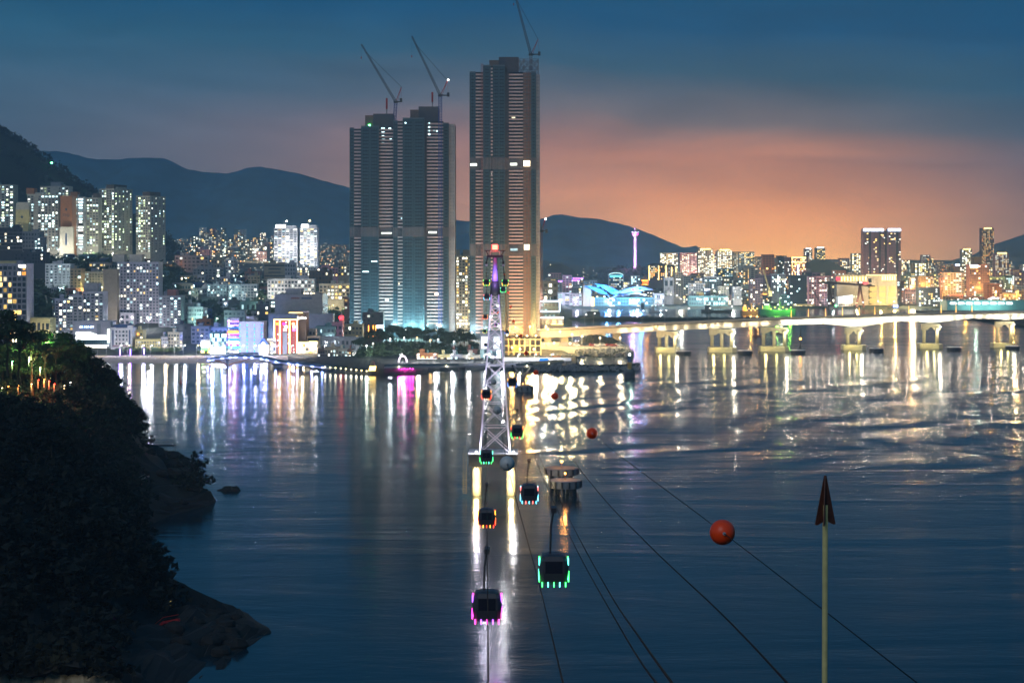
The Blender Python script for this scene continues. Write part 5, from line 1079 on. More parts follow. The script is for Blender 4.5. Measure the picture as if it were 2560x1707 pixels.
# breakwater blocks: four armed concrete pieces
def tetrapod_mesh():
    mb = MB()
    for d_ in (Vector((0, 0, 1)), Vector((.94, 0, -.33)), Vector((-.47, .82, -.33)), Vector((-.47, -.82, -.33))): mb.beam((0, 0, 0), d_*1.6, .62, .42, 7)
    return mb.mesh('tetrapod', M['stone'])
tm = tetrapod_mesh(); 
for i in range(230):
    u = rnd.random(); px = 1335+265*u; v = rnd.random(); yb = interp([1335, 1420, 1500, 1560, 1602], [1112, 1112, 1114, 1122, 1134], px); hgt = interp([1335, 1440, 1500, 1600], [4.0, 4.2, 2.6, 1.4], px)
    Y = yb+v*10; o = put('tetrapod', tm, None, ((px-1280)*Y/F, Y, -.3+hgt*v*.9+.5*rnd.random())); o.rotation_euler = (rnd.random()*6, rnd.random()*6, rnd.random()*6); s = .8+.4*rnd.random(); o.scale = (s, s, s); tag(o, 'four armed concrete block in the breakwater heap', 'tetrapod', 'breakwater blocks')
for i in range(70):
    u = rnd.random(); px = 1440+140*u; v = rnd.random(); Y = 1280+20*v; o = put('tetrapod', tm, None, ((px-1280)*Y/F, Y, .3+4.4*v)); o.scale = (1.4, 1.4, 1.4); o.rotation_euler = (rnd.random()*6, rnd.random()*6, rnd.random()*6); tag(o, 'four armed concrete block before the lit quay wall', 'tetrapod', 'quay wall blocks')
# quay with pale wall under the bridge, jetty mole behind it
mb = MB(); x0 = (1340-1280)*1250/F; mb.box(x0, (1577-1280)*1300/F, 1302, 1380, -3, W(0, 868, 1302).z); tag(mb.build('quay', M['cream']), kind='structure')
mb = MB(); vs = []
for i in range(36):
    px = 1436+i*4.2
    for Y, z in ((1276, -1.5), (1284, 1.2), (1292, 3.2), (1301, 4.8)): vs.append(((px-1280)*Y/F+rnd.random(), Y+rnd.random()*2-1, z+1.5*(rnd.random()-.5)))
mb.add(vs, [(i*4+j, i*4+j+1, i*4+5+j, i*4+4+j) for i in range(35) for j in range(3)]); tag(mb.build('revetment', M['rock_bank']), kind='structure')
mb = MB(); mb.box((1258-1280)*1170/F, (1450-1280)*1170/F, 1172, 1252, -3, W(0, 905, 1172).z); tag(mb.build('lower_quay', M['concrete']), kind='structure')
rt = thing('hoarding', 'long white lit site hoarding along the promenade by the towers', 'fence', W(1350, 906, 1168))
for i in range(24): ub('panel', M['white_wall'], rt, -24.6+i*1.95, 0, 1.7, 1.9, .12, 3.2)
ub('banner', SBS, rt, 2.6, -.15, 1.7, 6, .12, 2.2)
mb = MB(); vs = []
for i in range(34):
    px = 1440+i*4.0; h_ = 12*math.sin(math.pi*min(1, (i/33)**.7))**.6
    for j, (Y, z) in enumerate(((1332, 1), (1337, .35*h_), (1343, .7*h_), (1352, h_), (1366, .8*h_), (1380, .5))): vs.append(((px-1280)*Y/F, Y, z+1.2+(1.4*(rnd.random()-.5) if h_ > 1 else 0)))
mb.add(vs, [(i*6+j, i*6+j+1, i*6+7+j, i*6+6+j) for i in range(33) for j in range(5)]); tag(mb.build('rock_bank', M['rock_bank']), kind='structure')
mb = MB(); mb.box((1405-1280)*2010/F, (2010-1280)*2010/F, 2010, 2045, -3, 2.2); tag(mb.build('mole', M['rock']), kind='structure')
forest('mole_scrub', [Vector(((1420+rnd.random()*560-1280)*2020/F, 2015+rnd.random()*20, 2)) for _ in range(90)], 2.2, M['foliage'], 'dark scrub along the harbour mole', 12)

def van(label, p, rz, m, group):
    rt = thing('parked_van', label, 'van', p, rz, group); mb = MB(); mb.prism([(-2.3, .45), (2.4, .45), (2.5, 1.1), (1.7, 1.25), (1.2, 2.05), (-2.3, 2.1)], -.9, .9); mb.build('body', M[m], rt); ub('windscreen', GD, rt, 1.5, 0, 1.62, .1, 1.5, .6).rotation_euler = (0, R(-30), 0)
    for sx in (-1.5, 1.55):
        for sy in (-.9, .9): mb = MB(); mb.beam((sx, sy-.1, .36), (sx, sy+.1, .36), .36, n=10); mb.build('wheel', M['roof_dark'], rt)
    for sy in (-.9, .9): ub('side_window', GD, rt, -.3, sy*1.01, 1.6, 2.6, .05, .55)
rv = random.Random(8)
for i in range(14):
    px = 1345+i*9+rv.random()*4; Y = 1185+rv.random()*50; van('parked van on the lit quay below the bridge', Vector(((px-1280)*Y/F, Y, W(0, 905, 1172).z)), rv.random()*.5, rv.choice(['white_wall', 'dark_wall', 'lavender', 'yellow_wall']), 'vans parked on the quay')
for i in range(10):
    px = 1440+i*13+rv.random()*5; Y = 1306+rv.random()*22; van('parked van on the upper quay beside the bridge foot', Vector(((px-1280)*Y/F, Y, W(0, 868, 1302).z)), rv.random()*.5, rv.choice(['white_wall', 'dark_wall', 'lavender', 'red_wall']), 'vans parked on the upper quay')
p = W(1391, 886, 1200); rt = thing('container', 'orange freight container on the quay', 'container', Vector((p.x, 1200, W(0, 905, 1172).z))); ub('box', mat('container_orange', (.6, .2, .03), .6), rt, 0, 0, 1.4, 6, 2.4, 2.7)
for i in range(9): ub('rib', mat('container_orange', (.6, .2, .03), .6), rt, -2.7+i*.67, -1.24, 1.4, .12, .1, 2.5)
# ================================================================ harbour front and city across the water
FARK = dict(single=False)
def far(label, a, b_, tp, bs, Y, wall, rows, cols, lit=.35, tone='m', group=None, **kw):
    kw.setdefault('depth', 20); kw.setdefault('roof', False)
    return block(kw.pop('name', 'city_block'), label, 'building', a, b_, tp, bs, Y, M[wall], rows, cols, lit, tone, group=group, single=False, **kw)
far('grey windowless store with three lit slots beside the tallest tower', 1346, 1394, 704, 800, 1500, 'grey_wall', 6, 4, .12, 'w')
r, T, wf, h, d = far('glass pavilion with a white light frame below the grey store', 1350, 1399, 753, 800, 1470, 'glass_teal', 3, 5, .4, 'c')
for a_, b_, c_, e_ in ((0, h, wf, .8), (0, h*.45, wf, .6)): ub('light_frame', SWB, r, 0, -.4, b_, c_, .5, e_)
for s in (-1, 1): ub('light_frame', SWB, r, s*wf/2, -.4, h*.72, .7, .5, h*.55)
r, T, wf, h, d = far('bridge toll building with bright roof edge lights', 1346, 1409, 794, 835, 1440, 'beige', 2, 4, .5, 'm'); ub('roof_light', SW, r, 0, -.4, h, wf, .6, .8)
for z in (.25, .6): ub('light_frame', SYL, r, wf*.24, -.5, h*z, wf*.46, .4, .5)
for (lb_, a, b_, tp, bs, Y, wl, rw, cl_, lt, tn) in [
    ('white lit office beside the purple lit hotel', 1374, 1411, 701, 745, 2540, 'white_wall', 8, 6, .5, 'w'), ('purple lit hotel across the harbour', 1415, 1449, 699, 745, 2560, 'lavender', 8, 6, .5, 'd'), ('tan slab behind the purple lit hotel', 1432, 1458, 694, 735, 2640, 'tan_wall', 7, 4, .15, 'm'),
    ('white gridded office on the quay', 1424, 1455, 735, 774, 2475, 'white_wall', 7, 4, .3, 'c'), ('low white warehouse with glowing ground floor', 1392, 1426, 733, 772, 2470, 'lavender', 6, 2, .5, 'w'), ('white block behind the market wing roofs', 1475, 1493, 702, 735, 2600, 'white_wall', 5, 3, .1, 'm'),
    ('small amber roofed block behind the market', 1458, 1477, 703, 722, 2620, 'beige', 3, 4, .5, 'y'), ('white office beside the rounded blue tower', 1578, 1600, 690, 722, 2610, 'white_wall', 6, 5, .3, 'c'), ('small white block with a tan door', 1559, 1574, 705, 724, 2600, 'white_wall', 3, 3, .3, 'm'),
    ('brown gold outlined hotel below the far apartments', 1623, 1666, 664, 700, 2900, 'brown', 8, 9, .45, 'y'), ('dark block beside the gold outlined hotel', 1666, 1690, 668, 700, 2900, 'mauve', 7, 5, .3, 'm'), ('white tower with a dark letter on its side', 1660, 1684, 695, 745, 2530, 'white_wall', 2, 2, .1, 'c'),
    ('beige tower with a column of small windows beside the lettered tower', 1683, 1708, 682, 746, 2540, 'beige', 14, 4, .15, 'm'), ('pale concrete department block with glowing white sign', 1750, 1800, 692, 725, 2750, 'grey_wall', 2, 3, .0, 'w'), ('blue grey block with many lit floors', 1796, 1832, 672, 720, 2700, 'teal_wall', 10, 7, .4, 'w'),
    ('cream tower with dark window bands', 1876, 1896, 669, 715, 2720, 'cream', 9, 2, .1, 'm'), ('red brown tower with dark window bands', 1907, 1936, 637, 700, 2900, 'brick', 10, 4, .1, 'y'), ('dark glass tower with a few lit rooms', 1944, 1960, 640, 700, 2850, 'dark_wall', 16, 4, .1, 'w'),
    ('grey punched window tower beside the dark glass tower', 1958, 1978, 644, 705, 2850, 'mauve', 14, 7, .15, 'w'), ('glowing orange office tower with a bright crown', 1979, 2015, 644, 705, 3000, 'pink', 16, 10, .6, 'y'), ('mauve slab tower near the dockyard', 1893, 1930, 688, 730, 2580, 'mauve', 8, 8, .06, 'm'),
    ('white office with dotted windows near the dockyard', 1930, 1964, 686, 734, 2570, 'white_wall', 10, 8, .3, 'd'), ('black office tower at the dockyard', 1976, 2016, 689, 760, 2500, 'dark_wall', 12, 8, .04, 'c'), ('black tower with lit columns behind the office tower', 2010, 2030, 681, 745, 2560, 'dark_wall', 14, 6, .4, 'm'),
    ('plain grey beige slab near the gantry crane', 2030, 2052, 683, 745, 2600, 'mauve', 10, 2, .05, 'm'), ('pale green white block by the inner quay', 1796, 1822, 717, 746, 2500, 'cream', 6, 4, .15, 'm'), ('white dotted block by the inner quay', 1833, 1854, 718, 746, 2495, 'white_wall', 7, 6, .1, 'c'),
    ('white hotel with stepped roof across the harbour', 2362, 2411, 682, 752, 2620, 'white_wall', 13, 7, .3, 'w'), ('grey slab tower with lit sign across the harbour', 2424, 2473, 662, 752, 2600, 'mauve', 15, 9, .15, 'y'), ('white block with a bare stair tower', 2296, 2332, 692, 735, 2640, 'tan_wall', 9, 6, .35, 'm'),
    ('black apartment with rows of lit rooms at the quay', 2297, 2350, 720, 778, 2470, 'dark_wall', 10, 9, .45, 'w'), ('pale building with sloping roof at the quay', 2096, 2132, 742, 775, 2465, 'white_wall', 4, 6, .2, 'm'), ('low white waterfront hall under a lamp mast', 1632, 1660, 735, 772, 2480, 'lavender', 3, 6, .5, 'c'),
    ('long dark fish warehouse with lit ground floor', 1722, 1820, 741, 776, 2475, 'teal_wall', 3, 16, .35, 'c'), ('low yellow lit dock office', 1988, 2036, 762, 776, 2470, 'yellow_wall', 2, 8, .6, 'm'), ('low brick block behind the pale building', 2035, 2062, 728, 770, 2520, 'brick', 6, 6, .2, 'w'),
    ('small yellow shop by the inner quay', 1743, 1760, 732, 750, 2500, 'yellow_wall', 2, 4, .7, 'y'), ('blue shop with white roof sign by the inner quay', 1760, 1776, 722, 750, 2500, 'roof_blue', 4, 4, .3, 'c')]:
    r, T, wf, h, d = far(lb_, a, b_, tp, bs, Y, wl, rw, cl_, lt, tn)
    if 'glowing white sign' in lb_: sign(r, T, wf*.8, h*.6, wf*.3, h*.45, SW)
    if 'lettered' not in lb_ and 'dark letter' in lb_: text('P', 6.5, DKL, r, (0, -.4, h*.45)); 
    if 'bright crown' in lb_: sign(r, T, wf*.5, h, wf*1.0, 1.6, SYL); sign(r, T, wf*.5, h*.82, wf*1.02, 1.2, SYL); sign(r, T, wf*.45, h*.45, 2.5, h*.5, SWB)
    if 'gold outlined' in lb_:
        for f in (.0, .55, .98): sign(r, T, wf*f, h*.5, 1.2, h, SYL)
        mb = MB(); mb.prism([(-wf*.55, h+.5), (wf*.55, h+.5), (wf*.3, h+4), (-wf*.3, h+4)], -.5, 20); mb.build('hipped_roof', M['roof_dark'], r)
    if 'lit sign' in lb_: sign(r, T, wf*.22, h-1.5, wf*.4, 3, SW); sign(r, T, wf*.22, h-4.5, wf*.4, 1.5, SYL); ub('roof_house', M['dark_wall'], r, -2, 10, h+6, wf*.42, 14, 12)
    if 'stepped roof' in lb_: sign(r, T, wf*.65, h+12, wf*.22, 2.2, SWB); ub('roof_house', M['dark_wall'], r, wf*.12, 10, h+6, wf*.3, 14, 12)
    if 'purple lit' in lb_: sign(r, T, wf*.5, h*.95, wf, 1.2, SP); sign(r, T, wf*.06, h*.5, 1, h, SP)
    if 'sloping roof' in lb_: mb = MB(); mb.prism([(-wf/2, h*.55), (wf/2, h*.55), (wf/2, h+3), (-wf/2, h)], -.6, -.1); mb.build('lit_gable', emi('gable_white', (1, .98, .9), 1.6, True), r)
    if 'blue shop' in lb_: sign(r, T, wf*.5, h-1, wf*.8, 2.2, SW)
# far apartments
for i, (a, b_, tp, bs, Y, rw, cl_) in enumerate([(1651, 1695, 633, 695, 3300, 22, 9), (1700, 1742, 633, 695, 3320, 22, 9), (1745, 1782, 624, 705, 3400, 28, 8), (1794, 1830, 626, 705, 3420, 28, 8), (1782, 1793, 636, 700, 3500, 24, 3), (1831, 1845, 630, 690, 3500, 20, 3), (1848, 1886, 630, 664, 4400, 14, 9), (2012, 2031, 622, 662, 4500, 16, 5), (2039, 2063, 620, 662, 4500, 16, 6), (2405, 2430, 624, 715, 3900, 30, 6), (2488, 2522, 634, 730, 3500, 30, 8), (2283, 2320, 658, 705, 3400, 14, 8), (2130, 2157, 634, 700, 3700, 20, 5), (2100, 2128, 646, 700, 3800, 16, 6)]):
    r, T, wf, h, d = far('distant apartment tower speckled with warm lights under the orange sky', a, b_, tp, bs, Y, ['cream', 'pink', 'tan_wall'][i % 3], rw, cl_, .6, 'm', 'distant apartment towers across the harbour', name='apartment_tower')
    if i in (2, 3, 7, 8, 9, 10): sign(r, T, wf*.5, h+1, wf*.7, 2.2, SYL if i not in (7, 8) else SW)
r, T, wf, h, d = far('slender skyscraper with golden lit floors before the far mountain', 2454, 2485, 571, 705, 4200, 'mauve', 44, 9, .55, 'y', name='skyscraper'); sign(r, T, wf*.5, h, wf*.6, 3, SYL)
r, T, wf, h, d = far('wide dark twin towered apartment with a blazing white crown', 2158, 2252, 578, 700, 2900, 'mauve', 34, 22, .12, 'm', name='skyscraper', x_gap=(4, 5, 13, 14), ww=.8, wh=.45, dark=M['brown'])
for f0, f1 in ((0, .54), (.66, 1)): ub('crown_wall', M['mauve'], r, -wf/2+wf*(f0+f1)/2, 8, h+2, wf*(f1-f0), 16, 4); ub('crown_light', SWB, r, -wf/2+wf*(f0+f1)/2, -.5, h+2.2, wf*(f1-f0), .6, 4.5)
for f in (.18, .44, .6, .9): ub('dark_bay', M['dark_wall'], r, -wf/2+wf*f, -.4, h*.5, wf*.055, .8, h)
# department store
r, T, wf, h, d = far('big cream department store with gold lit front facing the harbour', 2092, 2243, 688, 778, 2500, 'cream', 0, 0)
for i in range(3):
    for k in range(4): ub('facade_panel', M['yellow_wall'], r, wf*(.1+i*.155), -.4, h*(.12+k*.17), wf*.12, .5, h*.14)
for i in range(9): ub('roof_lamp', SYL, r, -wf/2+wf*(.08+i*.05), -.5, h*.9, wf*.018, .5, h*.12)
for i in range(6): ub('roof_lamp', SYL, r, -wf/2+wf*(.76+i*.04), -.5, h*.92, wf*.02, .5, h*.12)
ub('cornice_light', SYL, r, wf*.24, -.4, h+.4, wf*.5, .5, .8); sign(r, T, wf*.43, h*.78, wf*.17, h*.05, SR); sign(r, T, wf*.03, h*.9, wf*.08, h*.08, SR); 
for i in range(5): ub('window', EWM, r, -wf/2+wf*(.12+.055*i), -.3, h*.4, wf*.025, .3, h*.06)
for k in range(6): ub('stair_glass', M['glass_dark'], r, wf*.13-wf*.08, -.3, h*(.08+k*.155), wf*.05, .3, h*.11)
ub('shop_front', emi('shop_warm', (1, .6, .15), 2.5, True), r, wf*.22, -.4, h*.03, wf*.5, .5, h*.05)
# rounded blue tower
r, T, wf, h, d = far('blue office tower in a white rounded frame behind the market', 1522, 1558, 686, 730, 2650, 'glass_teal', 8, 7, .5, 'w')
for s in (-1, 1): ub('frame_post', M['white_wall'], r, s*wf*.5, -.8, h*.48, 1.6, 1.6, h*.96)
mb = MB()
for i in range(8):
    a0, a1 = math.pi*i/8, math.pi*(i+1)/8; mb.beam((wf*.5*math.cos(a0), -.8, h*.94+4*math.sin(a0)), (wf*.5*math.cos(a1), -.8, h*.94+4*math.sin(a1)), .9, n=4)
mb.build('frame_arch', emi('frame_glow', (.6, .95, 1), 1.5), r); sign(r, T, wf*.5, h*.9, wf*.85, 2.5, SCY)
# market hall with wing roofs
r, T, wf, h, d = far('fish market hall with blue lit wing shaped roofs on the quay', 1482, 1634, 745, 778, 2462, 'teal_wall', 4, 22, .25, 'm', name='market_hall', depth=40); k = 2462/F
ub('side_tower', M['tan_wall'], r, -wf/2-8, 6, 16, 12, 14, 42); sign(r, T, -8, 24, 3.5, 9, SB); ub('lit_corner', SYL, r, -wf/2-.4, -.5, 8, 4.5, .6, 24)
ub('ground_floor_light', emi('market_glow', (.95, .97, .8), 2.6, True), r, 0, -.6, 5.2, wf*.98, .6, 3.2); ub('stall_light', SYL, r, -wf*.1, -.7, 1.4, wf*.6, .6, 1.6)
BLW = mat('wing_blue', (.05, .18, .42), .4); 
def wing(pts, thick, dep, m):
    mb = MB(); n_ = len(pts); top = [((a-1558)*k, (778-b_)*k) for a, b_ in pts]
    poly = top+[(x, z-thick*(1-abs(2*i/(n_-1)-1))-.6) for i, (x, z) in reversed(list(enumerate(top)))]
    mb.prism(poly, -3, dep); return mb.build('wing_roof', m, r)
wing([(1460, 715), (1480, 717), (1500, 722), (1516, 731), (1526, 745)], 6, 30, BLW); wing([(1488, 709), (1510, 712), (1530, 719), (1547, 729), (1560, 738)], 9, 25, BLW); wing([(1528, 744), (1545, 733), (1565, 721), (1590, 716), (1615, 718), (1632, 724)], 10, 30, mat('wing_grey', (.2, .22, .32), .4)); wing([(1529, 745), (1550, 736), (1580, 729), (1600, 732), (1613, 739)], 2.5, 20, M['white_wall'])
for px, py, m in ((1582, 724, SM), (1530, 726, SB), (1508, 720, SCY), (1600, 722, SBS), (1540, 728, SCY), (1612, 737, SWB), (1527, 746, SW), (1518, 737, SBS), (1495, 716, SCY)): ub('roof_light', m, r, (px-1558)*k, -3.6, (778-py)*k, 3.6, .6, 1.6)
for px, py in ((1515, 722), (1580, 735), (1600, 727), (1490, 721), (1545, 735)): plight(r, ((px-1558)*k, -14, (778-py)*k+2), (.1, .4, 1), 26000, .8)
# observation tower
Y = 3150; b0 = W(1588, 694, Y); rt = thing('observation_tower', 'slim white and lilac floodlit observation tower with flared lookout', 'tower', b0); k = Y/F
TG = emi('tower_floodlit', (1, .8, 1), 1.0); TM = mat('tower_white', (.75, .68, .78), .6)
mb = MB(); hh = (694-592)*k; mb.lathe([(5.2, -4), (4.0, 2), (2.9, 6), (2.7, hh)], 14); mb.build('shaft', TM, rt, True)
mb = MB(); mb.lathe([(2.9, hh), (4.6, hh+2), (5.6, hh+7), (6.2, hh+8)], 14); mb.build('lookout', TM, rt); mb = MB(); mb.lathe([(6.9, hh+8), (6.6, hh+9.2), (3.2, hh+11), (2.2, hh+13), (2.4, hh+14), (.4, hh+18)], 14); mb.build('lookout_roof', TM, rt)
for i in range(8): a = i*math.pi/4+.2; ub('lookout_window', SM, rt, 5.3*math.cos(a), 5.3*math.sin(a), hh+4.8, .5, 2.2, 2.2).rotation_euler = (0, 0, a)
for i in range(8): a = i*math.pi/4; ub('eave_lamp', SWB, rt, 6.9*math.cos(a), 6.9*math.sin(a), hh+8.6, .6, 1.2, .6).rotation_euler = (0, 0, a)
for z in (4, hh*.33, hh*.66, hh): plight(rt, (-6, -16, z), (.95, .42, 1), 16000, .8)
rt = thing('pavilion', 'traditional pavilion with glowing orange eaves at the foot of the tower', 'pavilion', W(1614, 712, 3000)); kk = 3000/F
ub('hall', M['orange_wall'], rt, 0, 4, 4, 12, 8, 10); mb = MB(); mb.lathe([(11, 9), (7, 10.5), (2, 14.5), (.3, 16)], 4); mb.build('tiled_roof', M['roof_dark'], rt); ub('eave_light', SOR, rt, 0, -1, 7.5, 14, .6, 1.5); ub('stair_light', SOR, rt, 2, -4, 0, 18, .6, 1.3)
plight(rt, (0, -14, 8), (1, .35, .05), 20000, .6)
# gantry crane and dock cranes
Y = 2440; k = Y/F; rt = thing('gantry_crane', 'huge dark shipyard gantry crane on two forked legs', 'crane', ((2115-1280)*k, Y, 0)); X = lambda p: (p-2115)*k; Z = lambda p: H-(p-YH)*k; DK = mat('gantry_red', (.07, .02, .02), .7)
mb = MB(); mb.prism([(X(2045), Z(708)), (X(2187), Z(717)), (X(2187), Z(713.5)), (X(2150), Z(710)), (X(2060), Z(703)), (X(2045), Z(705))], -2, 2); mb.build('main_girder', DK, rt)
for a, b_ in ((2072, 2083), (2072, 2072), (2150, 2141), (2150, 2160)): mb = MB(); mb.beam((X(a), 0, Z(710)), (X(b_), 0, 2), 1.6, 1.6, 4); mb.build('leg', DK, rt)
for a in (2072, 2151): mb = MB(); mb.box(X(a)-3.5, X(a)+3.5, -3, 3, Z(710), Z(703)); mb.build('trolley_house', DK, rt)
sgn = ub('lit_sign', SW, rt, X(2151), -3.2, Z(706), 3.5, .3, 1.5)
for (bx, by, tx, ty, lb_, m, Yc) in ((1925, 730, 1908, 673, 'ochre dock crane jib rising over the inner quay', 'yellow_wall', 2460), (2060, 772, 2030, 722, 'dark dock crane leaning before the brick block', 'dark_metal', 2440), (1606, 762, 1617, 748, 'short derrick mast before the market hall', 'dark_metal', 2430)):
    rt = thing('dock_crane', lb_, 'crane', W(bx, by, Yc)); mb = MB(); e = W(tx, ty, Yc)-W(bx, by, Yc); lattice(mb, (0, 0, 0), e, 2.2, 1, 10, .3, .16); mb.build('jib', M[m], rt); ub('machine_house', M[m], rt, 0, 0, -2, 5, 4, 8)
# ships
def ship(label, px, pw, Lm, m, housem, lightm=None, lamp=None, hh=3.5, cranes=False):
    Y = YW(pw); rt = thing('ship', label, 'ship', ((px-1280)*Y/F, Y, 0)); L2 = Lm/2
    mb = MB(); st = [(-L2, .25), (-L2*.9, .9), (0, 1), (L2*.7, .9), (L2*.92, .45), (L2*1.08, .03)]; vs = []
    for x, w_ in st:
        b_ = Lm*.075; sheer = 1+.35*abs(x/L2)**2; vs += [(x, -b_*w_*.7, -.8), (x, b_*w_*.7, -.8), (x, b_*w_, hh*sheer), (x, -b_*w_, hh*sheer)]
    mb.add(vs, [(i*4+j, i*4+(j+1) % 4, i*4+4+(j+1) % 4, i*4+4+j) for i in range(5) for j in range(4)]+[(0, 3, 2, 1), (20, 21, 22, 23)]); mb.build('hull', M[m], rt)
    ub('deckhouse', M[housem], rt, -L2*.55, 0, hh+3, Lm*.2, Lm*.1, 6); ub('bridge_house', M[housem], rt, -L2*.52, 0, hh+7, Lm*.13, Lm*.08, 2.6); ub('bridge_window', EW, rt, -L2*.52, -Lm*.042, hh+7.2, Lm*.11, .2, 1)
    mb = MB(); mb.beam((L2*.2, 0, hh), (L2*.2, 0, hh+12), .3, n=6); mb.beam((L2*.2, 0, hh+3), (L2*.7, 0, hh+9), .22, n=6); mb.beam((-L2*.5, 0, hh+8), (-L2*.5, 0, hh+14), .2, n=6); mb.build('mast', M['metal'], rt)
    if lightm:
        for i in range(6): ub('deck_lamp', lightm, rt, -L2*.3+i*L2*.22, -Lm*.06, hh+1.5+2*(i % 2), 1, .5, .8)
        plight(rt, (0, -8, hh+5), lamp, 9000, .5); plight(rt, (L2*.7, -8, hh+4), lamp, 7000, .5)
    return rt
ship('green lit cargo ship moored at the dockyard', 1940, 787, 46, 'teal_wall', 'white_wall', emi('deck_green', (.3, 1, .05), 20), (.25, 1, .05), 6); ship('dredger glowing with orange work lights beside the green ship', 1874, 786, 24, 'dark_wall', 'yellow_wall', LAMPO, (1, .45, .06), 4)
ship('dark trawler moored beside the fish warehouse', 1790, 781, 40, 'dark_wall', 'dark_wall', None, None, 3); ship('long dark barge lying at the harbour mole', 1530, 800, 80, 'dark_wall', 'dark_wall', None, None, 4); ship('small dark launch under the bridge', 1898, 841, 12, 'brick', 'brick', None, None, 1); ship('small dark tender beyond the bridge', 1945, 834, 14, 'brick', 'brown', None, None, 1)
ship('white fishing boat by the market quay', 1640, 781, 18, 'white_wall', 'white_wall', None, None, 2)
# long green walled terminal at the far quay
r, T, wf, h, d = far('long dark green terminal with a row of white lights', 2368, 2600, 752, 783, 2360, 'teal_wall', 0, 0, depth=40)
mb = MB(); mb.box(-wf/2-6, wf/2, -14, 42, -4, -1.5); mb.build('apron', M['concrete'], r)
for i in range(8): ub('strip_lamp', SW, r, -wf/2+8+i*11, -.5, h*.8, 8, .5, 2.4)
for i in range(20): ub('window', EWM if i % 3 == 0 else GD, r, -wf/2+6+i*6, -.2, h+1.6, 2.4, .3, 1.2)
plight(r, (0, -22, 9), (.6, 1, .85), 22000, 1); plight(r, (-30, -22, 9), (.6, 1, .85), 22000, 1)
mb = MB(); x0 = (2440-1280)*2000/F; mb.box(x0, x0+300, 1700, 2300, -3, 2.5); tag(mb.build('far_quay', M['rock']), kind='structure')
# filling blocks: the ordinary town across the harbour
CN = {'white_wall': 'white', 'lavender': 'pale grey', 'tan_wall': 'tan', 'cream': 'cream', 'mauve': 'mauve', 'grey_wall': 'slate grey', 'brick': 'brick red', 'pink': 'pink', 'teal_wall': 'teal', 'roof_blue': 'dark blue'}
r_ = random.Random(21); cols_ = ['white_wall', 'lavender', 'tan_wall', 'cream', 'mauve', 'grey_wall', 'brick', 'pink', 'teal_wall']
FILL = [(1360, 1480, 2480, 2700, 26), (1640, 1860, 2480, 2760, 46), (1820, 2100, 2480, 2800, 46), (2230, 2560, 2480, 2800, 40), (1690, 1800, 2800, 3100, 14), (1860, 2160, 2850, 3300, 42), (2240, 2560, 2850, 3300, 42)]
for (a, b_, y0, y1, n_) in FILL:
    for _ in range(n_):
        px = a+(b_-a)*r_.random(); Y = y0+(y1-y0)*r_.random(); wm = 12+16*r_.random(); hm = (7+10*r_.random()) if r_.random() < .7 else 18+24*r_.random()
        z0 = gz(px, Y); pb_ = YH+(H-z0)*F/Y; pt_ = pb_-hm*F/Y; w_ = wm*F/Y
        wc = r_.choice(cols_); cn = CN[wc]; lo = hm < 18
        lbl = (f'low {cn} town house with lit windows in the crowded quarter behind the harbour' if lo else f'mid height {cn} town block with lit windows in the crowded quarter behind the harbour')
        rr2, T, wf, h, d = far(lbl, px, px+w_, pt_, pb_+1, Y, wc, max(2, int(hm/3.3)), max(2, int(wm/3.4)), .32, r_.choice('wmmdc'), f'low {cn} town houses behind the harbour' if lo else f'mid height {cn} town blocks behind the harbour', name='town_house' if hm < 18 else 'town_block', depth=10+8*r_.random())
        if r_.random() < .3: sign(rr2, T, wf*.5, h*(.2+.7*r_.random()), wf*.6, 1.3, r_.choice([SW, SW, SYL, SWB, SOR, SR, SCY]))
# far hillside quarter and the far plain: blocks and loose lights
for _ in range(110):
    px = 470+r_.random()*225; Y = 3300+2300*r_.random(); hm = 8+12*r_.random() if r_.random() < .7 else 26+22*r_.random(); wm = 10+14*r_.random(); z0 = gz(px, Y); pb_ = YH+(H-z0)*F/Y
    wc = r_.choice(cols_); cn = CN[wc]; far(f'far {cn} hillside house with specks of light beyond the woods', px, px+wm*F/Y, pb_-hm*F/Y, pb_+1, Y, wc, max(2, int(hm/3.2)), max(2, int(wm/4)), .35, r_.choice('mmwy'), f'far {cn} hillside houses beyond the woods', name='far_house', depth=12)
for _ in range(120):
    px = 1780+r_.random()*800; Y = 3400+1800*r_.random(); hm = 14+30*r_.random(); wm = 16+18*r_.random(); z0 = gz(px, Y); pb_ = YH+(H-z0)*F/Y
    wc = r_.choice(cols_); cn = CN[wc]; far(f'hazy far {cn} block speckled with amber lights under the orange sky', px, px+wm*F/Y, pb_-hm*F/Y, pb_+1, Y, wc, max(3, int(hm/3.4)), max(2, int(wm/4)), .45, r_.choice('myy'), f'hazy far {cn} blocks under the orange sky', name='far_block', depth=16)
def lights(name, label, n_, pr, yr, m, s0, s1, zs=(2, 8)):
    mb = MB()
    for _ in range(n_):
        px = pr[0]+(pr[1]-pr[0])*r_.random(); Y = yr[0]+(yr[1]-yr[0])*r_.random()**.8; z = gz(px, Y)+zs[0]+(zs[1]-zs[0])*r_.random(); s = s0+(s1-s0)*r_.random(); x = (px-1280)*Y/F; mb.box(x-s, x+s, Y-s, Y+s, z-s*.7, z+s*.7)
    tag(mb.build(name, m), label, None, None, 'stuff')
lights('far_lamps_warm', 'countless warm lamps of the far hillside quarter', 420, (430, 880), (2700, 5600), EWM, .5, 1.1); lights('far_lamps_orange', 'countless orange lamps of the far hillside quarter', 220, (430, 880), (2700, 5600), LAMPO, .3, .55); lights('far_lamps_white', 'countless white lamps of the far hillside quarter', 260, (430, 880), (2700, 5600), EW, .5, 1.0)
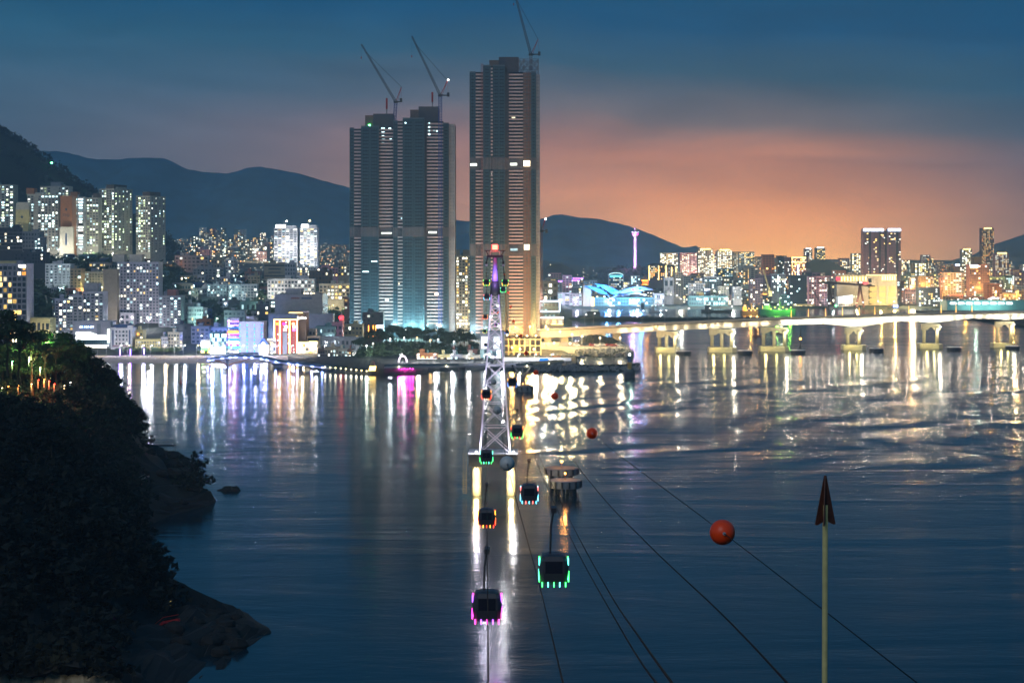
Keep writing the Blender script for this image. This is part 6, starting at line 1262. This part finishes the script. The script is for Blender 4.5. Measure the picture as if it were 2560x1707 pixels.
lights('town_lamps_warm', 'countless warm street lights of the town behind the harbour', 520, (1340, 2600), (2480, 4200), EWM, .5, 1.1, (2, 10)); lights('town_lamps_orange', 'countless orange street lights of the town behind the harbour', 360, (1700, 2600), (2480, 4800), LAMPO, .3, .6, (2, 10)); lights('town_lamps_white', 'countless white street lights of the town behind the harbour', 260, (1340, 2200), (2480, 3600), EW, .5, 1.1, (2, 10))
lights('hillside_lamps', 'scattered lamps and windows between the hillside houses', 260, (80, 870), (1400, 2300), EWM, .25, .5, (2, 6))

for _ in range(64):
    px = 90+r_.random()*770; Y = 1390+420*r_.random(); hm = 5+5*r_.random(); wm = 9+9*r_.random(); z0 = gz(px, Y); pb_ = YH+(H-z0)*F/Y
    wc = r_.choice(['lavender', 'tan_wall', 'grey_wall', 'brick', 'cream', 'teal_wall', 'roof_blue']); cn = CN[wc]; far(f'small {cn} house on the hillside lanes between the bigger blocks', px, px+wm*F/Y, pb_-hm*F/Y, pb_+1, Y, wc, 2, max(2, int(wm/3.2)), .3, r_.choice('wmcc'), f'small {cn} houses on the hillside lanes', name='hillside_house', depth=9, side=r_.choice((0, .3, -.3)))
# ================================================================ trees
def crown_mesh(kind, seed, m):
    r_ = random.Random(seed); mb = MB(); clumps = []
    if kind == 'pine':
        for k in range(11): a = r_.random()*6.283; q = 2.6*r_.random()**.6; clumps.append((Vector((q*math.cos(a), q*math.sin(a), 5.2+2.4*r_.random()*(1.1-q/3.2))), 1.0+.6*r_.random(), .45))
    elif kind == 'cone':
        for k in range(13): f = k/12; a = k*2.4; q = 1.7*(1-f)+.2; clumps.append((Vector((q*.7*math.cos(a), q*.7*math.sin(a), 2+6.2*f)), .5+.9*(1-f), .5))
    else:
        for k in range(12): a = r_.random()*6.283; q = 1.9*r_.random()**.5; clumps.append((Vector((q*math.cos(a), q*math.sin(a), 3+3*r_.random())), 1.0+.5*r_.random(), .8))
    for c, s, fl_ in clumps:
        for _ in range(85):
            v = Vector((r_.gauss(0, 1), r_.gauss(0, 1), r_.gauss(0, 1))); v.normalize(); v *= s*(.55+.5*r_.random()); v.z *= fl_; mb.tri(c+v, .34*(.6+.7*r_.random()), r_)
    return mb.mesh('crown', m), clumps
def trunk_mesh(kind, clumps, seed):
    r_ = random.Random(seed); mb = MB(); top = {'pine': 5.6, 'cone': 8.0, 'round': 4.0}[kind]; p = Vector((0, 0, -1)); rad = .24
    for i in range(4):
        q = Vector((p.x+(r_.random()-.5)*.5, p.y+(r_.random()-.5)*.5, -1+(top+1)*(i+1)/4)); mb.beam(p, q, rad, rad*.75, 6, False); rad *= .75; p = q
    for c, s, f in clumps[:6]: mb.beam((0, 0, top*.65), c, .1, .04, 4, False)
    return mb.mesh('trunk', M['bark'])
TV = {}
for kind in ('pine', 'cone', 'round'):
    for s_ in range(3):
        for dk in (0, 1):
            cm, cl_ = crown_mesh(kind, s_*7+1, M['foliage_unlit'] if dk else M['foliage']); TV[(kind, s_, dk)] = (cm, trunk_mesh(kind, cl_, s_))
def tree(label, p, hgt, kind, group, dk=0):
    s_ = rnd.randrange(3); cm, tm_ = TV[(kind, s_, dk)]; k = hgt/8.0
    rt = thing({'pine': 'pine_tree', 'cone': 'conifer', 'round': 'street_tree'}[kind], label, 'tree', p, rnd.random()*6.28, group); rt.scale = (k*(.85+.3*rnd.random()), k*(.85+.3*rnd.random()), k); put('trunk', tm_, rt); put('crown', cm, rt)
def pz(px, Y):                                            # ground of the pine park
    pr = [(880,900),(905,876),(940,866),(1000,858),(1060,862),(1120,868),(1165,876),(1200,892)]; z = W(0, interp([q[0] for q in pr], [q[1] for q in pr], px), 1225).z; o_ = abs((Y-1225)/42.); return 3.5+(z-3.5)*max(0, 1-o_**1.7)
for i in range(34):
    px = 890+i*9+rnd.random()*6; Y = 1214+rnd.random()*26; tree('spreading tree in the park grove at the foot of the glass towers', Vector(((px-1280)*Y/F, Y, pz(px, Y)-.3)), 8.5+7.5*rnd.random(), 'pine' if rnd.random() < .75 else 'round', 'park pines')
for i in range(15):
    px = 296+i*10.5+rnd.random()*4; Y = 1246; tree('small lamp lit tree along the beach promenade', Vector(((px-1280)*Y/F, Y, 3.4)), 6+1.6*rnd.random(), 'round', 'beach promenade trees')
for (px, Y, hg) in ((470, 1560, 9), (455, 1540, 7), (588, 1655, 10), (418, 1470, 8), (545, 1400, 10), (497, 1245, 5), (515, 1244, 5), (210, 1580, 9), (245, 1880, 10), (150, 1690, 9), (190, 1700, 9), (255, 1560, 7)):
    tree('single tree lit by a lamp on the hillside streets', Vector(((px-1280)*Y/F, Y, gz(px, Y)-.5)), hg, 'round', 'hillside street trees')
for i in range(46):
    Y = 330+rnd.random()*310; px = interp([330, 350, 395, 430, 468, 500, 530, 560, 600, 640], [330, 370, 320, 290, 270, 250, 285, 300, 270, 230], Y)-rnd.random()**1.5*330
    tree('dark pine standing on the near headland', Vector(((px-1280)*Y/F, Y, hz(px, Y)-.5)), 7+5*rnd.random(), 'pine' if rnd.random() < .6 else 'cone', 'headland pines', 1)
for (px, py, Y, hg) in ((20, 775, 500, 13), (50, 800, 505, 12), (-20, 790, 495, 13), (80, 830, 520, 12), (110, 825, 530, 12), (140, 822, 540, 12), (165, 828, 550, 11), (190, 845, 555, 11), (215, 870, 560, 10), (240, 895, 562, 10), (262, 922, 566, 9), (285, 955, 570, 8), (302, 985, 560, 8), (325, 1030, 556, 8), (340, 1065, 552, 7), (330, 1320, 455, 9), (300, 1340, 440, 10), (345, 1465, 385, 6), (330, 1420, 400, 8), (60, 860, 545, 12), (5, 850, 545, 13)):
    z = W(px, py, Y).z; g_ = hz(px, Y); hgt = max(7, min(17, z-g_+1)); tree('tall dark pine breaking the skyline of the near headland', Vector(((px-1280)*Y/F, Y, z-hgt*1.0)), hgt, 'pine', 'skyline pines of the headland', 0 if px < 200 and Y > 490 else 1)
# ================================================================ lamps of the streets
def gl(px, Y): return Vector(((px-1280)*Y/F, Y, gz(px, Y)))
PRM = 'street lamps along the beach promenade'
for i in range(22):
    px = 200+i*28.5+rnd.random()*16; Y = 1240; c, m = [((.75, .85, 1), LAMPW), ((1, .8, .5), LAMPY), ((.85, .9, 1), LAMPW)][i % 3]
    pw = (4800 if 480 < px < 680 else (2200 if px > 680 else 1700))*(.5+rnd.random())
    if 520 < px < 670: c = (.42, .5, 1)
    street_lamp('white street lamp on the beach promenade', Vector(((px-1280)*Y/F, Y, 3)), 7.5, c, m, pw, PRM)
for i in range(10):
    px = 1000+i*42; street_lamp('white street lamp above the sea wall by the restaurants', W(px, 910, 1160), 6.5, (.95, .97, 1), LAMPW, 2600, 'street lamps on the sea wall')
for i, (px, py, Y, c, pw) in enumerate([(300, 888, 1244, (.25, .1, 1), 700), (326, 888, 1244, (.4, .1, 1), 700), (222, 888, 1244, (.3, .2, 1), 700), (360, 886, 1244, (.3, .2, 1), 500)]):
    rt = thing('light_post', 'violet glowing light post among the promenade trees', 'lamp', W(px, py, Y), 0, 'violet light posts'); ub('glowing_tube', emi('tube_violet', (.35, .2, 1), 8), rt, 0, 0, 2.2, .6, .6, 4.4); ub('base', M['dark_metal'], rt, 0, 0, -.2, .9, .9, .6); plight(rt, (0, -1.2, 2.5), c, pw, .3)
SN = 'site flood lamps at the glass towers'
for (px, Y, z, c, pw, lb_) in [(890, 1372, 12, (.6, .85, 1), 7000, 'white'), (930, 1368, 12, (.45, .9, 1), 12000, 'white'), (975, 1368, 12, (.55, .9, 1), 14000, 'white'), (1015, 1366, 12, (.45, .95, 1), 16000, 'white'), (1050, 1364, 12, (.5, .95, .95), 16000, 'white'), (1090, 1366, 12, (.6, .9, 1), 8000, 'white'), (1180, 1366, 10, (.6, .85, 1), 9000, 'white'), (1205, 1366, 10, (.7, .9, 1), 9000, 'white'), (1150, 1490, 10, (1, .85, .6), 12000, 'white')]:
    p = Vector(((px-1280)*Y/F, Y, z)); rt = thing('flood_lamp', 'white flood lamp on a mast before the glass towers', 'lamp', p, 0, SN); mb = MB(); mb.beam((0, 0, -14), (0, 0, 4), .2, n=6); mb.build('mast', M['metal'], rt); ub('lamp_head', LAMPW, rt, 0, 0, 4.3, 1.0, .4, .7); plight(rt, (0, .5, 5.2), c, pw, .5)
for (px, Y, z, c, pw) in [(1268, 1364, 8, (1, .5, .12), 22000), (1292, 1352, 8, (1, .5, .12), 30000), (1318, 1352, 8, (1, .45, .08), 30000), (1340, 1354, 8, (1, .5, .14), 22000), (1325, 1290, 18, (1, .5, .12), 34000), (1365, 1290, 18, (1, .55, .16), 30000), (1300, 1215, 5, (1, .75, .35), 3500), (1335, 1215, 5, (1, .8, .45), 5000), (1280, 1216, 6, (1, .6, .15), 3500), (1400, 1290, 14, (1, .8, .35), 7000), (1430, 1290, 12, (1, .85, .4), 8000), (1500, 1296, 9, (1, .85, .5), 3000), (1550, 1296, 9, (1, .9, .6), 3000), (1385, 1240, 8, (1, .8, .4), 6000), (1425, 1235, 8, (1, .85, .45), 7000), (1455, 1300, 10, (1, .85, .5), 5000), (1370, 1380, 12, (1, .75, .3), 8000)]:  # the two tallest masts are added to spread amber light up the tower
    p = Vector(((px-1280)*Y/F, Y, z)); rt = thing('sodium_lamp', 'amber flood lamp on a mast around the site and quay', 'lamp', p, 0, 'amber flood lamps around the quay'); mb = MB(); mb.beam((0, 0, -z), (0, 0, 4), .2, n=6); mb.build('mast', M['metal'], rt); ub('lamp_head', LAMPY, rt, 0, 0, 4.3, 1.1, .4, .8); plight(rt, (0, -.3, 5.2), c, pw, .5)
for (px, py, Y, c, m, pw, lb_) in [(916, 872, 1190, (.8, 1, .8), LAMPW, 1800, 'a'), (932, 866, 1190, (1, .9, .6), LAMPY, 900, 'a'), (975, 855, 1186, (.8, .95, 1), LAMPW, 1800, 'a'), (1010, 852, 1190, (.85, .95, 1), LAMPW, 900, 'a'), (1042, 852, 1192, (1, .6, .2), LAMPO, 1100, 'a'), (1075, 858, 1190, (1, .6, .2), LAMPO, 900, 'a'), (1095, 856, 1188, (.8, .95, 1), LAMPW, 1100, 'a'), (1134, 862, 1186, (.8, 1, 1), LAMPW, 1100, 'a')]:
    street_lamp('park lamp glowing under the pines', W(px, py+4, Y), 3.2, c, m, pw, 'park lamps under the pines', .2, 'park_lamp')
for (px, Y, c, m, pw) in [(470, 1552, (1, .95, .8), LAMPW, 1600), (595, 1640, (1, .95, .6), LAMPY, 1800), (640, 1545, (.95, 1, .95), LAMPW, 4500), (650, 1450, (1, .9, .6), LAMPY, 2200), (560, 1470, (.8, 1, 1), LAMPW, 1800), (575, 1560, (.6, 1, 1), LAMPW, 3000), (530, 1555, (.6, 1, 1), LAMPW, 3000), (505, 1390, (.5, 1, .9), LAMPW, 2500), (540, 1385, (.5, 1, .85), LAMPW, 2500), (600, 1300, (.1, .3, 1), LAMPW, 6000), (560, 1290, (.15, .25, 1), LAMPW, 6000), (500, 1285, (.15, .3, 1), LAMPW, 3500), (690, 1545, (1, .95, .85), LAMPW, 3000), (740, 1545, (1, .95, .85), LAMPW, 2500), (830, 1540, (1, .8, .4), LAMPY, 5000), (860, 1540, (1, .8, .4), LAMPY, 4000), (805, 1735, (1, .85, .4), LAMPY, 6000), (210, 1525, (1, .9, .35), LAMPY, 3000), (252, 1535, (1, .85, .4), LAMPY, 2500), (235, 1525, (1, .5, .1), LAMPO, 1500), (120, 1860, (1, .98, .85), LAMPW, 9000), (145, 1850, (1, .95, .8), LAMPW, 9000), (200, 1860, (1, 1, .85), LAMPW, 8000), (225, 1870, (1, 1, .8), LAMPW, 8000), (280, 1890, (1, 1, .8), LAMPW, 5000), (360, 1910, (1, 1, .8), LAMPW, 4000), (60, 1850, (1, .95, .7), LAMPW, 6000), (40, 1680, (1, .75, .3), LAMPY, 1200), (108, 1280, (.8, .85, 1), LAMPW, 900), (90, 1285, (1, .9, .5), LAMPY, 1500), (155, 1290, (.9, .95, 1), LAMPW, 2600), (430, 1880, (1, .3, .05), LAMPO, 2500), (690, 1315, (.7, .75, 1), LAMPW, 1600), (760, 1300, (.7, .75, 1), LAMPW, 1500), (820, 1290, (1, .8, .8), LAMPW, 1200), (330, 1290, (.8, .85, 1), LAMPW, 2400), (420, 1300, (.8, .85, 1), LAMPW, 2400), (300, 1370, (.9, .85, .9), LAMPW, 5000), (370, 1370, (.9, .85, .95), LAMPW, 5000), (200, 1300, (.8, .85, 1), LAMPW, 1800)]:
    street_lamp('street lamp shining between the hillside houses', gl(px, Y), 8.5, c, m, pw, 'street lamps between the hillside houses')
for (px, py, Y, c, m, pw) in [(2235, 768, 2440, (1, .6, .18), LAMPY, 50000), (2280, 762, 2440, (1, .8, .5), LAMPW, 90000), (2490, 752, 2450, (1, .45, .08), LAMPO, 70000), (2480, 745, 2560, (1, .45, .08), LAMPO, 55000), (2276, 738, 2600, (1, .45, .1), LAMPO, 45000), (2337, 735, 2600, (1, .45, .1), LAMPO, 45000), (2530, 745, 2500, (1, .5, .1), LAMPO, 55000), (2412, 748, 2560, (1, .45, .1), LAMPO, 30000), (2200, 780, 2430, (1, .66, .2), LAMPY, 26000), (2140, 782, 2430, (1, .7, .35), LAMPY, 26000), (2080, 780, 2440, (.9, .95, 1), LAMPW, 40000), (1950, 770, 2440, (1, .9, .7), LAMPW, 25000), (1830, 772, 2440, (1, .95, .85), LAMPW, 40000), (1760, 778, 2440, (.8, .95, 1), LAMPW, 25000), (1700, 772, 2440, (1, .95, .85), LAMPW, 40000), (1650, 778, 2440, (.8, .85, 1), LAMPW, 16000), (1590, 780, 2430, (1, .95, .7), LAMPW, 30000), (1520, 780, 2430, (.9, .97, .8), LAMPW, 30000), (1440, 778, 2440, (.8, .7, 1), LAMPW, 17000), (1400, 778, 2440, (.85, .85, 1), LAMPW, 17000), (1360, 790, 1425, (1, .95, .85), LAMPW, 9000)]:
    street_lamp('tall mast lamp on the harbour quays', W(px, py, Y), 14, c, m, pw, 'mast lamps on the harbour quays', 1.5, 'mast_lamp')
for (px, Y, c, pw) in [(1680, 3230, (1, .7, .4), 60000), (1722, 3230, (1, .7, .4), 60000), (1763, 3300, (1, .75, .5), 70000), (1812, 3300, (1, .75, .5), 70000), (2000, 2900, (1, .5, .15), 80000), (2045, 3300, (1, .5, .2), 120000), (2110, 3000, (1, .55, .25), 120000), (2300, 3000, (1, .5, .15), 75000), (2380, 3000, (1, .5, .15), 75000), (2460, 3000, (1, .5, .12), 75000), (2530, 3000, (1, .5, .12), 75000), (2205, 2830, (1, .6, .4), 60000), (1870, 2850, (1, .65, .35), 60000), (560, 3300, (1, .7, .4), 60000), (640, 3300, (1, .75, .5), 60000)]:
    p = gl(px, Y); street_lamp('far mast lamp in the town quarters', p, 22, c, LAMPO if c[1] < .6 else LAMPY, pw, 'far mast lamps in the town', 1.5, 'mast_lamp')
# hill top beacon
rt = thing('beacon_mast', 'thin mast with a green lamp on the wooded ridge', 'mast', W(129, 424, 2690)); mb = MB(); mb.beam((0, 0, -6), (0, 0, 10), .4, .2, 6); mb.build('pole', M['metal'], rt); ub('lamp', LAMPG, rt, 0, 0, 10.5, 2.2, 1.5, 2.2)
# ================================================================ headland details
def platform(label, px, py, Y, w_, d_, legs, hgt):
    p = W(px, py, Y); rt = thing('viewing_platform', label, 'platform', p); ub('deck', M['dark_metal'], rt, 0, 0, 0, w_, d_, .25)
    for sx in (-1, 0, 1):
        for sy in (-1, 1): mb = MB(); mb.beam((sx*w_*.46, sy*d_*.44, -legs), (sx*w_*.46, sy*d_*.44, .1), .1, n=6); mb.build('leg', M['dark_metal'], rt); mb = MB(); mb.beam((sx*w_*.46, sy*d_*.44, 0), (sx*w_*.46, sy*d_*.44, hgt), .05, n=5); mb.build('rail_post', M['dark_metal'], rt)
    for sy in (-1, 1):
        for z in (.5, 1.0): mb = MB(); mb.beam((-w_*.5, sy*d_*.44, hgt*z), (w_*.5, sy*d_*.44, hgt*z), .05, n=5); mb.build('handrail', M['dark_metal'], rt)
    return rt
platform('steel viewing platform on stilts at the cliff edge', 412, 1113, 566, 7, 4, 5, 1.2); platform('railed lookout deck on the low rocks', 476, 1532, 350, 3.2, 2.6, 2, 1.3); platform('upper railed landing beside the lamp posts', 432, 1520, 352, 3.6, 2, 2, 1.1)
for px, hg in ((430, 4.6), (440, 4.0)):
    p = W(px, 1518, 352); rt = thing('lamp_post', 'unlit angled lamp post above the lookout deck', 'lamp post', p, 0, 'unlit lamp posts on the headland'); mb = MB(); mb.beam((0, 0, -1), (0, 0, hg), .07, n=6); mb.build('pole', M['dark_metal'], rt); mb = MB(); mb.beam((0, 0, hg), (.45, 0, hg+.5), .06, n=6); mb.build('lamp_arm', M['dark_metal'], rt)
rt = thing('notice_board', 'small yellow lit notice board by the stairs', 'sign', W(428, 1518, 351)); ub('board', emi('board_glow', (1, .8, .3), .35, True), rt, 0, 0, .9, 1.1, .1, .9); mb = MB(); mb.beam((0, .1, -1), (0, .1, .6), .06, n=5); mb.build('post', M['dark_metal'], rt)
rt = thing('cliff_stairway', 'dark red steel walkway stepping along the foot of the cliff', 'walkway', (0, 0, 0)); PT = [(265, 1578), (330, 1580), (385, 1575), (410, 1555), (448, 1548)]; WY = 335
for (a, b_) in zip(PT, PT[1:]):
    A, B_ = W(*a, WY), W(*b_, WY-3); mb = MB(); mb.beam(A, B_, .35, n=4); mb.build('stair_flight', M['red_paint'], rt); mb = MB(); mb.beam(A+Vector((0, -.6, 1.1)), B_+Vector((0, -.6, 1.1)), .06, n=5); mb.build('handrail', M['red_paint'], rt)
for a in PT: A = W(*a, WY); mb = MB(); mb.beam(A+Vector((0, 0, -5.5)), A, .16, n=6); mb.build('support_post', M['red_paint'], rt)
rt = thing('cliff_path', 'pale railed path along the cliff face', 'walkway', (0, 0, 0)); PT = [(268, 1232), (300, 1220), (345, 1203), (372, 1190)]
for (a, b_) in zip(PT, PT[1:]): A, B_ = W(*a, 500), W(*b_, 505); mb = MB(); mb.beam(A, B_, .3, n=4); mb.build('path_deck', M['concrete'], rt); mb = MB(); mb.beam(A+Vector((0, 0, 1.1)), B_+Vector((0, 0, 1.1)), .05, n=5); mb.build('handrail', M['metal'], rt)
rt = thing('path_shelter', 'tiny shelter with two yellow lit windows on the cliff path', 'shelter', W(346, 1206, 503)); ub('hut', M['brown'], rt, 0, 0, 0, 2, 1.5, 2); 
for s in (-.5, .5): ub('window', EY, rt, s, -.8, .2, .4, .1, .5)
ri = random.Random(3)
for i in range(11):
    px = 10+i*28+ri.random()*8; p = W(px, 1697+ri.random()*8, 288); boulder('boulder', 'pale lit boulder lying at the foot of the near slope', p, 1.1+.5*ri.random(), M['rock_pale'], group='pale boulders', seed=i+30, squash=.75)
plight(None, W(140, 1640, 280), (1, .85, .5), 90, .4).name = 'ground_lamp_light'
for i in range(26):
    Y = 505+ri.random()*70; px = interp([505, 524, 545, 575], [470, 520, 500, 470], Y)-ri.random()*110; boulder('shore_rock', 'dark boulder on the rocky shore of the headland', Vector(((px-1280)*Y/F, Y, max(0, hz(px, Y)))), 1.2+2.0*ri.random(), M['rock'], group='shore rocks', seed=i+60)
for i in range(26):
    Y = 322+ri.random()*45; px = interp([322, 343, 367], [560, 650, 560], Y)-ri.random()*200; boulder('shore_rock', 'dark boulder on the rocky point under the lookout', Vector(((px-1280)*Y/F, Y, max(0, hz(px, Y)))), .8+1.6*ri.random(), M['rock'], group='shore rocks under the lookout', seed=i+100)
# camp lights on the headland terrace
CG = 'camp lamps on the headland terrace'
for (px, py, Y, c, m, pw) in [(20, 968, 515, (1, .3, .05), LAMPO, 120), (45, 966, 515, (1, .2, .05), LAMPO, 120), (78, 962, 515, (1, .5, .1), LAMPY, 120), (95, 952, 517, (1, .1, .03), LAMPR, 200), (110, 950, 518, (1, .3, .05), LAMPO, 260), (122, 955, 518, (1, .08, .02), LAMPR, 240), (135, 962, 518, (1, .12, .03), LAMPR, 180), (160, 966, 520, (1, .7, .3), LAMPY, 160), (175, 958, 521, (.8, .85, 1), LAMPW, 160), (72, 895, 520, (.6, 1, .25), LAMPW, 1100), (100, 920, 522, (.8, .9, .4), LAMPY, 500), (115, 850, 524, (.35, 1, .2), LAMPG, 700), (30, 905, 515, (.5, 1, .3), LAMPG, 500), (4, 972, 514, (.7, 1, .2), LAMPY, 120)]:
    street_lamp('small coloured camp lamp under the headland trees', W(px, py+14, Y), 1.8, c, m, pw*2.2, CG, .15, 'camp_lamp', hs=.4)
for i in range(12):
    px = 10+i*16; Y = 534+ri.random()*16; tree('lamp lit pine over the camp lights of the headland', Vector(((px-1280)*Y/F, Y, hz(px, Y)-.5)), 9+4*ri.random(), 'pine', 'lamp lit headland pines', 0)
# ================================================================ beach walkers
def person_mesh(cloth):
    b_ = MB(); n_ = 8
    prof = [(.11, .07, 0.0), (.10, .08, .45), (.15, .11, .85), (.19, .12, .95), (.17, .11, 1.15), (.22, .12, 1.40), (.07, .06, 1.48), (.06, .06, 1.52), (.095, .10, 1.58), (.10, .11, 1.66), (.05, .05, 1.75)]
    vs = []
    for rx, ry, z in prof:
        for i in range(n_): a = 2*math.pi*i/n_; vs.append((rx*math.cos(a), ry*math.sin(a), z))
    b_.add(vs, [(k*n_+i, k*n_+(i+1) % n_, (k+1)*n_+(i+1) % n_, (k+1)*n_+i) for k in range(len(prof)-1) for i in range(n_)]); return b_.mesh('person', cloth)
pms = [person_mesh(M['dark_wall']), person_mesh(M['brown']), person_mesh(M['white_wall'])]
for i in range(22):
    px = 290+i*12+ri.random()*8; Y = 1212+ri.random()*22; z = interp([1203, 1215, 1230, 1238], [0, 1.1, 2.6, 3.2], Y); o = put('person', pms[i % 3], None, ((px-1280)*Y/F, Y, z-.03), None, ri.random()*6); tag(o, 'person strolling on the evening beach', 'person', 'people on the beach')
